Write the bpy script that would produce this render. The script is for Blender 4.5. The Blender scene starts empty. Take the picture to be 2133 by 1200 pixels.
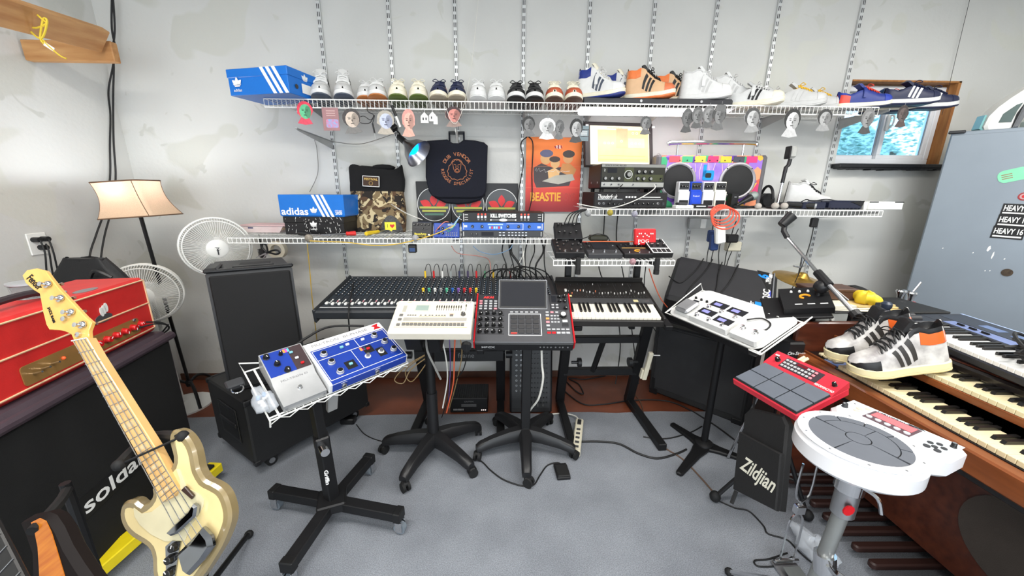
import bpy, bmesh, math, random
from mathutils import Vector, Matrix
PI = math.pi
V = Vector
rnd = random.Random(7)
scene = bpy.context.scene
col = scene.collection

# ---------------------------------------------------------------- camera
FPX, CAMH = 775.0, 1.5
PITCH, YAW, ROLL = (math.radians(a) for a in (14.77, 1.83, 0.41))
FW = V((math.sin(YAW)*math.cos(PITCH), math.cos(YAW)*math.cos(PITCH), -math.sin(PITCH)))
_r = V((math.cos(YAW), -math.sin(YAW), 0)); _u = _r.cross(FW)
RT = _r*math.cos(ROLL) + _u*math.sin(ROLL)
UP = -_r*math.sin(ROLL) + _u*math.cos(ROLL)
cam = bpy.data.cameras.new('camera'); cam.sensor_width = 36.0; cam.lens = 36.0*FPX/2133.0
cam.clip_start = 0.02; cam.clip_end = 100
camo = bpy.data.objects.new('camera', cam); col.objects.link(camo)
camo.matrix_world = Matrix(((RT.x, UP.x, -FW.x, 0), (RT.y, UP.y, -FW.y, 0), (RT.z, UP.z, -FW.z, CAMH), (0, 0, 0, 1)))
scene.camera = camo

def P(x, y, X=None, Y=None, Z=None, d=None):
    """world point seen at photo pixel (x, y) on the plane X=, Y= or Z=, or at depth d"""
    v = FW + RT*((x-1066.5)/FPX) - UP*((y-600)/FPX)
    if d is not None: t = d
    elif Y is not None: t = Y/v.y
    elif Z is not None: t = (Z-CAMH)/v.z
    else: t = X/v.x
    return V((0, 0, CAMH)) + v*t

# ---------------------------------------------------------------- world, lights, exposure
w = bpy.data.worlds.new('world'); scene.world = w; w.use_nodes = True
bg = w.node_tree.nodes['Background']; bg.inputs[0].default_value = (0.80, 0.91, 1.0, 1); bg.inputs[1].default_value = 3.2
vs = scene.view_settings
vs.view_transform = 'Standard'; vs.look = 'None'; vs.gamma = 1.0; vs.use_curve_mapping = False; vs.exposure = 0.38
scene.cycles.max_bounces = 6; scene.cycles.diffuse_bounces = 4; scene.cycles.glossy_bounces = 3
scene.cycles.transmission_bounces = 6; scene.cycles.transparent_max_bounces = 8
scene.cycles.caustics_reflective = False; scene.cycles.caustics_refractive = False
scene.cycles.sample_clamp_indirect = 6.0

def area(name, loc, sx, sy, power, colr, rot=(0, 0, 0)):
    l = bpy.data.lights.new(name, 'AREA'); l.shape = 'RECTANGLE'; l.size = sx; l.size_y = sy; l.energy = power; l.color = colr
    o = bpy.data.objects.new(name, l); col.objects.link(o); o.location = loc; o.rotation_euler = rot
    return o
# fluorescent battens of the garage ceiling, the last one added to brighten the right wall (their housings are built with the structure)
CEIL = 2.95
BATTENS = [(-1.05, 0.55), (1.15, 0.55), (0.05, -1.0), (2.75, 1.0)]
for i, (bx_, by_) in enumerate(BATTENS):
    area('ceiling_batten_light', (bx_, by_, CEIL-0.085), 1.5, 0.30, 36, (1.0, 0.972, 0.92))
# daylight through the open garage door behind the photographer
area('garage_door_daylight', (0.2, -2.9, 1.25), 3.6, 2.2, 40, (0.97, 0.985, 1.0), (PI/2, 0, 0))

# ---------------------------------------------------------------- helpers
def lin(c):
    def f(u):
        u = u/255.0
        return u/12.92 if u <= 0.04045 else ((u+0.055)/1.055)**2.4
    return (f(c[0]), f(c[1]), f(c[2]), 1.0)
MATS = {}
def pm(name, c, r=0.5, m=0.0, var=0.06, vs=18.0, bump=0.0, bs=200.0, emit=None, es=1.0, trans=0.0, ior=1.45, alpha=1.0, coat=0.0, sheen=0.0, c2=None, stretch=None, spec=0.5):
    """procedural principled material: colour varied by noise (towards c2 when given), optional noise relief"""
    if name in MATS: return MATS[name]
    mt = bpy.data.materials.new(name); mt.use_nodes = True
    nt = mt.node_tree; N = nt.nodes; L = nt.links; b = N['Principled BSDF']
    lc = lin(c)
    tc = N.new('ShaderNodeTexCoord'); mp = N.new('ShaderNodeMapping'); L.new(tc.outputs['Object'], mp.inputs[0])
    if stretch: mp.inputs['Scale'].default_value = stretch
    if var > 0 or c2:
        nz = N.new('ShaderNodeTexNoise'); nz.inputs['Scale'].default_value = vs; nz.inputs['Detail'].default_value = 4
        L.new(mp.outputs[0], nz.inputs[0])
        rp = N.new('ShaderNodeValToRGB'); rp.color_ramp.elements[0].position = 0.3; rp.color_ramp.elements[1].position = 0.7
        if c2: a, z = lc, lin(c2)
        else:
            a = tuple(x*(1-var) for x in lc[:3])+(1,); z = tuple(min(1, x*(1+var)) for x in lc[:3])+(1,)
        rp.color_ramp.elements[0].color = a; rp.color_ramp.elements[1].color = z
        L.new(nz.outputs['Fac'], rp.inputs[0]); L.new(rp.outputs[0], b.inputs['Base Color'])
    else: b.inputs['Base Color'].default_value = lc
    b.inputs['Roughness'].default_value = r; b.inputs['Metallic'].default_value = m
    b.inputs['IOR'].default_value = ior; b.inputs['Specular IOR Level'].default_value = spec
    if trans: b.inputs['Transmission Weight'].default_value = trans
    if alpha < 1: b.inputs['Alpha'].default_value = alpha
    if coat: b.inputs['Coat Weight'].default_value = coat; b.inputs['Coat Roughness'].default_value = 0.08
    if sheen: b.inputs['Sheen Weight'].default_value = sheen
    if emit: b.inputs['Emission Color'].default_value = lin(emit); b.inputs['Emission Strength'].default_value = es
    if bump:
        n2 = N.new('ShaderNodeTexNoise'); n2.inputs['Scale'].default_value = bs; n2.inputs['Detail'].default_value = 3
        L.new(mp.outputs[0], n2.inputs[0])
        bp = N.new('ShaderNodeBump'); bp.inputs['Strength'].default_value = bump; bp.inputs['Distance'].default_value = 0.004
        L.new(n2.outputs['Fac'], bp.inputs['Height']); L.new(bp.outputs[0], b.inputs['Normal'])
    MATS[name] = mt
    return mt

def crom(pts, k=6, closed=False):
    """Catmull-Rom through points"""
    pts = [V(p) for p in pts]; n = len(pts); out = []
    if n < 3: return pts
    for i in range(n if closed else n-1):
        g = (lambda j: pts[j % n]) if closed else (lambda j: pts[min(max(j, 0), n-1)])
        a, b, c, d = g(i-1), g(i), g(i+1), g(i+2)
        for s in range(k):
            t = s/k
            out.append(0.5*((2*b)+(c-a)*t+(2*a-5*b+4*c-d)*t*t+(3*b-a-3*c+d)*t*t*t))
    if not closed: out.append(pts[-1])
    return out

class MB:
    def __init__(s): s.v = []; s.f = []
    def add(s, vs, fs, M=None):
        o = len(s.v)
        s.v += [tuple(M @ V(p)) for p in vs] if M is not None else [tuple(p) for p in vs]
        s.f += [[i+o for i in q] for q in fs]
        return s
    def box(s, x0, x1, y0, y1, z0, z1, b=0.0, M=None):
        if x0 > x1: x0, x1 = x1, x0
        if y0 > y1: y0, y1 = y1, y0
        if z0 > z1: z0, z1 = z1, z0
        if b <= 0:
            v = [(x, y, z) for x in (x0, x1) for y in (y0, y1) for z in (z0, z1)]
            return s.add(v, [(0, 1, 3, 2), (4, 6, 7, 5), (0, 4, 5, 1), (2, 3, 7, 6), (0, 2, 6, 4), (1, 5, 7, 3)], M)
        b = min(b, (x1-x0)*.49, (y1-y0)*.49, (z1-z0)*.49)
        v = []; idx = {}
        for i, (x, ex) in enumerate(((x0, b), (x1, -b))):
            for j, (y, ey) in enumerate(((y0, b), (y1, -b))):
                for k, (z, ez) in enumerate(((z0, b), (z1, -b))):
                    idx[i, j, k] = len(v)
                    v += [(x, y+ey, z+ez), (x+ex, y, z+ez), (x+ex, y+ey, z)]
        I = lambda i, j, k, a: idx[i, j, k]+a
        f = []
        for q in (0, 1):
            f.append([I(q, 0, 0, 0), I(q, 1, 0, 0), I(q, 1, 1, 0), I(q, 0, 1, 0)])
            f.append([I(0, q, 0, 1), I(1, q, 0, 1), I(1, q, 1, 1), I(0, q, 1, 1)])
            f.append([I(0, 0, q, 2), I(1, 0, q, 2), I(1, 1, q, 2), I(0, 1, q, 2)])
        for i in (0, 1):
            for j in (0, 1):
                f.append([I(i, j, 0, 0), I(i, j, 1, 0), I(i, j, 1, 1), I(i, j, 0, 1)])
                f.append([I(i, 0, j, 0), I(i, 1, j, 0), I(i, 1, j, 2), I(i, 0, j, 2)])
                f.append([I(0, i, j, 1), I(1, i, j, 1), I(1, i, j, 2), I(0, i, j, 2)])
                for k in (0, 1): f.append([I(i, j, k, 0), I(i, j, k, 1), I(i, j, k, 2)])
        return s.add(v, f, M)
    def cb(s, c, sz, b=0.0, M=None):
        return s.box(c[0]-sz[0]/2, c[0]+sz[0]/2, c[1]-sz[1]/2, c[1]+sz[1]/2, c[2]-sz[2]/2, c[2]+sz[2]/2, b, M)
    def tube(s, pts, r, n=6, closed=False, M=None, r2=None):
        pts = [V(p) for p in pts]; k = len(pts); vs = []; fs = []
        t0 = (pts[1]-pts[0]).normalized()
        u = t0.orthogonal().normalized()
        for i, p in enumerate(pts):
            if closed: t = (pts[(i+1) % k]-pts[i-1])
            else: t = pts[min(i+1, k-1)]-pts[max(i-1, 0)]
            if t.length < 1e-9: t = t0
            t.normalize(); u = u-t*u.dot(t)
            if u.length < 1e-6: u = t.orthogonal()
            u.normalize(); w_ = t.cross(u)
            rr = r if r2 is None else r+(r2-r)*i/(k-1)
            if isinstance(r, (list, tuple)): rr = r[i]
            for j in range(n):
                a = 2*PI*j/n; vs.append(p+(u*math.cos(a)+w_*math.sin(a))*rr)
        for i in range(k if closed else k-1):
            a, b = i*n, ((i+1) % k)*n
            for j in range(n): fs.append([a+j, a+(j+1) % n, b+(j+1) % n, b+j])
        if not closed: fs.append(list(range(n))[::-1]); fs.append([(k-1)*n+j for j in range(n)])
        return s.add(vs, fs, M)
    def cyl(s, p0, p1, r, n=12, r2=None, M=None):
        return s.tube([p0, p1], r, n, False, M, r2)
    def lathe(s, prof, n=20, M=None, close=True):
        vs = []; fs = []; k = len(prof)
        for (r, z) in prof:
            for j in range(n): vs.append((r*math.cos(2*PI*j/n), r*math.sin(2*PI*j/n), z))
        for i in range(k-1):
            for j in range(n): fs.append([i*n+j, i*n+(j+1) % n, (i+1)*n+(j+1) % n, (i+1)*n+j])
        if close:
            if prof[0][0] > 1e-5: fs.append(list(range(n))[::-1])
            if prof[-1][0] > 1e-5: fs.append([(k-1)*n+j for j in range(n)])
        return s.add(vs, fs, M)
    def prism(s, poly, z0, z1, M=None, b=0.0):
        n = len(poly); P2 = [V((p[0], p[1])) for p in poly]
        ar = sum(P2[i].x*P2[(i+1) % n].y-P2[(i+1) % n].x*P2[i].y for i in range(n))
        if ar < 0: P2.reverse()
        def off(d):
            if d == 0: return P2
            o = []
            for i in range(n):
                a = (P2[i]-P2[i-1]); c = (P2[(i+1) % n]-P2[i])
                if a.length < 1e-9: a = c
                if c.length < 1e-9: c = a
                a = a.normalized(); c = c.normalized()
                m_ = V((-a.y-c.y, a.x+c.x)); m_ = m_.normalized() if m_.length > 1e-6 else V((-a.y, a.x))
                o.append(P2[i]+m_*d)
            return o
        rings = [(P2, z0), (P2, z1)] if b <= 0 else [(off(b), z0), (P2, z0+b), (P2, z1-b), (off(b), z1)]
        vs = []; fs = []
        for (pp, z) in rings: vs += [(p.x, p.y, z) for p in pp]
        for i in range(len(rings)-1):
            for j in range(n): fs.append([i*n+j, i*n+(j+1) % n, (i+1)*n+(j+1) % n, (i+1)*n+j])
        fs.append(list(range(n))[::-1]); fs.append([(len(rings)-1)*n+j for j in range(n)])
        return s.add(vs, fs, M)
    def ball(s, c, r, n=12, m=8, M=None):
        if not isinstance(r, (tuple, list)): r = (r, r, r)
        prof = [(math.sin(PI*i/m), -math.cos(PI*i/m)) for i in range(m+1)]
        T = Matrix.Translation(c) @ Matrix.Diagonal((r[0], r[1], r[2], 1))
        return s.lathe(prof, n, T if M is None else M @ T, False)
    def grid(s, fn, nu, nv, M=None, wrap=False):
        vs = [fn(i/nu, j/nv) for i in range(nu+1) for j in range(nv+1)]
        fs = [[i*(nv+1)+j, i*(nv+1)+j+1, (i+1)*(nv+1)+j+1, (i+1)*(nv+1)+j] for i in range(nu) for j in range(nv)]
        return s.add(vs, fs, M)
    def mesh(s, name, mat, ang=35):
        me = bpy.data.meshes.new(name); me.from_pydata(s.v, [], s.f); me.update()
        bm = bmesh.new(); bm.from_mesh(me); bmesh.ops.recalc_face_normals(bm, faces=bm.faces); bm.to_mesh(me); bm.free()
        if mat: me.materials.append(mat)
        if ang:
            me.polygons.foreach_set('use_smooth', [True]*len(me.polygons)); me.set_sharp_from_angle(angle=math.radians(ang))
        return me
    def build(s, name, mat, parent=None, label=None, ang=35):
        o = bpy.data.objects.new(name, s.mesh(name, mat, ang)); col.objects.link(o)
        if parent: o.parent = parent
        if label: o['label'] = label
        return o

def tag(o, label, cat, group=None, kind=None):
    if label: o['label'] = label
    if cat: o['category'] = cat
    if group: o['group'] = group
    if kind: o['kind'] = kind
    return o
def thing(name, label, cat, M=None, group=None):
    o = bpy.data.objects.new(name, None); col.objects.link(o); o.empty_display_size = 0.05
    if M is not None: o.matrix_world = M if isinstance(M, Matrix) else Matrix.Translation(M)
    return tag(o, label, cat, group)
def inst(name, me, parent=None, M=None, label=None):
    o = bpy.data.objects.new(name, me); col.objects.link(o)
    if parent: o.parent = parent
    if M is not None: o.matrix_basis = M if isinstance(M, Matrix) else Matrix.Translation(M)
    if label: o['label'] = label
    return o
def clone(root, M, label=None, group=None):
    r = root.copy(); col.objects.link(r); r.matrix_world = M
    if label: r['label'] = label
    if group: r['group'] = group
    for ch in list(root.children):
        c = ch.copy(); col.objects.link(c); c.parent = r
        for g in list(ch.children):
            d = g.copy(); col.objects.link(d); d.parent = c
    return r
def frame(o, xd, yd):
    """matrix with origin o, x along xd, y along the part of yd square to it, z the normal"""
    x = V(xd).normalized(); y = V(yd); y = (y-x*y.dot(x)).normalized(); z = x.cross(y)
    return Matrix(((x.x, y.x, z.x, o[0]), (x.y, y.y, z.y, o[1]), (x.z, y.z, z.z, o[2]), (0, 0, 0, 1)))
def T(x=0, y=0, z=0): return Matrix.Translation((x, y, z))
def RX(a): return Matrix.Rotation(math.radians(a), 4, 'X')
def RY(a): return Matrix.Rotation(math.radians(a), 4, 'Y')
def RZ(a): return Matrix.Rotation(math.radians(a), 4, 'Z')
def txt(s, size, M, mat, parent, name='lettering', ext=0.0004, align='CENTER', sx=1.0, shear=0.0, bold=0.0, label=None, sp=1.0, fit=None):
    cu = bpy.data.curves.new(name, 'FONT'); cu.body = s; cu.size = size; cu.extrude = ext; cu.align_x = align; cu.align_y = 'CENTER'
    cu.shear = shear; cu.offset = bold; cu.resolution_u = 3; cu.space_character = sp
    t_ = bpy.data.objects.new('tmp_text', cu)
    me = bpy.data.meshes.new_from_object(t_)
    bpy.data.objects.remove(t_); bpy.data.curves.remove(cu)
    if fit and len(me.vertices):
        xs = [v.co.x for v in me.vertices]; sx = fit/max(1e-6, max(xs)-min(xs))
    me.transform(Matrix.Diagonal((sx, 1, 1, 1))); me.materials.clear(); me.materials.append(mat); me.name = name
    return inst(name, me, parent, M, label)
def rrect(x0, x1, y0, y1, r, n=4):
    out = []
    for cx, cy, a in ((x1-r, y1-r, 0), (x0+r, y1-r, 90), (x0+r, y0+r, 180), (x1-r, y0+r, 270)):
        for i in range(n+1):
            t = math.radians(a+90*i/n); out.append((cx+r*math.cos(t), cy+r*math.sin(t)))
    return out
def circ(cx, cy, r, n=20, a0=0, a1=360, ry=None):
    k = n if a1-a0 >= 360 else n+1
    return [(cx+r*math.cos(math.radians(a0+(a1-a0)*i/n)), cy+(ry or r)*math.sin(math.radians(a0+(a1-a0)*i/n))) for i in range(k)]
def wire(name, label, pts, r, mat, k=6, group=None, cat='cable', parent=None, n=6):
    o = MB().tube(crom(pts, k), r, n).build(name, mat, parent)
    if parent is None: tag(o, label, cat, group)
    return o

# ---------------------------------------------------------------- shared materials
BLACK = pm('black_plastic', (24, 24, 26), 0.42, bump=.05)
BLACKM = pm('black_powdercoat', (20, 20, 22), 0.5, 0.2, bump=.05)
DARK = pm('charcoal_plastic', (48, 49, 52), 0.5)
WHITE = pm('white_plastic', (232, 232, 228), 0.4, var=.03)
WHITEW = pm('white_vinyl_wire', (236, 236, 232), 0.35, var=.03)
CHROME = pm('chrome', (215, 216, 218), 0.15, 1.0, var=.03)
STEEL = pm('brushed_steel', (170, 171, 174), 0.35, 0.9, var=.05)
INKW = pm('white_print', (236, 236, 234), 0.6, var=.02)
INKK = pm('black_print', (18, 18, 20), 0.6, var=.02)
RUBBER = pm('black_rubber', (17, 17, 18), 0.7)
RED = pm('red_plastic', (196, 26, 34), 0.35)
SLOT = pm('slot_dark', (58, 58, 60), 0.8)
CORD = pm('black_cord', (22, 22, 23), 0.6)
CORDW = pm('white_cord', (214, 212, 204), 0.55)
# ================================================================ structure
XL, XR, YB, YF = -2.57, 3.85, 2.80, -3.0
def wallmat():
    mt = bpy.data.materials.new('patched_drywall'); mt.use_nodes = True
    N = mt.node_tree.nodes; L = mt.node_tree.links; b = N['Principled BSDF']
    tc = N.new('ShaderNodeTexCoord')
    def nz(sc, det, dist=0.0):
        n = N.new('ShaderNodeTexNoise'); n.inputs['Scale'].default_value = sc; n.inputs['Detail'].default_value = det; n.inputs['Distortion'].default_value = dist
        L.new(tc.outputs['Object'], n.inputs[0]); return n
    def ramp(src, p0, c0, p1, c1):
        r = N.new('ShaderNodeValToRGB'); e = r.color_ramp.elements; e[0].position = p0; e[0].color = lin(c0); e[1].position = p1; e[1].color = lin(c1)
        L.new(src, r.inputs[0]); return r
    a = ramp(nz(1.3, 2).outputs['Fac'], .35, (197, 197, 194), .65, (210, 210, 206))
    patch = nz(2.6, 1.2, 0.6); pr = ramp(patch.outputs['Fac'], .60, (0, 0, 0), .63, (255, 255, 255))
    mx = N.new('ShaderNodeMix'); mx.data_type = 'RGBA'
    L.new(pr.outputs[0], mx.inputs['Factor']); L.new(a.outputs[0], mx.inputs['A']); mx.inputs['B'].default_value = lin((200, 200, 193))
    p2 = ramp(nz(5.5, 2, 1.0).outputs['Fac'], .66, (0, 0, 0), .69, (255, 255, 255))
    m2 = N.new('ShaderNodeMix'); m2.data_type = 'RGBA'
    L.new(p2.outputs[0], m2.inputs['Factor']); L.new(mx.outputs['Result'], m2.inputs['A']); m2.inputs['B'].default_value = lin((195, 195, 189))
    L.new(m2.outputs['Result'], b.inputs['Base Color']); b.inputs['Roughness'].default_value = .75
    bp = N.new('ShaderNodeBump'); bp.inputs['Strength'].default_value = .15; bp.inputs['Distance'].default_value = .01
    L.new(nz(40, 4).outputs['Fac'], bp.inputs['Height']); L.new(bp.outputs[0], b.inputs['Normal'])
    return mt
WALL = wallmat()
def struct(o): o['kind'] = 'structure'; return o
WX0, WX1, WZ0, WZ1 = 2.45, 3.24, 1.70, 2.26
m = MB()
m.box(XL-.1, WX0, YB, YB+.14, 0, CEIL); m.box(WX1, XR+.1, YB, YB+.14, 0, CEIL)
m.box(WX0, WX1, YB, YB+.14, 0, WZ0); m.box(WX0, WX1, YB, YB+.14, WZ1, CEIL)
struct(m.build('wall_back', WALL))
struct(MB().box(XL-.1, XL, YF, YB, 0, CEIL).build('wall_left', WALL))
struct(MB().box(XR, XR+.1, YF, YB, 0, CEIL).build('wall_right', WALL))
m = MB(); m.box(XL, -1.8, YF-.1, YF, 0, CEIL); m.box(2.2, XR, YF-.1, YF, 0, CEIL); m.box(-1.8, 2.2, YF-.1, YF, 2.4, CEIL)
struct(m.build('wall_front', WALL))
struct(MB().box(XL-.1, XR+.1, YF-.1, YB+.14, CEIL, CEIL+.1).build('ceiling', pm('ceiling_white', (214, 214, 210), .8)))
FLOORM = pm('painted_concrete', (122, 66, 44), .38, var=.1, vs=5, bump=.12, bs=60, c2=(104, 56, 38))
struct(MB().box(XL-.1, XR+.1, YF-.6, YB+.14, -.1, 0).build('floor', FLOORM))
struct(MB().box(XL, XR, YB-.012, YB, 0, .055, .002).build('baseboard_back', pm('brown_skirting', (96, 62, 46), .6, c2=(80, 52, 40))))
def carpetmat():
    mt = bpy.data.materials.new('grey_carpet'); mt.use_nodes = True
    N = mt.node_tree.nodes; L = mt.node_tree.links; b = N['Principled BSDF']
    tc = N.new('ShaderNodeTexCoord')
    n1 = N.new('ShaderNodeTexNoise'); n1.inputs['Scale'].default_value = 260; n1.inputs['Detail'].default_value = 2; L.new(tc.outputs['Object'], n1.inputs[0])
    n2 = N.new('ShaderNodeTexNoise'); n2.inputs['Scale'].default_value = 3.2; n2.inputs['Detail'].default_value = 5; L.new(tc.outputs['Object'], n2.inputs[0])
    r1 = N.new('ShaderNodeValToRGB'); e = r1.color_ramp.elements; e[0].position = .3; e[0].color = lin((106, 110, 117)); e[1].position = .72; e[1].color = lin((148, 152, 159))
    r2 = N.new('ShaderNodeValToRGB'); e = r2.color_ramp.elements; e[0].position = .35; e[0].color = (.76, .77, .79, 1); e[1].position = .68; e[1].color = (1.03, 1.04, 1.05, 1)
    L.new(n1.outputs['Fac'], r1.inputs[0]); L.new(n2.outputs['Fac'], r2.inputs[0])
    mx = N.new('ShaderNodeMix'); mx.data_type = 'RGBA'; mx.blend_type = 'MULTIPLY'; mx.inputs['Factor'].default_value = 1
    L.new(r1.outputs[0], mx.inputs['A']); L.new(r2.outputs[0], mx.inputs['B']); L.new(mx.outputs['Result'], b.inputs['Base Color'])
    b.inputs['Roughness'].default_value = .95; b.inputs['Sheen Weight'].default_value = .2
    bp = N.new('ShaderNodeBump'); bp.inputs['Strength'].default_value = .5; bp.inputs['Distance'].default_value = .004
    L.new(n1.outputs['Fac'], bp.inputs['Height']); L.new(bp.outputs[0], b.inputs['Normal'])
    return mt
CZ = 0.008
m = MB()
nx = 40
edge = [(XL+.02+(XR-XL-.04)*i/nx, 2.262+.006*math.sin(i*1.7)+.004*math.sin(i*4.1)) for i in range(nx+1)]
m.prism(edge+[(XR-.02, -2.9), (XL+.02, -2.9)], 0, CZ)
tag(m.build('carpet', carpetmat()), 'flat blue-grey carpet laid over the brown concrete floor', 'carpet')
# ceiling battens (housings of the ceiling lights, above and behind the photographer)
for i, (bx_, by_) in enumerate(BATTENS):
    t = thing('ceiling_batten', ['white fluorescent batten on the ceiling, nearest the lamp corner', 'white fluorescent batten on the ceiling before the echo shelf', 'white fluorescent batten on the ceiling over the garage door', 'white fluorescent batten on the ceiling over the organ, added to brighten the wall'][i], 'ceiling light', (bx_, by_, CEIL))
    MB().box(-.78, .78, -.17, .17, -.07, 0, .01).build('housing', WHITE, t)

# window_1 -------------------------------------------------------
VINYL = pm('white_vinyl', (226, 228, 232), .35, var=.02)
WOOD = pm('raw_pine', (176, 122, 66), .65, c2=(146, 92, 46), vs=7, stretch=(6, 6, .7), bump=.2, bs=40)
GLASS = pm('window_glass_blue_cast', (178, 220, 248), .10, trans=1.0, ior=1.1, var=0)  # blue tint stands in for the cool cast of the daylight outside
win = struct(bpy.data.objects.new('window_1', None)); col.objects.link(win)
win.location = (0, 0, 0); win['label'] = 'small white sliding window in raw wooden opening'
m = MB()
for a in ((WX0-.018, WX0, WZ0, WZ1), (WX1-.022, WX1, WZ0, WZ1), (WX0, WX1, WZ1-.012, WZ1)):
    MB().box(a[0], a[1], YB+(.002 if a[0] < WX0 else -.004), YB+.135, a[2], a[3], .002).build('jamb', WOOD, win)
x0, x1, z0, z1 = WX0+.002, WX1-.022, WZ0+.005, WZ1-.022; yw = YB+.062
m = MB(); fw = .038
m.box(x0, x1, yw, yw+.07, z0, z0+fw, .004); m.box(x0, x1, yw, yw+.07, z1-fw, z1, .004)
m.box(x0, x0+fw, yw, yw+.07, z0+fw, z1-fw, .004); m.box(x1-fw, x1, yw, yw+.07, z0+fw, z1-fw, .004)
m.build('frame', VINYL, win)
xm = (x0+x1)/2-.005
for (a, c, yy) in ((x0+fw, xm+.02, yw+.036), (xm-.015, x1-fw, yw+.004)):
    m = MB(); s_ = .03; b0, b1 = z0+fw, z1-fw
    m.box(a, c, yy, yy+.028, b0, b0+s_, .003); m.box(a, c, yy, yy+.028, b1-s_, b1, .003)
    m.box(a, a+s_, yy, yy+.028, b0+s_, b1-s_, .003); m.box(c-s_, c, yy, yy+.028, b0+s_, b1-s_, .003)
    sa = m.build('sash', VINYL, win)
    MB().box(a+s_, c-s_, yy+.012, yy+.016, b0+s_, b1-s_).build('pane', GLASS, sa)
m = MB(); m.box(xm-.008, xm+.016, yw-.018, yw+.004, z1-.30, z1-.19, .006); m.tube(crom([(xm+.004, yw-.02, z1-.285), (xm+.004, yw-.045, z1-.26), (xm+.004, yw-.045, z1-.21), (xm+.004, yw-.02, z1-.195)], 4), .006, 6)
m.build('latch', WHITE, win)
SILLM = pm('black_painted_sill', (30, 31, 34), .45, bump=.3, bs=60)
m = MB(); m.box(WX0-.03, WX1+.03, YB-.085, YB+.06, WZ0-.03, WZ0, .006)
rr = random.Random(3)
for i in range(26):
    xx = WX0-.02+i*.0325; m.box(xx, xx+.036, YB-.08, YB-.02, WZ0-.03-rr.uniform(.004, .016), WZ0-.026)
m.build('sill', SILLM, win)
# garden bank and bushes outside, their colours paled and blued for the daylight cast
HILL = pm('garden_bank', (120, 150, 140), .9, c2=(160, 186, 186), vs=6)
struct(MB().grid(lambda u, v: (1.0+u*4.5, 3.3+v*2.6, 0.6+v*1.9+.08*math.sin(u*9)), 8, 6).build('hill', HILL))
def bush(x, y, z, r, n, seed, label):
    rr = random.Random(seed); m = MB()
    for i in range(n):
        d = V((rr.gauss(0, 1), rr.gauss(0, 1), rr.gauss(0, 1))).normalized()*r*rr.uniform(.55, 1.05)
        M_ = Matrix.Translation(d) @ RZ(rr.uniform(0, 360)) @ RX(rr.uniform(0, 180)); s_ = rr.uniform(.016, .032)
        m.add([(-s_, 0, 0), (0, -s_*.5, .004), (s_, 0, 0), (0, s_*.5, .004)], [(0, 1, 2, 3)], M_)
    t = thing('bush', label, 'bush', (x, y, z))
    f_ = m.build('foliage', pm('leaf_daylight_cast', (104, 148, 132), .6, c2=(186, 208, 204), vs=9), t, ang=0); f_['kind'] = 'stuff'  # green foliage shifted to pale teal, the blue daylight is in the colour
    MB().cyl((0, 0, -r*1.1), (0, 0, 0), .03, 6).build('stem', pm('bark', (90, 74, 60), .8), t)
bush(3.05, 3.75, 1.75, .42, 1500, 1, 'leafy green bush seen through the fixed window pane')
bush(3.95, 3.85, 1.9, .46, 1500, 2, 'leafy green bush seen through the sliding window pane')

# slotted shelf standards ----------------------------------------
STDX = [2.8*a for a in (-.415, -.257, -.105, .055, .209, .361, .509, .657, .858)]
ORD = ['first', 'second', 'third', 'fourth', 'fifth', 'sixth', 'seventh', 'eighth', 'ninth']
STDM = pm('galvanised_white', (206, 208, 208), .35, .3, var=.04)
ms, mk = MB(), MB()
ms.box(-.0125, .0125, -.016, 0, .80, 2.9, .002)
z = .83
while z < 2.88:
    for sx in (-.0055, .0055): mk.box(sx-.0024, sx+.0024, -.0166, -.012, z, z+.027)
    z += .0445
ms, mk = ms.mesh('standard', STDM), mk.mesh('slots', SLOT, 0)
for i, x in enumerate(STDX):
    t = thing('shelf_standard', f'{ORD[i]} slotted white shelf standard counted from the corner with the floor lamp', 'shelf standard', (x, YB, 0), 'shelf standards on the back wall')
    inst('channel', ms, t); inst('slots', mk, t)['kind'] = 'stuff'

# wire shelves ----------------------------------------------------
def wire_shelf(name, label, x0, x1, yf, yb, z, lip, brackets, pitch=.0254, bmat=WHITEW, blen=None):
    t = thing(name, label, 'wire shelf', (x0, yf, z)); w_, d = x1-x0, yb-yf; r = .0028
    for yy, zz in ((0, 0), (0, -lip), (d, 0), (d*.5, -.006)):
        MB().cyl((0, yy, zz), (w_, yy, zz), .0036, 6).build('rail', WHITEW, t)
    m = MB(); n = int(w_/pitch)
    for i in range(n+1):
        xx = w_*i/n; m.tube([(xx, d, .002), (xx, 0, .002), (xx, -.003, 0), (xx, -.002, -lip)], .0019, 4)
    m.build('cross_wires', WHITEW, t, ang=60)['kind'] = 'stuff'
    for bx in brackets:
        xx = bx-x0; L_ = (blen or d)
        m = MB(); m.prism([(d+.0, -.006), (d-L_+.01, -.006), (d-L_+.01, -.018), (d, -.075)], -.0015, .0015, Matrix(((0, 0, 1, xx), (1, 0, 0, 0), (0, 1, 0, 0), (0, 0, 0, 1))))
        m.box(xx-.006, xx+.006, d-L_+.01, d, -.008, -.004)
        m.build('bracket', bmat, t)
    return t
BRK = pm('grey_bracket', (176, 178, 178), .4, .3)
ZT, ZML, ZMR, ZS = 2.004, 1.208, 1.388, 1.118
wire_shelf('wire_shelf', 'long white wire shelf holding the row of sneakers', -1.378, 2.32, 2.42, YB-.02, ZT, .045, [STDX[i] for i in (0, 2, 3, 4, 5, 6, 7, 8)], bmat=BRK)
wire_shelf('wire_shelf', 'white wire shelf with shoe boxes, tools and rack units', -1.64, .315, 2.29, YB-.02, ZML, .030, [STDX[i] for i in (0, 1, 2, 3)], bmat=BRK)
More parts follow.
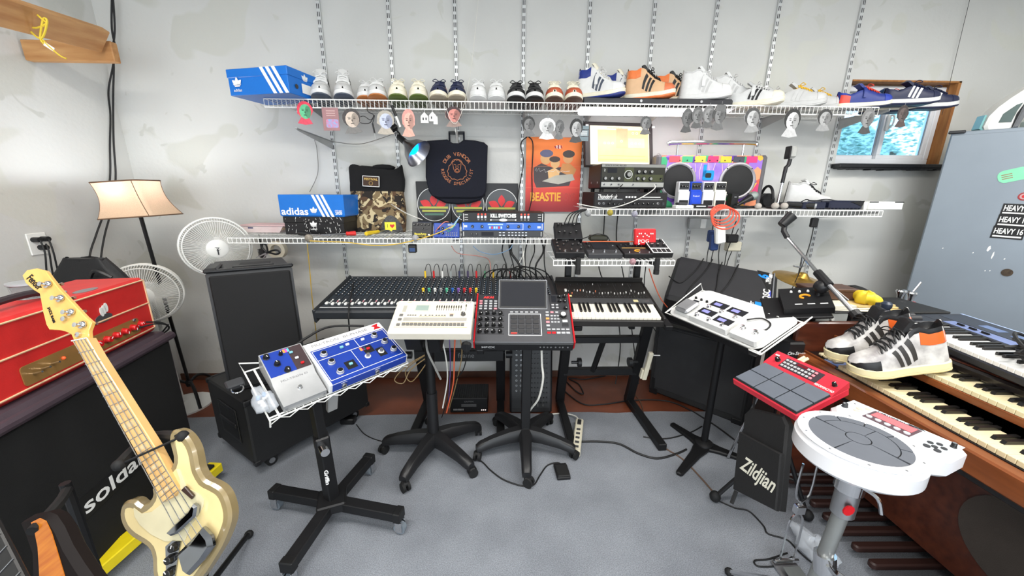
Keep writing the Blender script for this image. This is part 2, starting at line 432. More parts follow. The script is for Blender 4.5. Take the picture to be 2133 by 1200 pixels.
wire_shelf('wire_shelf', 'white wire shelf under the boombox and tape echo', .535, 2.42, 2.33, YB-.02, ZMR, .036, [STDX[i] for i in (5, 6, 7, 8)], bmat=BRK)
wire_shelf('wire_shelf', 'short white wire shelf carrying effect pedals above the black synthesizer', .297, .988, 2.05, 2.36, ZS, .028, [], bmat=BRK)
# large empty grey bracket under the shoe shelf
m = MB(); m.prism([(0, 0), (.46, .0), (.46, -.055), (.02, -.012)], -.002, .002); m.box(0, .46, -.004, .0, -.008, .008)
o = m.build('shelf_bracket', BRK); b0 = P(616, 266, Y=2.34); b1 = V((STDX[0], YB-.02, b0.z-.02)); o.matrix_world = frame(b0, b1-b0, (0, 0, 1))
tag(o, 'empty grey shelf bracket sticking out above the blue shoe box', 'bracket')
# pine beams up in the corner
e = P(214, 78, Y=2.30); b = V((-2.55, e.y, e.z))
BEAM = pm('pine_beam', (206, 158, 104), .6, c2=(178, 124, 74), vs=5, stretch=(.8, 6, 6), bump=.15, bs=30)
q = P(-160, -35, Y=1.55); dirn = (q-e)
o = MB().box(0, dirn.length, -.02, .02, -.075, .045, .004).build('pine_beam', BEAM); o.matrix_world = frame(e, dirn, (0, 1, 0))
if o.matrix_world[2][2] < 0: o.matrix_world = frame(e, dirn, (0, -1, 0))
tag(o, 'pine beam with yellow rope reaching out from the corner', 'beam')
o = MB().box(-2.56, e.x+.005, e.y+.03, e.y+.07, e.z-.105, e.z-.005, .004).build('pine_beam', BEAM)
tag(o, 'short pine beam running behind the roped beam to the wall', 'beam')
YEL = pm('yellow_rope', (222, 196, 62), .7)
rp = thing('rope', 'yellow rope knotted round the pine beam with a white tag', 'rope')
m = MB()
def pb(x, y, dd=.0): return P(x, y, Y=1.92+dd)
m.tube(crom([pb(35, 30), pb(60, 20), pb(90, 42), pb(96, 50), pb(70, 58), pb(40, 40), pb(34, 33), pb(60, 62), pb(86, 80), pb(98, 46), pb(90, 40), pb(84, 78), pb(92, 92)], 6), .004, 6)
m.tube(crom([pb(88, 82), pb(104, 98), pb(125, 116), pb(138, 122)], 5), .003, 5)
m.build('cord', YEL, rp)
M_ = frame(pb(102, 97), pb(114, 104)-pb(92, 90), (0, 0, 1)); MB().box(-.022, .022, -.008, .008, -.001, .001, M=M_).build('paper_tag', WHITE, rp)
# corner cables
for a, lab in ((0, 'black cable hanging down the corner, twisted with another'), (1, 'thin black cable looping beside the twisted corner cable')):
    s_ = 1 if a else -1
    pts = [P(233+a*2, -10, Y=2.74), P(236+s_*3, 60, Y=2.74), P(238-s_*3, 105, Y=2.74), P(236+s_*1, 140, Y=2.74), P(231+s_*5, 190, Y=2.74), P(231+s_*1, 240, Y=2.74), P(231+s_*2, 300, Y=2.74), P(233+s_*4, 372, Y=2.74), P(222+s_*5, 440, Y=2.74), P(207+s_*7, 490, Y=2.74), P(196+s_*10, 540, Y=2.74), P(190+s_*8, 640, Y=2.7)]
    pts = [p if p.x > XL+.03 else V((XL+.03+.012*a, p.y*(XL+.03)/p.x, 1.5+(p.z-1.5)*(XL+.03)/p.x)) for p in pts]
    wire('hanging_cable', lab, pts, .005, CORD)
# wall outlet with plugs
op = P(78, 508, X=XL); ot = thing('wall_outlet', 'white wall outlet with plugged-in black cords by the lamp corner', 'outlet', Matrix.Translation(op) @ RZ(90) @ RX(90))
MB().box(-.045, .045, -.06, .06, 0, .008, .003).build('plate', WHITE, ot)
for q in ((-.02, .025), (.02, .025), (0, -.02)):
    MB().cyl((q[0], q[1], .006), (q[0], q[1], .045), .014, 10).build('plug', BLACK, ot)
for k in range(3):
    wire('cord', '', [(-.02+.02*k, .02-.02*(k % 2), .045), (-.03+.02*k, -.05, .06), (-.03+.03*k, -.2, .03), (-.02+.04*k, -.4, .02), (-.05+.05*k, -.6, .03)], .004, CORD, parent=ot)
# dangling thin strings on the back wall
wire('string', 'thin white string running from the ceiling to the navy sneakers', [P(997, -10, Y=2.72), P(983, 130, Y=2.6), P(968, 212, Y=2.39), P(952, 255, Y=2.39), P(940, 252, Y=2.39), P(928, 222, Y=2.39)], .0016, CORDW, cat='string', k=4)
wire('string', 'thin dark string hanging past the window jamb', [P(2021, -5, Y=2.78), P(1998, 90, Y=2.78), P(1978, 175, Y=2.77), P(1962, 240, Y=2.77)], .0014, CORD, cat='string')
wire('wall_cable', 'thin grey cable hung under the empty bracket behind the shoe box', [P(645, 400, Y=2.76), P(662, 360, Y=2.77), P(660, 310, Y=2.77), P(658, 288, Y=2.77), P(700, 296, Y=2.77), P(750, 300, Y=2.77), P(800, 286, Y=2.77), P(826, 276, Y=2.77)], .0022, pm('grey_cord', (120, 118, 114), .6))
# ================================================================ sneakers
def lerpt(tab, t):
    for (a, x), (b, y) in zip(tab, tab[1:]):
        if t <= b:
            u = (t-a)/(b-a); u = u*u*(3-2*u)*.5+u*.5
            return x+(y-x)*u
    return tab[-1][1]
WID = [(0, .004), (.015, .017), (.05, .027), (.12, .033), (.3, .034), (.5, .038), (.66, .046), (.8, .046), (.9, .039), (.96, .028), (.99, .014), (1, .004)]
HLOW = [(0, .072), (.08, .068), (.22, .056), (.36, .078), (.46, .088), (.55, .076), (.7, .057), (.84, .046), (.94, .034), (1, .014)]
HHI = [(0, .142), (.08, .145), (.22, .140), (.32, .154), (.40, .148), (.50, .112), (.62, .080), (.78, .054), (.92, .039), (1, .014)]
SHL = .285
SHOE_CACHE = {}
def shoe_parts(style):
    """meshes of one sneaker, toe towards +x, sole on z=0; returns [(part, mesh, parent index)]"""
    key = style['key']
    if key in SHOE_CACHE: return SHOE_CACHE[key]
    hi = style.get('hi', False); HT = HHI if hi else HLOW; zs = style.get('sole_h', .027)
    spring = lambda t: .016*max(0, (t-.72)/.28)**1.6
    def S(t, a, off=0.0):
        w_ = lerpt(WID, t); h = lerpt(HT, t); ph = a*PI/2
        ankle = max(0, min(1, (.47-t)/.1))
        # ankle narrows above the heel cup
        y = w_*math.copysign(abs(math.sin(ph))**(.62-.2*ankle), a); zz = abs(math.cos(ph))**(.85-.3*ankle)
        y *= 1-.04*ankle*zz
        if t < .46 and t > .02 and abs(a) < .42:
            d = min(1, (t-.02)/.06, (.46-t)/.05)
            zz -= (1-(a/.42)**2)**.6*d*(.042/h)
        x = t*SHL-(.012 if hi else .004)*zz*max(0, (.25-t)*4)*-1
        p = V((x, y, zs+spring(t)+h*zz))
        if off:
            c = V((t*SHL*.96+.008, 0, zs+h*.35)); n = (p-c); n.normalize(); p = p+n*off
        return p
    out = []
    ts = [0, .008, .02, .04, .07, .11, .16, .21, .26, .31, .36, .41, .46, .5, .55, .6, .65, .7, .75, .8, .85, .89, .93, .96, .98, .993, 1]
    As = [-1, -.9, -.78, -.66, -.54, -.42, -.3, -.15, 0, .15, .3, .42, .54, .66, .78, .9, 1]
    up, ln = MB(), MB()
    g = {(i, j): S(t, a) for i, t in enumerate(ts) for j, a in enumerate(As)}
    def gridfaces(mb, sel):
        ids = {}; vs = []; fs = []
        for i in range(len(ts)-1):
            for j in range(len(As)-1):
                if sel(.5*(ts[i]+ts[i+1]), .5*(As[j]+As[j+1])):
                    q = []
                    for k in ((i, j), (i, j+1), (i+1, j+1), (i+1, j)):
                        if k not in ids: ids[k] = len(vs); vs.append(g[k])
                        q.append(ids[k])
                    fs.append(q)
        mb.add(vs, fs)
    inside = lambda t, a: .02 < t < .455 and abs(a) < .42
    gridfaces(up, lambda t, a: not inside(t, a)); gridfaces(ln, inside)
    out.append(('upper', up.mesh('upper', style['upper'], 50), None))
    out.append(('lining', ln.mesh('lining', style.get('lining', style['upper']), 50), None))
    def sole(z0, z1, ex, mat, nm):
        m = MB(); ringsz = [(z0, ex-.004), (z0+.004, ex), (z1-.003, ex), (z1, ex-.003)]; n = 22
        tt = [.5-.5*math.cos(PI*i/n) for i in range(n+1)]
        vs = []; fs = []; k = 2*(n+1)
        for (z, e) in ringsz:
            for sd in (1, -1):
                for t in (tt if sd > 0 else tt[::-1]):
                    w_ = lerpt(WID, t); x = t*SHL+(e if t > .5 else -e)*abs(2*t-1)**3
                    vs.append((x, sd*(w_+e), z+spring(t)*(1 if z > .002 else 1)))
        for r_ in range(3):
            for j in range(k): fs.append([r_*k+j, r_*k+(j+1) % k, (r_+1)*k+(j+1) % k, (r_+1)*k+j])
        for base in (0, 3*k):
            for i in range(n): fs.append([base+i, base+i+1, base+k-2-i, base+k-1-i])
        m.add(vs, fs); return m.mesh(nm, mat, 40)
    out.append(('midsole', sole(.007, zs+.004, .004, style['mid'], 'midsole'), None))
    out.append(('outsole', sole(0, .011, .0045, style['out'], 'outsole'), None))
    def patch(nm, mat, t0, t1, a0, a1, off=.0016, nu=6, nv=4, slant=0.0, parent=None, both=False):
        for sd in ((1, -1) if both else (1,)):
            m = MB()
            top = [[S(t0+(t1-t0)*i/nu+slant*(1-j/nv), sd*(a0+(a1-a0)*j/nv), off) for j in range(nv+1)] for i in range(nu+1)]
            bot = [[S(t0+(t1-t0)*i/nu+slant*(1-j/nv), sd*(a0+(a1-a0)*j/nv), -.001) for j in range(nv+1)] for i in range(nu+1)]
            vs = [p for r_ in top for p in r_]+[p for r_ in bot for p in r_]; o_ = (nu+1)*(nv+1); fs = []
            I = lambda i, j: i*(nv+1)+j
            for i in range(nu):
                for j in range(nv): fs.append([I(i, j), I(i, j+1), I(i+1, j+1), I(i+1, j)])
            for i in range(nu):
                for j in (0, nv): fs.append([I(i, j), I(i+1, j), o_+I(i+1, j), o_+I(i, j)])
            for j in range(nv):
                for i in (0, nu): fs.append([I(i, j), I(i, j+1), o_+I(i, j+1), o_+I(i, j)])
            m.add(vs, fs)
            out.append((nm, m.mesh(nm, mat, 50), parent))
    if style.get('stripe'):
        top_a = .44 if not hi else .52
        for k in range(3): patch('stripe', style['stripe'], .36+k*.068, .36+k*.068+.040, top_a, .97, .0018, 2, 6, slant=.075, both=True)
    if style.get('toe'): patch('toe_cap', style['toe'], .80, .995, -.97, .97, .0016, 6, 14)
    if style.get('toe_line'): patch('toe_guard', style['toe_line'], .74, .995, .62, 1.0, .0022, 8, 4, both=True)
    if style.get('heel'): patch('heel_tab', style['heel'], .0, .12, .30, .62, .0018, 4, 4, both=True)
    if style.get('heel_cup'): patch('heel_counter', style['heel_cup'], .0, .2, .66, 1.0, .0014, 5, 4, both=True)
    if style.get('eyestay'): patch('eyestay', style['eyestay'], .45, .72, .16, .34, .0022, 6, 3, both=True)
    if style.get('collar'): patch('collar', style['collar'], .02, .42, .36, style.get('cb', .52), .0028, 8, 3, both=True)
    if style.get('anklep'): patch('ankle_panel', style['anklep'], .02, .32, style.get('aa', .43), style.get('ab', .76), .0022, 7, 3, both=True)
    # tongue
    tz = lerpt(HT, .44)+zs; m = MB(); tl = style.get('tongue_h', .03)
    b0 = V((.52*SHL, 0, zs+lerpt(HT, .52)-.004)); b1 = V((.40*SHL, 0, tz+tl*.45)); b2 = V((.36*SHL, 0, tz+tl*.62))
    pts = crom([b0, b1, b2], 4)
    for k_, (p, q) in enumerate(zip(pts, pts[1:])):
        ww = .021+.006*k_/len(pts); m.add([(p.x, -ww, p.z-.004), (p.x, 0, p.z+.003), (p.x, ww, p.z-.004), (q.x, -ww, q.z-.004), (q.x, 0, q.z+.003), (q.x, ww, q.z-.004), (p.x-.012, -ww, p.z-.009), (p.x-.012, ww, p.z-.009), (q.x-.012, -ww, q.z-.009), (q.x-.012, ww, q.z-.009)], [(0, 1, 4, 3), (1, 2, 5, 4), (6, 8, 9, 7), (0, 3, 8, 6), (2, 7, 9, 5), (3, 4, 5, 9, 8), (0, 6, 7, 2, 1)])
    out.append(('tongue', m.mesh('tongue', style.get('tongue', style['upper']), 50), None))
    if style.get('lace'):
        m = MB()
        for k in range(style.get('nlace', 5)):
            t = .70-k*.045-(.0 if not hi else .005*k)
            for sg in (1, -1):
                m.tube([S(t, -.36*sg, .003), S(t-.012, -.18*sg, .006), S(t-.022, 0, .0075), S(t-.034, .18*sg, .006), S(t-.044, .36*sg, .003)], .0034, 5)
        tp = S(.5, 0, .008)
        for sd in (1, -1): m.tube(crom([tp, tp+V((.008, .02*sd, .012)), tp+V((.02, .034*sd, .0)), tp+V((.01, .018*sd, -.002)), tp], 4), .0021, 5)
        out.append(('laces', m.mesh('laces', style['lace'], 60), None))
    if style.get('strap'):
        m = MB(); t = .43
        def band(u, v):
            a = -.8+1.6*v; tt = t+.06*(u-.5)+.02; return S(max(.47, tt), a, .006)+V((-(.47-min(.47, tt))*SHL, 0, 0))
        m.grid(band, 2, 12); g2 = MB(); g2.grid(lambda u, v: band(u, v)-V((.002, 0, .004)), 2, 12); m.add(g2.v, g2.f)
        out.append(('strap', m.mesh('strap', style['strap'], 50), None))
    SHOE_CACHE[key] = out
    return out
def shoe(style, label, M, group, mirror=False):
    t = thing(style.get('name', 'sneaker'), label, 'shoe', M @ Matrix.Diagonal((1.04, 1.14, 1.08, 1)), group)
    for nm, me, _ in shoe_parts(style): inst(nm, me, t, Matrix.Diagonal((1, -1, 1, 1)) if mirror else None)
    return t
def leather(n, c, r=.45): return pm('shoe_'+n, c, r, var=.04, vs=40, bump=.05, bs=300)
LW, LK, LC, LN_ = leather('white', (214, 214, 213)), leather('black', (26, 26, 28)), leather('cream', (226, 220, 200)), leather('navy', (30, 36, 66))
LG, LRD, LGUM, LGR = leather('green', (52, 120, 58)), leather('red', (196, 44, 44)), leather('gum', (180, 112, 60)), leather('grey', (190, 190, 189))
LTAN, LOR, LBL, LYE = leather('tan', (214, 174, 134)), leather('orange', (226, 120, 62)), leather('blue', (38, 62, 160)), leather('yellow', (238, 194, 60))
LOLV, LBRK, LSTL = leather('olive', (86, 104, 42)), leather('brick', (176, 82, 52)), leather('slate', (70, 78, 92))
LRB, LCOR, LMAR = leather('royal', (34, 52, 128)), leather('coral', (222, 74, 60)), pm('shoe_marble', (216, 214, 210), .45, c2=(150, 146, 146), vs=22, bump=.1)
ST = dict(
 a=dict(key='a', hi=True, upper=LW, mid=LW, out=LSTL, stripe=leather('charcoal', (62, 62, 66)), lining=LW, tongue=LW, toe=LGR, strap=LW, lace=LW, tongue_h=.035),
 b=dict(key='b', upper=LW, mid=LW, out=LGUM, stripe=LRD, lining=LGR, toe=LGR, lace=LW),
 c=dict(key='c', upper=LC, mid=LC, out=LOLV, stripe=LG, lining=LG, toe=LC, lace=LC, heel=LG),
 d=dict(key='d', upper=LN_, mid=LC, out=leather('taupe', (150, 140, 122)), stripe=LRD, lining=LK, lace=LN_, tongue=LN_),
 e=dict(key='e', upper=LW, mid=LW, out=LW, lining=LW, lace=LW, stripe=LGR, sole_h=.032),
 f=dict(key='f', upper=LK, mid=LW, out=LK, stripe=LW, lining=LK, tongue=LK, lace=LK, eyestay=LK, collar=LW, toe_line=LK),
 g=dict(key='g', upper=LC, mid=LC, out=leather('brown', (84, 62, 52)), toe=LBRK, stripe=LK, lining=LK, lace=LC, tongue=LC, tongue_h=.045),
 h=dict(key='h', hi=True, upper=LW, mid=LC, out=LRB, stripe=LSTL, lining=LN_, heel=LBL, anklep=LRB, tongue=LC, strap=LW, toe=LW, lace=LW, eyestay=LC, tongue_h=.04),
 i=dict(key='i', hi=True, upper=LTAN, mid=LC, out=LOR, stripe=LK, lining=LK, anklep=LOR, heel=LOR, toe=leather('rust', (204, 110, 70)), eyestay=LK, tongue=LK, lace=LK),
 j=dict(key='j', hi=True, eyestay=LGR, collar=LGR, upper=LW, mid=LW, out=LW, stripe=LGR, lining=LW, strap=LW, toe=LW, lace=LW, tongue_h=.03),
 k=dict(key='k', upper=LW, mid=LC, out=LC, stripe=LK, lining=LK, toe=LC, eyestay=LK, lace=LW, strap=LW, tongue=LGR, tongue_h=.04),
 l=dict(key='l', eyestay=LGR, upper=LGR, mid=LGR, out=LGR, lining=LYE, lace=LYE, tongue=LGR, toe=LGR, stripe=LGR, nlace=6, tongue_h=.04),
 m=dict(key='m', upper=LRB, mid=LC, out=LN_, lining=LRB, lace=LCOR, strap=LRB, heel_cup=LCOR, tongue=LRB, toe=LBL, tongue_h=.04, heel=LBL),
 n=dict(key='n', upper=LN_, mid=LW, out=LN_, stripe=LW, lining=LN_, lace=LN_, toe=LN_),
 o=dict(key='o', hi=True, upper=LMAR, mid=leather('sail', (226, 212, 168)), out=leather('sail2', (216, 200, 150)), stripe=leather('charcoal2', (52, 50, 48)), lining=LK, lace=LK, tongue=LK, eyestay=LMAR, toe_line=LK, anklep=leather('orange2', (216, 96, 36)), collar=LK, cb=.58, aa=.58, ab=.82, tongue_h=.045, sole_h=.03),
 p=dict(key='p', hi=True, collar=LGR, eyestay=LGR, upper=LW, mid=LW, out=LW, lining=LW, lace=LK, tongue=LW, nlace=6))
def face_cam(x, yaw, z, ytoe): # toe points to -Y turned by yaw; toe at ytoe
    return T(x, ytoe, z) @ RZ(-90+yaw) @ T(-SHL, 0, 0)
ZD = ZT+.004
G1 = 'sneakers on the top wire shelf'
def pair(k, px, yaw, labs, ytoe=2.40, z=ZD, py=205, dy=(0, 0)):
    for i, x in enumerate(px):
        q = P(x, py, Y=ytoe); shoe(ST[k], labs[i], face_cam(q.x, yaw, z, ytoe+dy[i]), G1, mirror=bool(i))
pair('a', (668, 716), 18, ('white sneaker with charcoal stripes, touching the blue shoe box', 'white sneaker with charcoal stripes, next to the red-striped pair'))
pair('b', (756, 786), 14, ('white gum-soled sneaker beside the charcoal-striped pair, half hidden', 'white gum-soled sneaker showing red stripes'), dy=(.05, 0))
pair('c', (828, 872), 10, ('cream sneaker with olive sole beside the red-striped shoe', 'cream sneaker showing green stripes, next to the navy pair'))
pair('d', (913, 952), 4, ('navy sneaker with cream toe beside the green-striped shoe', 'navy sneaker with cream toe, next to the thin white string'))
pair('e', (995, 1034), 0, ('plain white sneaker next to the thin white string', 'plain white sneaker beside the black and white pair'))
pair('f', (1075, 1114), -3, ('black and white sneaker beside the plain white pair', 'black and white sneaker beside the brick-toed pair'))
pair('g', (1155, 1196), -6, ('cream sneaker with brick toe beside the black and white pair', 'cream sneaker with brick toe at the end of the light box'))
# black tray lying on the shelf over the lamp
TR0, TR1 = P(1217, 208, Y=2.42).x, P(1530, 208, Y=2.42).x
t = thing('light_housing', 'long black lamp housing lying on the shoe shelf under three high-top pairs', 'lamp housing', (TR0, 2.44, ZD))
MB().box(0, TR1-TR0, 0, .30, 0, .035, .004).build('housing', pm('dark_metal', (46, 46, 50), .45, .3), t)
MB().box(TR1-TR0, TR1-TR0+.018, .02, .28, -.002, .037, .006).build('end_cap', BLACK, t)
for xx in (.35, .72): MB().cyl((xx, -.001, .018), (xx, -.004, .018), .008, 10).build('screw', STEEL, t)
ZH = ZD+.0365
def sidepair(k, cx, labs, yaw, z, y=2.50, py=190, gap=.055, dx=.145):
    # profile view: toe towards +x (and a little towards the camera), two shoes staggered
    for i in (0, 1):
        q = P(cx[i], py, Y=y+.1*i); shoe(ST[k], labs[i], T(q.x, y+(.1 if i else 0), z) @ RZ(yaw) @ T(-SHL/2, 0, 0), G1, mirror=bool(i))
sidepair('h', (1248, 1300), ('white and royal blue high-top in front of its mate on the lamp housing', 'white and royal blue high-top half hidden behind its mate'), -28, ZH)
sidepair('i', (1350, 1408), ('tan high-top with orange ankle and black stripes, nearer of its pair', 'tan high-top with orange toe, behind its mate'), -24, ZH)
sidepair('j', (1466, 1522), ('all-white high-top on the lamp housing, nearer of its pair', 'all-white high-top behind its mate'), -22, ZH)
sidepair('k', (1572, 1612), ('white sneaker with black stripes and cream toe, nearer of its pair', 'white sneaker with black stripes behind its mate'), -34, ZD, y=2.49, py=200)
sidepair('l', (1660, 1702), ('pale grey sneaker with yellow laces, nearer of its pair', 'pale grey sneaker with yellow laces behind its mate'), -24, ZD, y=2.50, py=200)
sidepair('m', (1797, 1852), ('royal blue sneaker with coral laces and heel, nearer of its pair', 'royal blue sneaker with coral laces, behind its mate'), -14, ZD, y=2.50, py=200)
sidepair('n', (1893, 1936), ('navy sneaker with white stripes at the window end, nearer of its pair', 'navy sneaker with white stripes behind its mate, outermost on the shelf'), -12, ZD+.02, y=2.48, py=205)

# ---------------------------------------------------------------- shoe boxes
def trefoil(m, M, s, z=.0006):
    def leaf(a, h, wd):
        pts = []
        for i in range(9): u = i/8; pts.append((wd*math.sin(PI*u)*(1-.25*u), h*u))
        for i in range(7, 0, -1): u = i/8; pts.append((-wd*math.sin(PI*u)*(1-.25*u), h*u))
        c, s_ = math.cos(math.radians(a)), math.sin(math.radians(a))
        return [(x*c-y*s_, x*s_+y*c) for x, y in pts]
    for a, h, wd in ((0, .62, .17), (52, .60, .18), (-52, .60, .18)):
        m.prism([(x*s, (y-.02)*s) for x, y in leaf(a, h, wd)], 0, z+.0002*(a > 0), M)
    for k in range(3): m.box(-s*(.40-.07*k), s*(.40-.07*k), s*(-.02-.075*k), s*(.03-.075*k), 0, z, M=M)
def stripes3(m, x, w_, h0, h1, lean, M, z=.0005, gap=1.75):
    for k in range(3):
        a = x+k*w_*gap; m.prism([(a, h0), (a+w_, h0), (a+w_-lean, h1), (a-lean, h1)], 0, z, M)
BLUEBOX = pm('blue_card', (20, 110, 200), .35, var=.03)
def shoebox(name, label, M, w_, d, h, mat, lidh, text=None, deco=None):
    t = thing(name, label, 'shoe box', M)
    m = MB(); g = .004
    m.box(-w_/2+g, w_/2-g, g, d-g, 0, h-.004, .002); m.build('box', mat, t)
    ld = MB().box(-w_/2, w_/2, 0, d, h-lidh, h, .003).build('lid', mat, t)
    return t
FX = Matrix(((1, 0, 0, 0), (0, 0, -1, 0), (0, 1, 0, 0), (0, 0, 0, 1)))  # local xy plane -> front (x, z), normal -y
q = P(563, 205, Y=2.40)
t = shoebox('shoe_box', 'blue shoe box with white stripes at the end of the sneaker row', T(q.x-.02, 2.33, ZD) @ RZ(-14), .40, .26, .135, BLUEBOX, .045)
F_ = T(0, -.0004, 0) @ FX
m = MB(); stripes3(m, .10, .022, .0, .135, .075, F_); m.build('stripes', INKW, t)
m = MB(); trefoil(m, T(-.135, 0, .055) @ F_, .065); m.build('emblem', INKW, t)
txt('adidas', .022, T(-.135, -.0008, .025) @ FX, INKW, t)
SDE = T(.2003, .13, 0) @ RZ(90) @ FX
m = MB(); trefoil(m, SDE @ T(.0, .095, .0), .05); m.build('emblem', INKW, t)
MB().box(-.03, .05, .02, .07, 0, .0008, M=SDE).build('size_label', WHITE, t)
MB().prism(circ(-.07, .045, .012, 12), 0, .0008, SDE).build('thumb_hole', SLOT, t)
# blue over black boxes on the middle shelf
q0, q1 = P(588, 470, Y=2.45), P(722, 470, Y=2.45); wb = (q1.x-q0.x); zb = ZML+.004
MBX = T((q0.x+q1.x)/2, 2.44, zb) @ RZ(-4)
KBOX = pm('black_speckled_card', (26, 26, 28), .4, var=.3)
t = shoebox('shoe_box', 'black speckled shoe box under the blue one', MBX, wb*.97, .28, .115, KBOX, .04)
m = MB(); rr = random.Random(5)
for i in range(60):
    a, b_ = rr.uniform(-wb*.45, wb*.45), rr.uniform(.004, .11); l_ = rr.choice([.003, .005, .008, .02]) ; k_ = rr.uniform(.5, 1)*(1 if a > 0 else -1)
    m.prism([(a, b_), (a+.0022, b_), (a+.0022-l_*.5*k_, min(.113, b_+l_)), (a-l_*.5*k_, min(.113, b_+l_))], 0, .0004, F_)
m.build('flecks', INKW, t)['kind'] = 'stuff'
m = MB(); trefoil(m, T(0, 0, .06) @ F_, .05); m.build('emblem', INKW, t)
txt('adidas', .016, T(0, -.0006, .036) @ FX, INKW, t)
t = shoebox('shoe_box', 'blue shoe box with big white brand lettering, stacked on the black one', T(0, 0, .115) @ MBX, wb*1.03, .28, .135, BLUEBOX, .13)
m = MB(); stripes3(m, .066, .017, .0, .135, .06, F_); m.build('stripes', INKW, t)
txt('adidas', .062, T(-wb*.49, -.0006, .03) @ FX, INKW, t, align='LEFT', bold=.0012, fit=wb*.43)
m = MB(); trefoil(m, T(.012, 0, .032) @ F_, .05); m.build('emblem', INKW, t)
txt('chicago', .016, T(.172, -.0006, .038) @ FX, INKW, t); txt('2020', .022, T(.172, -.0006, .021) @ FX, INKW, t, bold=.0006)
# ================================================================ hanging cut-outs, lamp, wall things
def FR(x0, y0, x1, y1, Y):
    """frame on the plane Y whose local x runs right, y up, z towards the room; with its width and height"""
    a, b, c = P(x0, y1, Y=Y), P(x1, y1, Y=Y), P(x0, y0, Y=Y)
    d = P(x1, y0, Y=Y)
    xx = (a.x+c.x)/2; w_ = ((b.x-a.x)+(d.x-c.x))/2; h = ((c.z-a.z)+(d.z-b.z))/2
    return T(xx, Y, (a.z+b.z)/2) @ FX, w_, h
def txt_into(m, s, size, M, fit=None, bold=0.0, ext=.0004):
    cu = bpy.data.curves.new('t', 'FONT'); cu.body = s; cu.size = size; cu.extrude = ext; cu.align_x = 'CENTER'; cu.align_y = 'CENTER'; cu.resolution_u = 3; cu.offset = bold
    o = bpy.data.objects.new('t', cu); me = bpy.data.meshes.new_from_object(o); bpy.data.objects.remove(o); bpy.data.curves.remove(cu)
    m.add([v.co.copy() for v in me.vertices], [list(p.vertices) for p in me.polygons], M); bpy.data.meshes.remove(me)
def arc_txt(m, s, size, M, r, a0, a1, flip=False, bold=0.0):
    n = len(s)
    for i, ch in enumerate(s):
        if ch == ' ': continue
        a = a0+(a1-a0)*i/(n-1); ra = math.radians(a)
        txt_into(m, ch, size, M @ T(r*math.cos(ra), r*math.sin(ra), 0) @ RZ(a-90 if not flip else a+90), bold=bold)
PAPER = {}
def paper(c): 
    k = 'print_%d_%d_%d' % c
    return pm(k, c, .6, var=.12, vs=60)
CUTG = 'paper face cut-outs hung along the shoe shelf'
def cutout(px, py, pw, ph, label, face, hair, body, seed, hat=None, Y=2.398):
    rr = random.Random(seed); M, w_, h = FR(px-pw/2, py-ph/2, px+pw/2, py+ph/2, Y)
    t = thing('paper_cutout', label, 'cutout', M @ T(w_/2, h/2, 0) @ RZ(rr.uniform(-5, 5)), CUTG)
    k = [rr.uniform(.88, 1.08) for _ in range(16)]
    sil = []
    for i in range(16):
        a = 2*PI*i/16; x = .46*w_*math.cos(a)*k[i]; y = h*(.10+.39*math.sin(a)*min(1, k[i]))
        if y < -h*.12: x *= .62
        sil.append((x, y))
    # neck and shoulders
    out = [p for p in sil if p[1] > -h*.2]
    out.sort(key=lambda p: math.atan2(p[1]-.1*h, p[0]) if math.atan2(p[1]-.1*h, p[0]) > -PI/2 else math.atan2(p[1]-.1*h, p[0])+2*PI)
    out += [(-.26*w_, -.24*h), (-.44*w_, -.46*h), (0, -.5*h), (.44*w_, -.44*h), (.26*w_, -.24*h)]
    MB().prism(out, -.0007, .0007).build('card', paper(body), t)
    e = lambda cx, cy, rx, ry, n=14: [(cx*w_+rx*w_*math.cos(2*PI*i/n), cy*h+ry*h*math.sin(2*PI*i/n)) for i in range(n)]
    z = .0007
    MB().prism(e(0, .13, .45, .36), z, z+.0002).build('hair_print', paper(hair), t)
    MB().prism(e(.03*k[0], .055, .34, .31), z, z+.0004).build('face_print', paper(face), t)
    if hat: MB().prism([(-.40*w_, .22*h), (-.3*w_, .46*h), (.3*w_, .46*h), (.38*w_, .22*h)], z, z+.0005).build('hat_print', paper(hat), t)
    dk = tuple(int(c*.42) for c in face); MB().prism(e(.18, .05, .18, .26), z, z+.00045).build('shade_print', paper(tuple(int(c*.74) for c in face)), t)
    for nm, lst in (('eye_print', ((-.11, .09, .075, .018), (.14, .09, .07, .018), (-.11, .145, .085, .012), (.14, .145, .08, .012))), ('nose_print', ((.02, .02, .03, .05),)), ('mouth_print', ((.02, -.09, .10, .022),))):
        for q in lst: MB().prism(e(*q, 8), z, z+.0006).build(nm, paper(dk), t)
    MB().tube([(0, .44*h, .0), (0, .5*h, .004), (0, .5*h+.012, .004)], .0012, 5).build('hook', STEEL, t)
    return t
G = lambda v: (v, v, v)
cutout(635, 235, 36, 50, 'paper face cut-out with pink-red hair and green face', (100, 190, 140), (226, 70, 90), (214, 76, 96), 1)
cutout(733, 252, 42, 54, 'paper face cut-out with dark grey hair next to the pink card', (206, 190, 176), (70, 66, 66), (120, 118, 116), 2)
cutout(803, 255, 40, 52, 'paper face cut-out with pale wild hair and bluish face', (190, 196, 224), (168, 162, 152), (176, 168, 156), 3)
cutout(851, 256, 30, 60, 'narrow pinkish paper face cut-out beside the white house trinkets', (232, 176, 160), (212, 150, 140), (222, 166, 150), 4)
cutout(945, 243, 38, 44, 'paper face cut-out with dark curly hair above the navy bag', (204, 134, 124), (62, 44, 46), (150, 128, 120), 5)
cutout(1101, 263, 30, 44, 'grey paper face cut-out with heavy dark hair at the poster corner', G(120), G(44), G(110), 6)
cutout(1140, 268, 38, 46, 'grey paper face cut-out with white head scarf over the poster', G(190), G(226), G(205), 7)
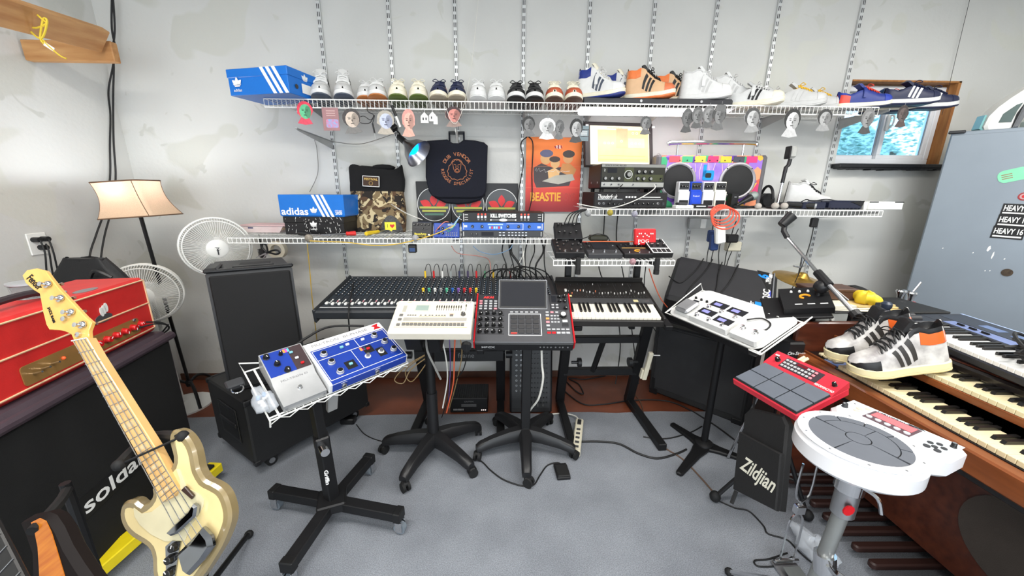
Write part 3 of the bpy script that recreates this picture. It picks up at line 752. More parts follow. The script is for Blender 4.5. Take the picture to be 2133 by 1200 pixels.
cutout(1165, 270, 22, 42, 'narrow grey paper cut-out between head scarf and suit faces', G(120), G(90), G(105), 8, Y=2.404)
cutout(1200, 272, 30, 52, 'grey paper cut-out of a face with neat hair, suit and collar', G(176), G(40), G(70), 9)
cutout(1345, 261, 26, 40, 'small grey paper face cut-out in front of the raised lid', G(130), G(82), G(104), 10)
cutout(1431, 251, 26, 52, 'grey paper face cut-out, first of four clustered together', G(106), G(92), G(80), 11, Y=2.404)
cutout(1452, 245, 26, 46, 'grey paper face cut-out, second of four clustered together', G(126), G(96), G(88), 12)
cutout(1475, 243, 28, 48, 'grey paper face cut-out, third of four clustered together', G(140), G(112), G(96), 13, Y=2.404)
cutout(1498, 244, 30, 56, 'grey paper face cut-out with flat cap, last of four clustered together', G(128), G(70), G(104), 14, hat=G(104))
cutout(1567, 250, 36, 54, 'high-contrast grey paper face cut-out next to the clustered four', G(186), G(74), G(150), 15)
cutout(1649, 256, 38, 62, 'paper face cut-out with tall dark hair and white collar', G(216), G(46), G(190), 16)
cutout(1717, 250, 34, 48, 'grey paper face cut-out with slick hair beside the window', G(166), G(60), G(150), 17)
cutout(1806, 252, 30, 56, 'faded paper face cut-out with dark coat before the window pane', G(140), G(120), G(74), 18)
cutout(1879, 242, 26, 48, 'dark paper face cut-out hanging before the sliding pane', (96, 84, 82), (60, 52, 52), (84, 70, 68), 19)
# pink card, trinkets, tag
M, w_, h = FR(672, 224, 706, 272, 2.398)
t = thing('printed_card', 'muted pink printed card with a small blue sticker', 'card', M)
MB().box(0, w_, 0, h, -.003, 0, .0008).build('card', pm('dusty_pink_card', (158, 118, 120), .6), t)
MB().prism(rrect(w_*.2, w_*.95, h*.12, h*.5, .01), 0, .0006).build('sticker', pm('sky_sticker', (120, 170, 214), .4, c2=(212, 110, 140), vs=60), t)
for k in range(3): MB().box(w_*.25, w_*.8, h*(.64+.1*k), h*(.67+.1*k), 0, .0005).build('text_line', pm('pale_pink_print', (206, 176, 172), .6), t)
for k, (px, py, sc, lab) in enumerate(((884, 242, 1, 'white toy house trinket beside the pinkish face'), (901, 240, .9, 'white toy house trinket with two towers'))):
    M, w_, h = FR(px-8*sc, py-14*sc, px+8*sc, py+14*sc, 2.40)
    t = thing('house_trinket', lab, 'trinket', M, 'toy house trinkets on the shoe shelf')
    MB().prism([(0, 0), (w_, 0), (w_, h*.5), (w_/2, h*.8), (0, h*.5)], -.012, 0).build('house', WHITE, t)
    for xx in (.25, .62): MB().box(w_*xx, w_*(xx+.16), h*.2, h*.4, 0, .0006).build('window_mark', SLOT, t)
    if k: MB().prism([(w_*.6, h*.4), (w_*1.2, h*.4), (w_*1.2, -h*.25), (w_*.6, -h*.25)], -.01, .001).build('wing', WHITE, t)
    MB().cyl((w_/2, h*.75, -.005), (w_/2, h*1.15, -.005), .0012, 5).build('hook', STEEL, t)
M, w_, h = FR(1207, 262, 1226, 294, 2.40)
t = thing('hanging_tag', 'small blue-grey tag sign beside the suit face cut-out', 'tag', M)
for a, b_ in ((0, .28), (.32, .72), (.76, 1)): MB().box(0, w_, h*a, h*b_, -.001, .001, .0004).build('tag_panel', pm('slate_tag', (112, 128, 134), .5), t)
for k in range(4): MB().box(w_*.15, w_*.85, h*(.38+.08*k), h*(.41+.08*k), .001, .0014).build('text_line', INKW, t)
# small cables and a pen hanging from the shoe shelf
wire('hanging_cable', 'thin black looped cable with a jack plug under the shoe shelf', [P(*q, Y=2.41) for q in ((765, 216), (766, 232), (778, 240), (770, 256), (752, 256), (748, 246), (758, 242), (772, 250), (780, 240), (776, 258))], .0022, CORD)
t = thing('jack_plug', 'black and silver jack plug dangling between two face cut-outs', 'plug', P(776, 257, Y=2.41))
MB().cyl((0, 0, 0), (.008, 0, -.055), .005, 8).build('sleeve', BLACK, t); MB().cyl((.008, 0, -.055), (.0115, 0, -.085), .003, 8).build('tip', CHROME, t)
a, b_ = P(816, 220, Y=2.405), P(834, 265, Y=2.405)
t = thing('marker_pen', 'black and white marker pen clipped to the shoe shelf', 'pen', frame(a, b_-a, (0, 1, 0))); L_ = (b_-a).length
MB().cyl((0, 0, 0), (L_*.5, 0, 0), .008, 8).build('cap', BLACK, t); MB().cyl((L_*.5, 0, 0), (L_, 0, 0), .007, 8).build('barrel', WHITE, t)
# LED shop light under the shoe shelf
la, lb = P(1206, 226, Y=2.45), P(1520, 226, Y=2.45)
t = thing('shop_light', 'long glowing white shop light hung under the shoe shelf', 'light', (la.x, 2.47, ZT-.012))
MB().box(0, lb.x-la.x, -.03, .07, -.008, 0, .003).build('housing', WHITE, t)
MB().box(.01, lb.x-la.x-.01, -.025, .065, -.034, -.008, .008).build('diffuser', pm('led_diffuser', (255, 250, 252), .4, var=0, emit=(255, 246, 250), es=9), t)
for k in range(3): wire('hanger', '', [(.1+k*.4, .02, 0), (.1+k*.4, .02, .012)], .002, WHITEW, parent=t)

# navy messenger bag -------------------------------------------
NAVY = pm('navy_canvas', (16, 18, 30), .9, var=.15, vs=120, bump=.2, bs=500)
M, w_, h = FR(886, 292, 1016, 424, 2.70)
t = thing('messenger_bag', 'navy messenger bag with orange circular lettering hung on a bracket', 'bag', M)
pts = [(.03, .30), (.05, .98), (.2, 1.0), (.36, 1.01), (.44, .965), (.5, .94), (.56, .965), (.64, 1.01), (.8, 1.0), (.95, .97), (1.0, .93), (.985, .55), (.965, .3), (.95, .14), (.86, .05), (.7, .0), (.5, -.02), (.3, .0), (.14, .08), (.05, .16)]
MB().prism([(x*w_, y*h) for x, y in pts], -.07, -.012, b=.012).build('body', NAVY, t)
fl = [(.0, .42), (.02, .75), (.05, .985), (.22, 1.0), (.37, 1.01), (.45, .955), (.55, .955), (.63, 1.01), (.8, 1.0), (.95, .97), (1.0, .9), (.985, .4), (.97, .2), (.92, .12), (.8, .09), (.2, .09), (.09, .12), (.04, .2)]
MB().prism([(x*w_, y*h) for x, y in fl], -.016, .006, b=.008).build('flap', NAVY, t)
ORG = pm('orange_print', (190, 122, 82), .8)
cx, cy = .51*w_, .56*h; m = MB()
arc_txt(m, 'DUB VENDOR', .034, T(cx, cy, .0065), .093, 150, 30)
m.build('lettering', ORG, t); m = MB()
arc_txt(m, 'REGGAE SPECIALIST', .030, T(cx, cy, .0065), .101, 186, 354, True)
m.build('lettering', ORG, t)
m = MB(); rr = random.Random(4); ring = []
for i in range(26):
    a = 2*PI*i/26-PI/2; rx = .062*(1.12-.32*math.sin(a)); ry = .066; j = 1+.05*(-1)**i
    ring.append((cx+rx*math.cos(a)*j*.9, cy-.008+ry*math.sin(a)*j, .007))
m.tube(ring, .0022, 5, True)
hd = [(-.028, .03), (-.03, .052), (-.018, .058), (0, .062), (.018, .058), (.03, .052), (.028, .03), (.024, .0), (.014, -.022), (0, -.028), (-.014, -.022), (-.024, 0)]
m.tube([(cx+x, cy+y, .007) for x, y in hd], .0016, 5, True)
for pl in ([(-.02, .028), (-.006, .024)], [(.006, .024), (.02, .028)], [(-.006, .02), (-.008, .004), (0, 0), (.008, .004), (.006, .02)], [(-.012, -.006), (-.008, -.02), (.008, -.02), (.012, -.006), (0, -.003), (-.012, -.006)]):
    m.tube([(cx+x, cy+y, .007) for x, y in pl], .002, 5)
m.build('lion_emblem', ORG, t)['kind'] = 'stuff'
for xx in (.39, .62): MB().box(xx*w_-.006, xx*w_+.006, .93*h, 1.13*h, -.05, -.045, .001).build('strap', NAVY, t)
MB().box(.39*w_-.006, .62*w_+.006, 1.10*h, 1.15*h, -.052, -.046, .002).build('buckle', BLACK, t)
# bracket hook the bag hangs on
a = P(944, 268, Y=2.62)
o = MB().prism([(0, 0), (.17, .0), (.17, -.11), (0, -.02)], -.002, .002).build('bag_bracket', WHITEW); o.matrix_world = frame(V((a.x+.015, 2.61, a.z)), (0, 1, 0), (0, 0, 1)); tag(o, 'white shelf bracket the navy bag hangs from', 'bracket')

# black and camo sack ------------------------------------------
def camomat():
    mt = pm('camouflage_cloth', (120, 104, 78), .9, var=.02, bump=.1); N = mt.node_tree.nodes; L = mt.node_tree.links; b = N['Principled BSDF']
    tc = N.new('ShaderNodeTexCoord'); prev = None
    for sc, th, c, off in ((14, .53, (84, 62, 44), 0), (16, .57, (196, 180, 142), 5), (17, .58, (40, 34, 30), 11)):
        mp = N.new('ShaderNodeMapping'); mp.inputs['Location'].default_value = (off, off, off); L.new(tc.outputs['Object'], mp.inputs[0])
        n = N.new('ShaderNodeTexNoise'); n.inputs['Scale'].default_value = sc; n.inputs['Detail'].default_value = 1.5; n.inputs['Distortion'].default_value = 1.2; L.new(mp.outputs[0], n.inputs[0])
        r = N.new('ShaderNodeMath'); r.operation = 'GREATER_THAN'; r.inputs[1].default_value = th; L.new(n.outputs['Fac'], r.inputs[0])
        mx = N.new('ShaderNodeMix'); mx.data_type = 'RGBA'; L.new(r.outputs[0], mx.inputs['Factor']); mx.inputs['B'].default_value = lin(c)
        if prev: L.new(prev, mx.inputs['A'])
        else: mx.inputs['A'].default_value = lin((122, 104, 76))
        prev = mx.outputs['Result']
    L.new(prev, b.inputs['Base Color']); return mt
M, w_, h = FR(722, 338, 838, 476, 2.62)
M[2][3] = ZML+.004
t = thing('cloth_sack', 'tall sack with black top and camouflage bottom, patch on front', 'bag', M @ Matrix.Rotation(math.radians(-4), 4, 'X'))
def sackbody(u0, u1, ex):
    def fn(u, v):
        yy = h*(u0+(u1-u0)*u); a = 2*PI*v; wob = 1+.02*math.sin(a*3+u*5)
        wx = w_*.49*(1-.05*abs(u-.5))*wob+ex; wz = .07*(1-.5*(u0+(u1-u0)*u)**3)+ex
        top = .04*h*math.sin(3*a+1)*(1 if (u0+(u1-u0)*u) > .97 else 0)
        return (w_*.5+wx*math.copysign(abs(math.cos(a))**.5, math.cos(a)), yy+top, -.06+wz*math.copysign(abs(math.sin(a))**.6, math.sin(a)))
    return fn
m = MB(); m.grid(sackbody(0, .66, 0), 8, 32); m.build('camo_bottom', camomat(), t, ang=60)
BLKC = pm('black_fleece', (17, 17, 19), .95, bump=.2)
m = MB(); m.grid(sackbody(.63, 1.0, .003), 6, 32); m.build('black_top', BLKC, t, ang=60)
MB().ball((w_*.3, h*.985, -.06), (w_*.2, h*.035, .04)).ball((w_*.63, h*1.0, -.06), (w_*.22, h*.05, .045)).build('gathered_rim', BLKC, t, ang=60)
pz = .018
Mp = T(w_*.3, h*.70, pz) @ RZ(-3); pw, ph = w_*.30, h*.16
MB().box(0, pw, 0, ph, 0, .003, .001, Mp).build('patch', INKW, t)
MB().box(.004, pw-.004, .004, ph-.004, .003, .0036, 0, Mp).build('patch_panel', pm('brown_patch', (62, 44, 34), .8), t)
txt('FESTIVAL', .02, Mp @ T(pw/2, ph*.68, .0038), pm('gold_thread', (210, 176, 96), .7), t, fit=pw*.8, bold=.0004)
m = MB(); [m.tube([(pw/2+s_*(.012*math.cos(a*.5)), ph*.32+.012*math.sin(a*.5), .004) for a in range(-3, 4)], .0012, 4, M=Mp) for s_ in (-1, 1)]; m.build('wreath_mark', pm('gold_thread', (210, 176, 96), .7), t)

# three record-style emblem boards -----------------------------
RDL, YGS = pm('red_print', (206, 44, 48), .5), pm('yellow_green_print', (176, 178, 82), .5)
for k, (xa, xb, yt, yb) in enumerate(((868, 939, 378, 466), (939.5, 1010, 380, 466), (1010.5, 1079, 382, 466))):
    M, w_, h = FR(xa, yt, xb, yb, 2.755); 
    t = thing('emblem_board', ['black board with emblem disc next to the bass pedal', 'black board with emblem disc under the navy bag', 'black board with emblem disc beside the orange poster'][k], 'board', M, 'black emblem boards on the back wall')
    MB().box(0, w_, 0, h, -.012, 0, .002).build('board', pm('black_board', (24, 24, 26), .5), t)
    c = (w_/2, h*.46); r = w_*.485
    MB().prism(circ(c[0], c[1], r, 40), 0, .001).build('white_ring', INKW, t)
    MB().prism(circ(c[0], c[1], r*.965, 40), .0005, .0016).build('disc', pm('dark_disc', (40, 40, 42), .3), t)
    for a in (0, 66, -66):
        m = MB(); pts = []
        for i in range(9): u = i/8; pts.append((.22*r*math.sin(PI*u), .74*r*u))
        for i in range(7, 0, -1): u = i/8; pts.append((-.22*r*math.sin(PI*u), .74*r*u))
        m.prism(pts, .0016, .0022+.0002*(a/66), T(c[0]-math.copysign(.14*r, a)*(a != 0), c[1]-.09*r, 0) @ RZ(a)); m.build('leaf_mark', RDL, t)
    for i in range(3): MB().box(c[0]-r*(.86-.14*i), c[0]+r*(.86-.14*i), c[1]-r*(.24+.2*i), c[1]-r*(.12+.2*i), .0016, .003).build('stripe_mark', YGS if i < 2 else pm('teal_print', (84, 120, 104), .5), t)

# orange poster -------------------------------------------------
def postermat():
    mt = pm('orange_poster_print', (226, 104, 44), .5, var=.02); N = mt.node_tree.nodes; L = mt.node_tree.links; b = N['Principled BSDF']
    tc = N.new('ShaderNodeTexCoord'); sp = N.new('ShaderNodeSeparateXYZ'); L.new(tc.outputs['Generated'], sp.inputs[0])
    r = N.new('ShaderNodeValToRGB'); r.color_ramp.elements[0].color = lin((150, 36, 40)); r.color_ramp.elements[0].position = .05
    r.color_ramp.elements[1].color = lin((232, 122, 48)); r.color_ramp.elements[1].position = .8
    e = r.color_ramp.elements.new(.38); e.color = lin((214, 66, 52))
    L.new(sp.outputs['Y'], r.inputs[0]); L.new(r.outputs[0], b.inputs['Base Color']); return mt
M, w_, h = FR(1095, 286, 1209, 441, 2.775)
t = thing('poster', 'orange and red poster with yellow block lettering on the back wall', 'poster', M)
MB().box(0, w_, 0, h, -.001, .0005).build('sheet', postermat(), t)
def pp(nm, poly, c, z=.0007): MB().prism([(x*w_, y*h) for x, y in poly], .0004, z).build(nm, pm('poster_ink_%d_%d_%d' % c, c, .5), t)
pp('dark_shape', [(.15, .42), (.14, .6), (.28, .66), (.5, .6), (.75, .62), (.86, .5), (.8, .36), (.2, .33)], (62, 52, 54))
pp('tan_shape', circ(.36, .72, .10, 14, ry=.075), (206, 158, 104), .0009); pp('tan_shape', circ(.53, .66, .085, 14, ry=.065), (214, 166, 110), .0010); pp('tan_shape', circ(.76, .73, .09, 14, ry=.07), (202, 148, 96), .0009)
pp('hair_shape', circ(.37, .79, .12, 14, ry=.05), (84, 84, 112), .0011); pp('hair_shape', circ(.52, .715, .10, 14, ry=.04), (58, 42, 36), .0012); pp('hair_shape', circ(.77, .785, .11, 14, ry=.05), (52, 42, 38), .0011)
pp('grey_shape', [(.3, .42), (.55, .5), (.85, .52), (.9, .44), (.6, .38)], (176, 172, 160), .0012)
pp('tan_shape', [(.42, .44), (.4, .56), (.52, .6), (.62, .56), (.6, .45)], (222, 176, 118), .0010)
pp('ochre_shape', [(.62, .55), (.66, .66), (.8, .66), (.92, .58), (.86, .48)], (196, 134, 74), .0010)
for i in range(6): pp('striped_ball', [(.5+.03*i, .85+.015*abs(i-2.5)), (.53+.03*i, .85), (.545+.022*i, .9-.003*(i-2.5)**2), (.515+.026*i, .905-.003*(i-2.5)**2)], (226, 206, 196) if i % 2 else (150, 44, 66), .0009)
YB_ = pm('yellow_block_print', (224, 160, 48), .5)
txt('BEASTIE', .085, T(w_*.37, h*.20, .0016), YB_, t, fit=w_*.56, bold=.0025); txt('BOYS', .075, T(w_*.78, h*.2, .0016), pm('rust_block_print', (176, 60, 50), .5), t, fit=w_*.26, bold=.001)
m = MB(); m.tube([(x*w_, y*h, .0018) for x, y in ((.17, .56), (.19, .6), (.2, .55), (.24, .6), (.26, .55), (.34, .58), (.36, .54), (.42, .56), (.5, .55), (.55, .58), (.6, .53), (.66, .56), (.72, .55), (.8, .56))], .0012, 4); m.build('pen_scribble', INKW, t)
for yy in (.33, .62): MB().box(0, w_, h*yy, h*yy+.0012, .0004, .0009).build('fold_line', pm('fold_pale', (232, 140, 90), .6), t)

# clamp lamp with blue bulb ------------------------------------
a = P(838, 288, Y=2.60); b_ = P(866, 316, Y=2.50); ax = V((.74, -.30, -.60)).normalized()
t = thing('clamp_lamp', 'silver clamp lamp with glowing blue bulb under the shoe shelf', 'lamp', frame(P(846, 298, Y=2.58), ax.orthogonal(), ax.cross(ax.orthogonal())))
if (t.matrix_world.to_3x3() @ V((0, 0, 1))).dot(ax) < 0: t.matrix_world = t.matrix_world @ RX(180)
ALU = pm('spun_aluminium', (166, 166, 170), .28, 1.0)
MB().lathe([(.018, -.02), (.024, .0), (.034, .02), (.07, .06), (.092, .11), (.096, .115), (.094, .116), (.088, .108), (.066, .062), (.03, .024)], 24, close=False).build('reflector', ALU, t)
MB().lathe([(.0, -.075), (.018, -.07), (.02, -.03), (.022, .005), (.0, .01)], 14).build('socket', BLACK, t)
MB().lathe([(.0, .085), (.03, .08), (.045, .062), (.04, .04), (.02, .015), (.0, .012)], 16).build('bulb', pm('blue_bulb', (20, 150, 255), .3, var=0, emit=(0, 130, 255), es=7), t)
m = MB(); m.tube(crom([(0, 0, -.05), (.02, .0, -.08), (.01, .03, -.11)], 4), .006, 6); m.box(-.012, .03, .01, .05, -.14, -.10, .006); m.build('clamp', BLACK, t)
# ================================================================ device helpers
MC = {}
def cmesh(key, fn):
    if key not in MC: MC[key] = fn()
    return MC[key]
def knob(par, x, y, r, h, mat, z=0.0, cap=None, name='knob', M=None, ptr=INKW):
    def mk():
        m = MB(); m.lathe([(r*1.05, 0), (r*1.05, h*.15), (r*.92, h*.2), (r*.85, h*.92), (r*.75, h), (0, h)], 14)
        me = m.mesh(name, mat, 40); me.materials.append(ptr if cap is None else cap)
        mm = MB()
        return me
    me = cmesh(('knob', round(r, 5), round(h, 5), mat.name), mk)
    X = T(x, y, z)
    if M is not None: X = M @ X
    o = inst(name, me, par, X @ RZ(rnd.uniform(0, 360)))
    pme = cmesh(('ptr', round(r, 5), round(h, 5), (cap or ptr).name), lambda: (MB().lathe([(r*.7, h), (r*.7, h+r*.05), (0, h+r*.06)], 12) if cap else MB().box(-r*.09, r*.09, r*.1, r*.8, h-.0001, h+r*.06)).mesh('pointer', cap or ptr, 40))
    inst('cap' if cap else 'pointer', pme, o)
    return o
def btn(par, x, y, w_, h, d, mat, z=0.0, name='button', M=None, b=None):
    me = cmesh((name, round(w_, 5), round(h, 5), round(d, 5), mat.name), lambda: MB().box(-w_/2, w_/2, -h/2, h/2, 0, d, min(w_, h, d)*.2 if b is None else b).mesh(name, mat))
    X = T(x, y, z)
    return inst(name, me, par, M @ X if M is not None else X)
def flat(par, x0, x1, y0, y1, mat, z=0.0, d=.0006, name='panel', M=None, b=0):
    return MB().box(x0, x1, y0, y1, z, z+d, b, M).build(name, mat, par)
def jack(par, x, y, r, z=0.0, name='jack', M=None):
    me = cmesh(('jack', round(r, 5)), lambda: MB().lathe([(r, 0), (r, r*.5), (r*.75, r*.7), (r*.5, r*.7), (r*.45, 0)], 12, close=False).mesh('jack', STEEL))
    X = T(x, y, z); o = inst(name, me, par, M @ X if M is not None else X)
    inst('bore', cmesh(('bore', round(r, 5)), lambda: MB().prism(circ(0, 0, r*.5, 10), 0, r*.2).mesh('bore', INKK)), o)
    return o
def fsw(par, x, y, r, z=0.0, M=None, name='footswitch'):
    me = cmesh(('fsw', round(r, 5)), lambda: MB().lathe([(r*1.3, 0), (r*1.3, r*.35), (r*.8, r*.4), (r*.75, r*1.3), (r, r*1.35), (r*.95, r*1.8), (0, r*1.95)], 14).mesh('footswitch', CHROME))
    X = T(x, y, z); return inst(name, me, par, M @ X if M is not None else X)
def led(par, x, y, r, mat, z=0.0, M=None):
    me = cmesh(('led', round(r, 5), mat.name), lambda: MB().ball((0, 0, 0), r, 8, 6).mesh('led', mat)); X = T(x, y, z)
    return inst('led', me, par, M @ X if M is not None else X)
def dev(name, label, cat, M, w_, h, d, mat, b=.004, group=None):
    t = thing(name, label, cat, M, group); MB().box(0, w_, 0, h, -d, 0, b).build('body', mat, t); return t
LEDR = pm('red_led', (255, 60, 50), .3, var=0, emit=(255, 40, 30), es=6)
LEDW = pm('white_led', (255, 240, 235), .3, var=0, emit=(255, 230, 225), es=4)
LCD = pm('grey_lcd', (150, 166, 158), .25, var=.03)
SCREEN = pm('dark_screen', (36, 37, 42), .45, var=.02, spec=.15)
KN = pm('black_knob', (20, 20, 21), .35); KS = pm('silver_knob', (196, 196, 194), .25, .8); KWH = pm('white_knob', (226, 226, 222), .4)
BLUEP = pm('blue_panel', (24, 62, 150), .35, var=.04)
ALUP = pm('aluminium_case', (186, 186, 184), .38, .55)
# ================================================================ middle wire shelf (corner side)
zs_ = ZML+.0045
q = P(512, 484, Z=zs_)
t = thing('mailing_box', 'flat white and pink mailing carton at the end of the tool shelf', 'box', T(q.x, q.y, zs_) @ RZ(-3))
CARD = pm('white_card_pink', (226, 214, 212), .7, c2=(214, 190, 190), vs=8)
MB().prism([(0, .0), (.23, 0), (.26, .045), (-.03, .045)], 0, .16, FX.inverted() @ T(0, 0, 0) if False else Matrix(((1, 0, 0, 0), (0, 0, 1, 0), (0, 1, 0, 0), (0, 0, 0, 1)))).build('carton', CARD, t)
MB().prism([(-.04, .045), (.28, .045), (.30, .05), (-.035, .05)], -.01, .17, Matrix(((1, 0, 0, 0), (0, 0, 1, 0), (0, 1, 0, 0), (0, 0, 0, 1)))).build('lid', pm('pink_card', (222, 186, 186), .7), t)
MB().grid(lambda u, v: (.245+.07*u, .0+.16*v, .012+.03*v+.012*math.sin(u*5+v*7)), 5, 5).build('torn_flap', pm('kraft_paper', (206, 188, 152), .8), t)
MB().box(.02, .055, -.001, 0, .026, .034).build('print_mark', pm('navy_print', (52, 58, 100), .6), t)
def tool(label, a, b_, hc, hl, shaft=True, hr=.013, name='screwdriver', cat='screwdriver'):
    p, q_ = P(*a, Z=zs_+.014), P(*b_, Z=zs_+.014); L_ = (q_-p).length
    t = thing(name, label, cat, frame(p, q_-p, (0, 0, 1)), 'tools lying on the middle shelf'); hl *= L_
    prof = [(0, 0), (hr*.9, .002), (hr, hl*.2), (hr*.8, hl*.75), (hr*.95, hl*.9), (hr*.5, hl), (0, hl)]
    MB().lathe([(r, z) for r, z in prof], 10, Matrix(((0, 0, 1, 0), (1, 0, 0, 0), (0, 1, 0, 0), (0, 0, 0, 1)))).build('handle', hc, t)
    if shaft: MB().cyl((hl, 0, 0), (L_, 0, 0), .0035, 6).build('shaft', STEEL, t)
    return t
TRED = pm('red_grip', (206, 48, 44), .4); TYEL = pm('yellow_grip', (222, 190, 44), .35)
tool('screwdriver with small black handle, nearest the round glass badge', (622, 486), (690, 492), BLACK, .38)
t = tool('screwdriver with thick black handle and red collar', (742, 486), (668, 489), TRED, .30, True, .015); L_ = .0
tool('screwdriver with long black grip lying behind the red-collared one', (652, 476), (705, 479), BLACK, .7, True, .011)
tool('black and red pliers handle lying behind the screwdrivers', (735, 480), (688, 482), TRED, .9, False, .009, 'pliers', 'pliers')
tool('black marker lying among the tools', (664, 482), (700, 484), BLACK, .95, False, .012, 'marker_pen', 'pen')
tool('screwdriver with translucent yellow handle beside the clear dome lamp', (762, 487), (815, 478), TYEL, .5, True, .014)
# clear dome lamp with sticker
q = P(812, 484, Z=zs_)
t = thing('dome_lamp', 'clear plastic dome lamp with yellow heart sticker on the tool shelf', 'lamp', (q.x, q.y+.07, zs_))
CLEAR = pm('clear_plastic', (240, 242, 244), .08, trans=.9, ior=1.15, var=0)
MB().lathe([(.083, .0), (.085, .003), (.082, .03), (.07, .07), (.05, .105), (.026, .13), (.024, .135), (.022, .13), (.046, .103), (.066, .069), (.079, .03), (.08, 0)], 28, close=False).build('dome', CLEAR, t)
MB().lathe([(0, .128), (.024, .128), (.024, .15), (.028, .155), (.028, .17), (.018, .175), (.012, .19), (0, .192)], 16).build('socket', WHITE, t)
MB().lathe([(0, .05), (.018, .055), (.022, .08), (.014, .115), (0, .13)], 12).build('bulb', pm('pale_blue_bulb', (150, 200, 240), .2), t)
Ms = T(.012, -.087, .045) @ RZ(8) @ RX(4) @ FX
MB().prism([(-.036, -.026), (-.01, -.026), (.004, -.038), (.012, -.026), (.036, -.026), (.036, .026), (-.036, .026)], 0, .001, Ms, b=.0).build('sticker', pm('yellow_sticker', (244, 226, 60), .5), t)
txt('1', .034, Ms @ T(-.018, 0, .0014), pm('olive_print', (120, 124, 30), .6), t)
hp = [(0.0, -.016)]+[(.018*math.sin(a)**3*1.0, .001*(13*math.cos(a)-5*math.cos(2*a)-2*math.cos(3*a)-math.cos(4*a))) for a in [2*PI*i/24 for i in range(1, 24)]]
MB().prism([(.012+x*.85, y*.85) for x, y in [(.018*math.sin(a)**3, .00115*(13*math.cos(a)-5*math.cos(2*a)-2*math.cos(3*a)-math.cos(4*a))) for a in [2*PI*i/24 for i in range(24)]]], .001, .0016, Ms).build('heart', pm('heart_red', (206, 36, 44), .5), t)
wire('lamp_cord', 'white cord running from the dome lamp behind the bass pedal', [t.matrix_world.translation+V((0, 0, .19)), P(825, 432, Y=2.46), P(850, 446, Y=2.5), P(880, 458, Y=2.5)], .003, CORDW)
# bass pedal and blue patch pedal
def stand_pedal(name, label, x0, y0, x1, y1, Y, d, mat, tilt=-18, group=None):
    M, w_, h = FR(x0, y0, x1, y1, Y); M[2][3] = zs_+.0
    return dev(name, label, 'effects pedal', M @ RX(tilt), w_, h/math.cos(math.radians(tilt)), d, mat, group=group), w_, h/math.cos(math.radians(tilt))
t, w_, h = stand_pedal('effects_pedal', 'black bass preamp pedal with yellow lettering', 857, 460, 899, 492, 2.315, .035, BLACK)
for i in range(5): knob(t, w_*(.13+.175*i), h*.82, .006, .009, KN)
txt('BassAmp', .018, T(w_*.42, h*.22, .0004), pm('yellow_print', (222, 206, 70), .6), t, fit=w_*.6, bold=.0005); txt('DRIVER DI', .008, T(w_*.48, h*.08, .0004), pm('yellow_print', (222, 206, 70), .6), t, fit=w_*.45)
fsw(t, w_*.85, h*.15, .005); knob(t, w_*.55, h*.58, .005, .008, KN)
m = MB(); m.tube([(w_*x, h*y, .001) for x, y in ((.08, .5), (.2, .56), (.42, .56), (.52, .44), (.72, .5), (.9, .58))], .001, 4); m.build('curve_print', DARK, t)
t, w_, h = stand_pedal('patch_pedal', 'blue patchable pedal with coloured patch cables', 902, 462, 956, 492, 2.315, .03, BLUEP)
for i in range(6): 
    for j in range(2): jack(t, w_*(.5+.08*i), h*(.16+.15*j), .0035)
for q in ((.2, .62), (.36, .62), (.2, .3), (.36, .3)): knob(t, w_*q[0], h*q[1], .008, .01, KN)
flat(t, w_*.55, w_*.85, h*.8, h*.92, pm('grey_label', (170, 176, 186), .5))
for i, (c, pts) in enumerate((((230, 130, 110), [(.08, .35, .004), (.2, .55, .03), (.45, .95, .035), (.6, 1.0, .02)]), ((230, 232, 230), [(.56, .62, .004), (.75, .6, .035), (.95, 1.1, .03), (1.02, 1.4, .02)]), ((70, 170, 120), [(.5, .7, .004), (.6, .35, .03), (.8, .6, .04), (1.0, 1.3, .02)]), ((130, 180, 226), [(.7, 1.0, .004), (.78, .8, .03), (.9, 1.0, .04), (1.02, 1.35, .02)]))):
    wire('patch_cable', '', [(x*w_, y*h, z) for x, y, z in pts], .0022, pm('cable_%d' % c[0]+str(i), c, .5), parent=t)
# rack units
def rack(name, label, x0, y0, x1, y1, zb, zt, mat, d=.22):
    M, w_, h = FR(x0, y0, x1, y1, 2.335); M[2][3] = zb; h = zt-zb
    t = dev(name, label, 'rack unit', M, w_, h, d, mat, .002)
    for xx in (.012, w_-.012): MB().cyl((xx, 0.006, .004), (xx, h-.006, .004), .0022, 6).build('rack_rail', WHITEW, t)
    return t, w_, h
zr = [zs_+.001, zs_+.042, zs_+.092, zs_+.152]
t, w_, h = rack('rack_unit', 'dark grey rack effects unit at the bottom of the stack', 962, 483, 1131, 495, zr[0], zr[1]-.0006, DARK)
for i in range(2): knob(t, w_*(.125+.06*i), h*.45, .007, .008, KN)
flat(t, w_*.24, w_*.39, h*.2, h*.8, SCREEN, name='display')
for i in range(2):
    for j in range(2): btn(t, w_*(.47+.045*i), h*(.3+.4*j), .014, .006, .002, STEEL)
for i in range(6):
    for j in range(2): btn(t, w_*(.58+.042*i), h*(.3+.4*j), .012, .006, .002, STEEL)
t, w_, h = rack('rack_unit', 'blue rack unit with black knobs in the middle of the stack', 962, 466, 1133, 484, zr[1], zr[2]-.0006, pm('rack_blue', (30, 92, 184), .4))
for x in (.13, .245, .56, .69, .82): knob(t, w_*x, h*.5, .009, .011, KN)
flat(t, w_*.315, w_*.5, h*.68, h*.84, pm('pale_blue_print', (170, 200, 232), .5)); 
for i in range(6): flat(t, w_*(.33+.028*i), w_*(.35+.028*i), h*.22, h*.52, RED if i in (1, 4) else pm('pale_blue_print', (170, 200, 232), .5), name='scale_mark')
m = MB()
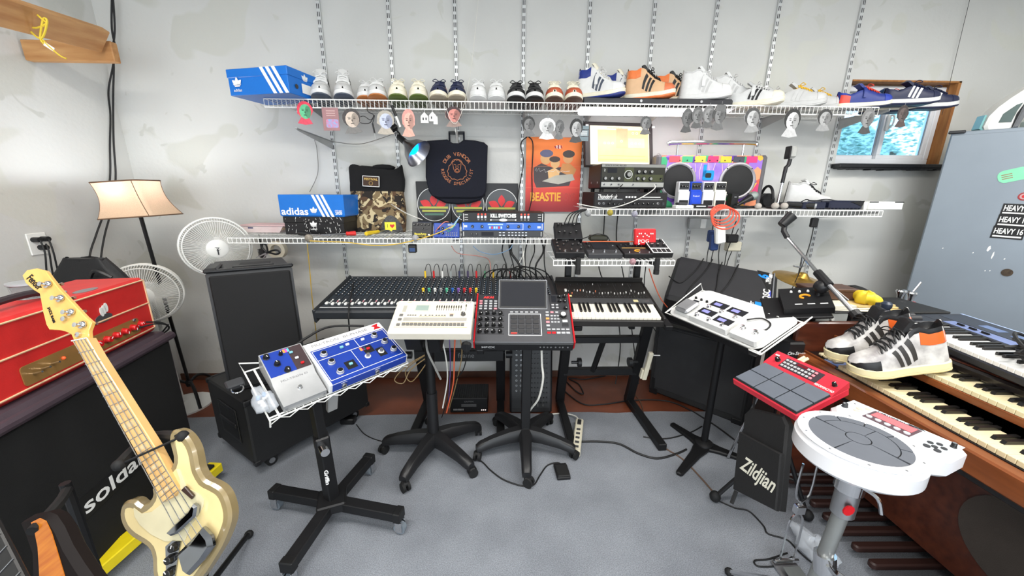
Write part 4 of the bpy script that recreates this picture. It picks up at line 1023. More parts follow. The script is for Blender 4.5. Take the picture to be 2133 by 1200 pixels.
for a in ((.54, .745, .84, .87), (.54, .745, .08, .11), (.742, .747, .08, .87)): m.box(w_*a[0], w_*a[1], h*a[2], h*a[3], 0, .0005)
m.build('outline_print', INKW, t); flat(t, w_*.02, w_*.065, h*.4, h*.65, INKW, name='badge'); flat(t, w_*.92, w_*.96, h*.3, h*.55, INKW, name='badge')
t, w_, h = rack('rack_unit', 'black rack unit with white circus-style lettering and red lights', 962, 445, 1134, 468, zr[2], zr[3], pm('rack_black', (18, 17, 19), .5))
txt('KILL SWITCHES', .03, T(w_*.5, h*.66, .0004), INKW, t, fit=w_*.31, bold=.0016)
m = MB(); m.prism(circ(w_*.5, h*.25, w_*.05, 20, ry=h*.15), 0, .0006); m.box(w_*.35, w_*.65, h*.24, h*.27, 0, .0005); m.prism(circ(w_*.35, h*.255, .005, 10), 0, .0007); m.prism(circ(w_*.65, h*.255, .005, 10), 0, .0007); m.build('ornament_print', INKW, t)
for s_ in (.2, .72):
    for i in range(3):
        led(t, w_*(s_+.042*i), h*.82, .0045, LEDR); btn(t, w_*(s_+.042*i), h*.55, .014, .016, .004, STEEL); flat(t, w_*(s_-.008+.042*i), w_*(s_+.01+.042*i), h*.24, h*.28, INKW, name='caption')
for x in (.035, .92):
    for i in range(3): flat(t, w_*x, w_*(x+.04), h*(.24+.25*i), h*(.29+.25*i), INKW, name='caption')
# glass badges on shelf lips
def badge(px, py, Y, r, c, label, pat=None):
    q = P(px, py, Y=Y); t = thing('glass_badge', label, 'badge', T(*q) @ FX, 'round glass badges on the shelf lips')
    MB().lathe([(r*.95, -.004), (r, 0), (r*.96, .004), (r*.7, .011), (r*.35, .015), (0, .016)], 18).build('lens', pm('badge_glass_%d_%d' % (c[0], c[2]), c, .08, trans=.55, ior=1.3, var=.2, vs=80), t)
    MB().prism(circ(0, 0, r*.9, 16), -.0055, -.004).build('backing', pm('badge_back_%d_%d' % (c[0], c[2]), tuple(int(v*.9) for v in c), .4, .4, var=.25, vs=90), t)
badge(643, 496, 2.278, .024, (196, 186, 170), 'round glass badge with brown pattern below the tools')
badge(865, 496, 2.278, .021, (222, 222, 224), 'clear glass badge below the bass pedal')
badge(1225, 444, 2.318, .021, (214, 216, 216), 'clear glass badge at the end of the echo shelf')
badge(1271, 443, 2.318, .019, (226, 206, 90), 'yellow glass badge under the amplifier head')
badge(1322, 446, 2.318, .020, (206, 206, 224), 'pale lilac glass badge next to the yellow one')
badge(1318, 545, 2.04, .019, (226, 176, 184), 'pink glass badge on the short pedal shelf')
# things hanging under the middle shelf
t = dev('hanging_adapter', 'small black and blue adapter hanging under the bass pedal', 'adapter', FR(850, 509, 867, 527, 2.30)[0], .05, .052, .03, BLACK, .005); flat(t, .008, .042, .008, .03, pm('adapter_blue', (40, 66, 110), .5), name='label_panel'); wire('cord', '', [(.025, .05, -.01), (.025, .08, -.01)], .002, CORD, parent=t)
t = thing('scissors', 'black-handled scissors hanging below the mailing carton', 'scissors', P(558, 526, Y=2.42))
m = MB(); m.tube(crom([(.0, 0, 0), (.03, 0, .012), (.06, 0, .016), (.075, 0, .0), (.05, 0, -.012), (.02, 0, -.004)], 4, True), .006, 6); m.build('handle', BLACK, t)
m = MB(); m.tube(crom([(-.005, 0, 0), (-.03, 0, .03), (-.025, 0, .055), (-.005, 0, .05), (.0, 0, .02)], 4, True), .006, 6); m.build('handle', BLACK, t)
for a in ((-.08, -.035), (-.055, -.06)): MB().prism([(0, -.006), (0, .006), (a[0], a[1]+.004), (a[0], a[1]-.002)], -.002, .002, FX).build('blade', STEEL, t)
MB().cyl((-.04, 0, .02), (-.04, 0, .115), .002, 5).build('hook', BLACKM, t)
t = thing('hair_clipper', 'black comb-toothed clamp hanging beside the scissors', 'clamp', P(545, 518, Y=2.44))
MB().box(-.016, .016, -.01, .01, -.06, .0, .004).build('body', BLACK, t)
for i in range(6): MB().box(-.024, -.014, -.006, .006, -.055+.009*i, -.05+.009*i).build('tooth', BLACK, t)
MB().cyl((0, 0, 0), (0, 0, .09), .003, 6).build('hook', BLACKM, t)
t = thing('tape_roll', 'roll of off-white tape hanging behind the scissors', 'tape', T(*P(578, 520, Y=2.60)) @ FX)
m = MB(); m.lathe([(.06, -.02), (.06, .02), (.036, .02), (.036, -.02), (.06, -.02)], 28, close=False); m.build('roll', pm('cream_tape', (206, 198, 180), .6), t); MB().cyl((0, .05, 0), (0, .13, 0), .002, 5).build('hook', STEEL, t)
wire('wall_cable', 'yellow and black twin cable sagging below the middle shelf', [P(*q, Y=2.27) for q in ((645, 502), (722, 505), (775, 511), (830, 508), (900, 490), (945, 470))], .003, pm('yellow_cord', (206, 170, 60), .5))
wire('wall_cable', 'yellow cable hanging from the middle shelf towards the floor', [P(640, 508, Y=2.5), P(645, 560, Y=2.5), P(650, 620, Y=2.5), P(658, 690, Y=2.5), P(664, 740, Y=2.5)], .003, pm('yellow_cord', (206, 170, 60), .5))
# ================================================================ echo shelf
zr_ = ZMR+.0045
M, w_, h = FR(1244, 400, 1405, 434, 2.36); M[2][3] = zr_; M = T(-.02, .0, 0) @ M @ RY(6); h = .098
t = dev('amplifier_head', 'black bass amplifier head with white script lettering, under the tape echo', 'amplifier', M, w_, h, .24, pm('amp_tolex', (22, 20, 22), .6, bump=.3, bs=400), .006)
txt('Thunderfunk', .036, T(w_*.17, h*.72, .0006), INKW, t, fit=w_*.26, shear=.35, bold=.0004)
for a, b_ in ((.05, .38), (.6, .93)): flat(t, w_*a, w_*b_, h*.53, h*.59, STEEL, name='trim_strip')
flat(t, w_*.63, w_*.9, h*.68, h*.72, INKW, name='caption')
for i in range(2): jack(t, w_*(.07+.06*i), h*.3, .0075)
for i in range(10): knob(t, w_*(.2+.067*i), h*.3, .0085, .011, KN)
jack(t, w_*.87, h*.3, .008); btn(t, w_*.945, h*.28, .015, .02, .004, DARK)
for i in range(4): flat(t, w_*(.42+.04*i), w_*(.445+.04*i), h*.66, h*.76, INKW, name='scroll_print')
# tape echo
M, w_, h = FR(1258, 342, 1398, 393, 2.38); M[2][3] = zr_+.118; M = T(-.02, .0, 0) @ M @ RY(5); h = .15
t = dev('tape_echo', 'vintage tape echo with green-black panel, silver knobs and raised lid', 'tape echo', M, w_, h, .24, BLACK, .006)
for x in (.05, .95):
    for dz in (-.03, -.2): MB().cyl((w_*x, -.02, dz), (w_*x, .002, dz), .014, 10).build('foot', RUBBER, t)
flat(t, .004, w_-.004, h*.87, h-.004, pm('grey_trim', (150, 150, 146), .35, .5), name='title_strip', d=.002)
txt('SPACE ECHO RE-201', .013, T(w_*.22, h*.93, .0026), INKK, t, fit=w_*.32)
flat(t, .006, w_-.006, h*.3, h*.86, pm('olive_black_panel', (36, 36, 28), .45), name='panel', d=.001)
flat(t, w_*.36, w_*.5, h*.3, h*.86, pm('olive_panel', (62, 66, 40), .45), name='panel', d=.0014); flat(t, w_*.52, w_*.96, h*.3, h*.58, pm('olive_panel', (62, 66, 40), .45), name='panel', d=.0014)
flat(t, .006, w_-.006, h*.09, h*.27, pm('silver_strip', (176, 176, 172), .35, .5), name='jack_strip', d=.0016)
flat(t, w_*.1, w_*.24, h*.64, h*.83, SCREEN, name='meter', d=.003); txt('2', .02, T(w_*.055, h*.74, .0014), INKW, t)
for x, y in ((.065, .42), (.165, .42), (.27, .42), (.57, .70), (.665, .70), (.77, .70), (.565, .42), (.655, .42), (.765, .42)): knob(t, w_*x, h*y, .0125, .014, KN, cap=KS)
knob(t, w_*.42, h*.58, .019, .018, KN, cap=KS)
MB().lathe([(.026, 0), (.026, .002), (.0235, .002), (.0235, 0)], 24, T(w_*.42, h*.58, .0014), close=False).build('dial_ring', INKW, t)
for x in (.055, .165, .28, .5, .86): jack(t, w_*x, h*.18, .006, .0016)
knob(t, w_*.93, h*.42, .006, .012, KN)
sd = t
for z in (-.05, -.17): MB().cyl((-.003, h*.25, z), (.0, h*.25, z), .007, 8).build('stud', STEEL, t)
# raised lid with printed diagram, hinged at the back
ML = T(0, h*.99, -.235) @ RX(-14)
lw, lh = w_*1.08, .30
lid = MB().box(-.03, lw, 0, lh, -.035, 0, .006, ML).build('lid', pm('brown_black_tolex', (42, 36, 36), .6, bump=.2), t)
flat(lid, .008, lw-.03, .012, lh-.028, pm('cream_print', (246, 232, 190), .5), M=ML, d=.002, name='diagram_card')
flat(lid, .06, lw-.035, .03, lh-.055, pm('yellow_card_print', (244, 214, 130), .5), M=ML, z=.002, name='diagram_panel')
flat(lid, lw*.42, lw*.6, .125, lh-.045, pm('salmon_print', (240, 160, 120), .5), M=ML, z=.0028, name='diagram_panel'); flat(lid, lw*.6, lw*.86, .125, .19, pm('pink_print', (244, 186, 150), .5), M=ML, z=.0028, name='diagram_panel')
for x, y in ((.24, .155), (.3, .155), (.36, .155), (.5, .17), (.66, .155), (.72, .155), (.78, .155), (.68, .225), (.74, .225)):
    MB().lathe([(.008, 0), (.008, .0006), (.006, .0006), (.006, 0)], 14, ML @ T(lw*x, y, .0035), close=False).build('dial_print', INKW, lid)
for y in (.045, .07): flat(lid, .07, lw-.06, y, y+.002, pm('tan_line', (206, 170, 96), .6), M=ML, z=.0028, name='diagram_line')
txt('SPACE ECHO RE-201', .012, ML @ T(lw*.4, lh-.042, .0026), pm('tan_line', (206, 170, 96), .6), lid)
for x in (-.012, lw+.002): btn(lid, x, lh-.03, .02, .014, .006, WHITE, M=ML, name='latch')
wire('patch_lead', 'white patch lead plugged into the tape echo', [M @ V(p) for p in ((w_*.82, h*.18, .02), (w_*.8, h*.02, .04), (w_*.6, -.05, .05), (w_*.3, -.1, .05), (w_*.02, -.115, .06), (-.15, -.09, .03))], .003, CORDW)
wire('patch_lead', 'black patch lead plugged into the tape echo', [M @ V(p) for p in ((w_*.33, h*.18, .015), (w_*.25, h*.0, .04), (w_*.16, -.06, .045), (w_*.12, -.09, .03))], .003, CORD)
# boombox
M, w_, h = FR(1368, 322, 1580, 414, 2.56); M[2][3] = zr_; h = .335
M = M @ RY(-4)
t = thing('boombox', 'graffiti-coloured boombox with chrome handle and round black speakers', 'boombox', M)
def grafmat():
    mt = pm('graffiti_print', (140, 90, 180), .4, var=.01); N = mt.node_tree.nodes; L = mt.node_tree.links; b = N['Principled BSDF']
    tc = N.new('ShaderNodeTexCoord'); vo = N.new('ShaderNodeTexVoronoi'); vo.inputs['Scale'].default_value = 15; L.new(tc.outputs['Object'], vo.inputs[0])
    sp = N.new('ShaderNodeSeparateXYZ'); L.new(vo.outputs['Color'], sp.inputs[0]); r = N.new('ShaderNodeValToRGB'); r.color_ramp.interpolation = 'CONSTANT'
    cs = [(112, 72, 160), (150, 110, 200), (226, 90, 70), (60, 160, 110), (236, 176, 70), (200, 60, 110), (240, 150, 110), (96, 60, 150)]
    r.color_ramp.elements[0].color = lin(cs[0]); r.color_ramp.elements[1].position = 1/8; r.color_ramp.elements[1].color = lin(cs[1])
    for i in range(2, 8): e = r.color_ramp.elements.new(i/8); e.color = lin(cs[i])
    L.new(sp.outputs['X'], r.inputs[0]); L.new(r.outputs[0], b.inputs['Base Color']); return mt
GRAF = grafmat(); PUR = pm('purple_print', (132, 96, 190), .4, c2=(178, 150, 216), vs=10)
MB().box(0, w_, .0, h, -.13, 0, .012).build('body', GRAF, t)
flat(t, w_*.2, w_*.78, h*.42, h*.86, PUR, name='centre_print', d=.0012)
for x in (.2, .76):
    MB().lathe([(.118, 0), (.118, .008), (.108, .012), (.1, .008), (.1, .004)], 36, T(w_*x, h*.52, .001), close=False).build('speaker_ring', pm('grey_ring', (150, 148, 152), .4, .4), t)
    MB().lathe([(.101, .004), (.09, .008), (0, .012)], 36, T(w_*x, h*.52, .001)).build('speaker_grille', pm('black_grille', (30, 30, 31), .7, bump=.3, bs=900), t)
    for a in (45, 135, 225, 315): MB().cyl((w_*x+.112*math.cos(math.radians(a)), h*.52+.112*math.sin(math.radians(a)), .01), (w_*x+.112*math.cos(math.radians(a)), h*.52+.112*math.sin(math.radians(a)), .015), .004, 6).build('screw', BLACK, t)
MB().lathe([(.062, 0), (.062, .006), (.052, .008), (.05, .003), (0, .006)], 28, T(w_*.48, h*.3, .001)).build('woofer', pm('grey_ring', (150, 148, 152), .4, .4), t); MB().lathe([(.048, .004), (0, .009)], 24, T(w_*.48, h*.3, .002)).build('woofer_cone', BLACK, t)
CY = pm('cyan_print', (20, 140, 210), .4)
m = MB(); m.prism(rrect(w_*.43, w_*.535, h*.53, h*.72, .012), .0012, .004); m.box(w_*.43, w_*.46, h*.6, h*.83, .0012, .004); m.build('letter_logo', CY, t); MB().prism(rrect(w_*.455, w_*.51, h*.58, h*.67, .008), .004, .0048).build('letter_counter', INKK, t)
for i in range(9): m = MB(); xx = w_*(.22+.063*i); m.tube([(xx, h*.85, .0015), (xx+.01*(-1)**i, h*.7, .0015), (xx, h*.55+.02*(i % 3), .0015)], .0016, 4); m.build('graffiti_line', pm('peach_line', (250, 210, 180), .5), t)
for i, c in enumerate(((226, 80, 90), (70, 170, 120), (240, 190, 80), (200, 60, 110), (236, 190, 60), (70, 70, 80), (226, 60, 120))): flat(t, w_*(.1+.12*i), w_*(.2+.12*i), h*.87, h*.985, pm('graf_%d' % i, c, .4), name='graffiti_patch', d=.0018)
for i in range(9): knob(t, w_*(.2+.07*i), h*.905, .004, .006, KN, z=.0016)
for s_, x in ((-1, -.012), (1, w_-.03)): MB().box(x, x+.042, .02, h+.004, -.12, .004, .014).build('end_cap', pm('grey_ring2', (96, 94, 98), .45), t)
hd = MB(); hd.tube(crom([(w_*.1, h+.075, -.06), (w_*.2, h+.085, -.06), (w_*.85, h+.085, -.06), (w_*.94, h+.075, -.06)], 4), .014, 10); hd = hd.build('handle', CHROME, t)
for x in (.2, .82): MB().cyl((w_*x, h-.01, -.06), (w_*x, h+.085, -.06), .007, 8).build('handle_post', CHROME, hd)
for x in (.02, .97): MB().tube([(w_*x+.01*math.cos(a), h+.004+.012*math.sin(a), -.05) for a in [2*PI*i/10 for i in range(10)]], .002, 5, True).build('strap_ring', STEEL, t)
# compact pedals in front of the boombox
cp = (((206, 206, 208), 'silver compact pedal with black foot plate, first in the row of four', (224, 214, 214)), ((30, 70, 190), 'blue compact pedal, second in the row of four', (30, 70, 190)), ((206, 206, 210), 'silver compact pedal with black foot plate, third in the row of four', (220, 214, 214)), ((232, 230, 214), 'cream compact pedal, last in the row of four', (238, 226, 206)))
for i, (c, lab, c2) in enumerate(cp):
    xa = 1413+i*25.5; M, w_, h = FR(xa, 390, xa+23.5, 432, 2.42); M[2][3] = zr_+.012
    t = thing('compact_pedal', lab, 'effects pedal', M, 'compact pedals before the boombox'); bmat = pm('pedal_%d' % i, c, .4)
    MB().box(.002, w_-.002, 0, .155, -.06, -.012, .004).build('body', bmat, t)
    MB().box(0, w_, 0, .095, -.02, 0, .004).build('treadle', bmat, t); flat(t, .008, w_-.008, .008, .04, BLACK if i != 1 else bmat, name='foot_pad', d=.003); flat(t, .008, w_-.008, .05, .082, pm('pedal_label_%d' % i, c2, .5), name='label_panel')
    flat(t, .006, w_-.006, .105, .148, DARK, z=-.012, name='knob_panel', d=.001)
    for k in range(3): knob(t, w_*(.24+.26*k), .126, .007, .01, KN, z=-.011)
    if i == 1: txt('Super', .012, T(w_*.5, .066, .0008), INKW, t, fit=w_*.6)
t = thing('wedge_pedal', 'low white pedal with a grey treadle in front of the compact pedals', 'effects pedal', T(*P(1407, 437, Y=2.35)) @ FX); t.matrix_world[2][3]
q = P(1407, 437, Y=2.35); t.matrix_world = T(q.x, 2.345, zr_) 
MB().box(0, .20, 0, .06, 0, .022, .004).build('base', WHITE, t); MB().box(.015, .075, .002, .055, .022, .038, .006).build('treadle', DARK, t); MB().box(.11, .2, -.004, .03, .004, .03, .002).build('black_box', BLACK, t); flat(t, .125, .185, -.006, -.004, INKW, z=.014, d=.006, name='caption')
q = P(1518, 432, Y=2.46); t = dev('small_box', 'small black box standing beside the cream compact pedal', 'box', T(q.x, 2.44, zr_) @ FX, .045, .095, .06, BLACK, .003); flat(t, .015, .03, .07, .076, STEEL, name='switch')
# coiled red cable over the shelf lip
m = MB(); q = P(1505, 443, Y=2.30)
for k in range(4):
    r = .062+.008*k; m.tube([(q.x+.01*k-.012+r*math.cos(a), q.y-.004*k, q.z-.012*k+r*.75*math.sin(a)) for a in [2*PI*i/22 for i in range(22)]], .0045, 6, True)
m.build('coiled_cable', pm('red_cable', (216, 88, 66), .45)); tag(bpy.data.objects['coiled_cable'], 'red cable coil hung over the lip of the echo shelf', 'cable')
# microphones, headphones, foam balls, white high-top, dark gear
q = P(1618, 432, Y=2.46)
t = thing('desk_mic', 'square grey microphone on a short black stand', 'microphone', T(q.x, 2.46, zr_) @ Matrix.Scale(.84, 4))
MB().lathe([(.0, 0), (.075, .001), (.075, .012), (.02, .022), (0, .022)], 24).build('base', BLACK, t)
MB().tube([(0, 0, .02), (.008, 0, .2)], .009, 8).build('pole', CHROME, t); MB().cyl((.008, 0, .195), (.012, 0, .27), .013, 10).build('grip', BLACK, t)
MB().tube([(.012, 0, .27), (.014, .0, .31), (.03, 0, .325), (.036, 0, .37)], .014, 8).build('clip', BLACK, t)
MB().box(.008, .066, -.03, .03, .375, .46, .014).build('head', pm('mic_grey', (176, 176, 172), .5, 0, bump=.3, bs=900), t); MB().box(.004, .014, -.032, .032, .37, .462, .008).build('back_shell', BLACK, t)
q = P(1572, 425, Y=2.42); a = P(1566, 390, Y=2.46)
t = thing('vocal_mic', 'handheld microphone with silver ball grille leaning on the headphones', 'microphone', frame((q.x-.12, 2.42, zr_+.02), V((.12, .04, .055)), (0, 0, 1)))
MB().lathe([(.009, 0), (.013, .05), (.022, .11), (.024, .125)], 12, Matrix(((0, 0, 1, 0), (1, 0, 0, 0), (0, 1, 0, 0), (0, 0, 0, 1)))).build('handle', BLACK, t); MB().ball((.15, 0, 0), (.034, .03, .03)).build('grille', pm('mic_mesh', (150, 160, 156), .4, .6, bump=.5, bs=800), t)
q = P(1598, 428, Y=2.54)
t = thing('headphones', 'black padded headphones lying behind the vocal microphone', 'headphones', (q.x, 2.56, zr_))
for s_ in (-1, 1): MB().lathe([(0, 0), (.04, 0), (.048, .012), (.046, .03), (.03, .034), (0, .03)], 18, T(.0, s_*.03, .05) @ RY(20) @ RX(90*s_)).build('ear_cup', BLACK, t)
MB().tube([(.0+.0*a, .06*math.cos(a), .06+.085*math.sin(a)) for a in [PI*i/14 for i in range(15)]], .009, 8).build('band', BLACK, t)
for px, py, r, lab in ((1580, 425, .020, 'small grey foam microphone ball by the cable pile'), (1615, 427, .022, 'grey foam ball, one of two touching on the echo shelf lip'), (1634, 427, .022, 'grey foam ball next to the black wand')):
    q = P(px, py, Y=2.36); tag(MB().ball((0, 0, 0), (r, r, r*.95), 16, 12).build('foam_ball', pm('grey_foam', (176, 170, 162), .95, bump=.6, bs=500)), lab, 'foam ball', 'foam balls on the echo shelf').location = (q.x, 2.36, zr_+r*.97)
q = P(1640, 425, Y=2.45); t = thing('wand', 'black tapered microphone body lying on the echo shelf', 'microphone', frame((q.x-.02, 2.50, zr_+.03), V((.16, -.12, -.01)), (0, 0, 1))); MB().cyl((0, 0, 0), (.19, 0, 0), .012, 10, r2=.02).build('barrel', BLACK, t); MB().cyl((.19, 0, 0), (.2, 0, 0), .018, 10).build('end_cap', STEEL, t)
m = MB(); rr = random.Random(9); q = P(1545, 430, Y=2.38)
for k in range(5): m.tube(crom([(q.x+rr.uniform(-.05, .12), 2.38+rr.uniform(0, .05), zr_+.005+rr.uniform(0, .015)) for _ in range(7)], 5), .0028, 5)
tag(m.build('cable_pile', CORD), 'tangle of thin black cables beside the boombox', 'cable', kind='stuff')
shoe(ST['p'], 'white high-top sneaker with black laces beside the black gear', T(P(1682, 425, Y=2.62).x, 2.64, zr_) @ RZ(-12) @ T(-SHL/2, 0, 0), 'sneakers on the echo shelf')
q = P(1668, 434, Y=2.42)
BL2 = pm('blue_black_plastic', (32, 36, 56), .25)
t = dev('game_console', 'flat dark blue-black device with a cord beside the foam balls', 'device', T(q.x, 2.40, zr_) @ FX, .15, .045, .16, BL2, .006); wire('cord', '', [(.02, .046, -.05), (.06, .06, -.06), (.12, .05, -.08), (.2, .062, -.07), (.26, .05, -.03)], .003, CORD, parent=t)
t = dev('black_case', 'glossy black flat case between the dark device and the white carton', 'case', T(q.x+.165, 2.39, zr_) @ FX, .22, .055, .2, BL2, .01); MB().prism([(.13, .05), (.21, .02), (.22, .055)], .0, .004).build('flap', BLACK, t)
q = P(1790, 434, Y=2.42); t = dev('white_carton', 'flat white carton with black edges at the end of the echo shelf', 'box', T(q.x+.04, 2.40, zr_) @ FX, .23, .05, .24, WHITE, .003); flat(t, .0, .06, .044, .0505, BLACK, name='edge_tape', d=.001); flat(t, .17, .23, .044, .0505, BLACK, name='edge_tape', d=.001); MB().box(-.02, .02, .0, .048, -.02, -.01, M=RZ(8)).build('open_flap', WHITE, t)
# adapters hanging under the echo shelf
BLUEA = pm('adapter_blue2', (34, 56, 104), .5)
def hang(px0, py0, px1, py1, Y, d, mat, lab, nm='power_adapter', rz=0):
    M, w_, h = FR(px0, py0, px1, py1, Y); t = thing(nm, lab, 'adapter', M @ RZ(rz), 'power adapters under the echo shelf'); MB().box(0, w_, 0, h, -d, 0, .008).build('body', mat, t)
    wire('cord', '', [(w_*.5, h*.98, -d/2), (w_*.55, h+.04, -d/2), (w_*.7, h+.09, -d/2)], .003, CORD, parent=t)
    wire('cord', '', [(w_*.5, .002, -d/2), (w_*.3, -.08, -d/2), (w_*.1, -.2, -d/2+.02), (-.05, -.34, .02)], .003, CORD, parent=t); return t
hang(1478, 480, 1492, 505, 2.48, .04, BLUEA, 'small dark blue power adapter with cord, higher of two'); hang(1484, 487, 1500, 523, 2.42, .04, BLUEA, 'dark blue power adapter beside the white one', rz=4)
hang(1496, 472, 1516, 510, 2.38, .035, WHITE, 'white oblong power adapter hanging under the red coil', rz=10)
hang(1515, 489, 1540, 506, 2.50, .05, BLACK, 'black power adapter with curled cord'); hang(1516, 504, 1546, 524, 2.55, .05, pm('beige_plastic', (206, 200, 180), .5), 'beige plug bank at the back wall under the echo shelf')
t = thing('wall_bracket', 'folded white metal bracket under the echo shelf', 'bracket', FR(1434, 456, 1505, 476, 2.74)[0]); MB().prism([(0, .0), (.09, 0), (.2, .03), (.2, .06), (.09, .075), (0, .075)], -.004, .02).build('plate', pm('grey_zinc', (170, 172, 172), .35, .5), t); MB().box(.08, .12, .004, .07, .02, .024).build('strip', WHITE, t)
t = dev('hanging_box', 'small black box hung under the echo shelf near the window', 'adapter', FR(1693, 454, 1707, 474, 2.36)[0], .042, .06, .03, BLACK, .006); wire('cord', '', [(.02, 0, -.01), (.015, -.1, -.005), (-.01, -.25, 0), (-.05, -.42, .0)], .0025, CORD, parent=t); MB().cyl((.02, .055, -.015), (.02, .085, -.015), .003, 5).build('hook', STEEL, t)
# ================================================================ short pedal shelf
zp = ZS+.0045
def flatpedal(name, label, px0, px1, Yf, dp, hgt, mat, slope=.02, group='pedals on the short shelf', zb=zp):
    a, b_ = P(px0, 540, Y=Yf).x, P(px1, 540, Y=Yf).x; w_ = b_-a
    M = frame((a, Yf, zb+hgt), (1, 0, 0), (0, dp, slope)); ln = math.hypot(dp, slope)
    t = thing(name, label, 'effects pedal', M, group); MB().box(0, w_, 0, ln, -hgt*.95, 0, .003).build('body', mat, t); return t, w_, ln
t, w_, ln = flatpedal('synth_pedal', 'wide black synth pedal with many silver-capped knobs', 1157, 1218, 2.06, .20, .04, BLACKM, .05)
for x, y in ((.16, .85), (.14, .6), (.13, .35), (.16, .12), (.36, .5), (.56, .12), (.68, .5), (.84, .85), (.9, .55), (.92, .25), (.5, .75)): knob(t, w_*x, ln*y, .007, .011, KN, cap=KS)
fsw(t, w_*.34, ln*.1, .006); fsw(t, w_*.75, ln*.1, .006); flat(t, w_*.38, w_*.62, ln*.88, ln*.94, STEEL, name='badge')
t, w_, ln = flatpedal('synth_pedal', 'black synth pedal stacked at the back of the wide one', 1156, 1212, 2.24, .10, .05, BLACKM, .09, zb=zp+.045)
for x, y in ((.15, .8), (.3, .8), (.15, .35), (.35, .35), (.55, .3), (.8, .4), (.75, .8)): knob(t, w_*x, ln*y, .008, .012, KN)
m = MB(); m.box(w_*.3, w_*.85, ln*.9, ln*.93, 0, .004); m.build('slot_strip', STEEL, t)
t, w_, ln = flatpedal('multi_effects', 'black multi-effects pedal with dark display and three switches', 1225, 1297, 2.07, .20, .03, DARK, .04)
flat(t, .004, w_-.004, ln*.36, ln-.004, BLACK, name='upper_panel', d=.003); flat(t, w_*.24, w_*.72, ln*.42, ln*.9, SCREEN, z=.003, name='display', d=.002)
knob(t, w_*.13, ln*.78, .010, .012, KN, cap=KS, z=.003); knob(t, w_*.13, ln*.5, .009, .008, KN, z=.003); knob(t, w_*.86, ln*.6, .012, .006, DARK, z=.003); flat(t, .01, .03, ln*.94, ln*.98, RED, z=.003, name='badge')
for x in (.17, .5, .84): fsw(t, w_*x, ln*.16, .008)
t, w_, ln = flatpedal('effects_pedal', 'black pedal with yellow swirl print beside the multi-effects', 1300, 1361, 2.08, .16, .03, BLACKM, .03)
for i in range(5): knob(t, w_*(.12+.18*i), ln*.82, .006, .007, KN)
flat(t, w_*.08, w_*.92, ln*.58, ln*.64, pm('tan_print', (200, 160, 90), .5), name='caption'); YP = pm('amber_print', (232, 160, 40), .5)
m = MB(); m.tube([(w_*.55+.018*math.cos(a), ln*.3+.014*math.sin(a), .0006) for a in [.6+i*.4 for i in range(12)]], .004, 5); m.build('swirl_print', YP, t)
for x in (.2, .55, .88): fsw(t, w_*x, ln*.12, .005)
t, w_, ln = flatpedal('effects_pedal', 'black and white line-art pedal with six knobs at the shelf end', 1358, 1402, 2.08, .17, .035, BLACKM, .06)
m = MB()
for a in ((.03, .97, .02, .05), (.03, .97, .95, .98), (.03, .07, .02, .98), (.93, .97, .02, .98), (.05, .95, .3, .34)): m.box(w_*a[0], w_*a[1], ln*a[2], ln*a[3], 0, .0006)
for i in range(5): m.box(w_*(.07+.215*i), w_*(.09+.215*i), ln*.04, ln*.3, 0, .0006)
m.build('outline_print', INKW, t)
for x in (.2, .5, .8):
    for y in (.85, .52): knob(t, w_*x, ln*y, .009, .012, KN, cap=KS)
M, w_, h = FR(1324, 477, 1369, 510, 2.20); t = dev('effects_pedal', 'bright red pedal with white sliders standing at the back of the short shelf', 'effects pedal', M @ RX(-15), w_, h*1.04, .03, RED, .006, 'pedals on the short shelf')
txt('POG', .028, T(w_*.4, h*.22, .0006), INKW, t, fit=w_*.5)
for i in range(9): flat(t, w_*(.1+.09*i), w_*(.112+.09*i), h*.4, h*.82, pm('dark_red_print', (120, 14, 24), .5), name='slider_slot'); btn(t, w_*(.106+.09*i), h*(.7-.18*(i % 3 == 0)-.1*(i == 5)), .007, .008, .006, KWH, name='slider_cap')
for x in (.18, .82): fsw(t, w_*x, h*.06, .005)
t = dev('effects_pedal', 'plain black pedal lying behind the multi-effects display', 'effects pedal', T(P(1232, 505, Y=2.3).x, 2.29, zp) @ FX, .24, .065, .06, BLACK, .004, 'pedals on the short shelf'); wire('orange_lead', '', [(-.06, .068, 0), (.05, .07, -.01), (.2, .069, -.01), (.3, .072, .0)], .004, pm('orange_cord', (226, 110, 60), .5), parent=t)
t = dev('power_brick', 'dark green-black wedge device at the back of the short shelf', 'device', T(P(1228, 497, Y=2.36).x, 2.355, zp+.066) @ FX, .12, .035, .05, pm('olive_black', (50, 50, 38), .5), .008); wire('cord', '', [(-.06, .01, 0), (0, .03, .0), (.05, .045, 0), (.11, .03, 0), (.14, -.02, 0)], .003, CORD, parent=t)
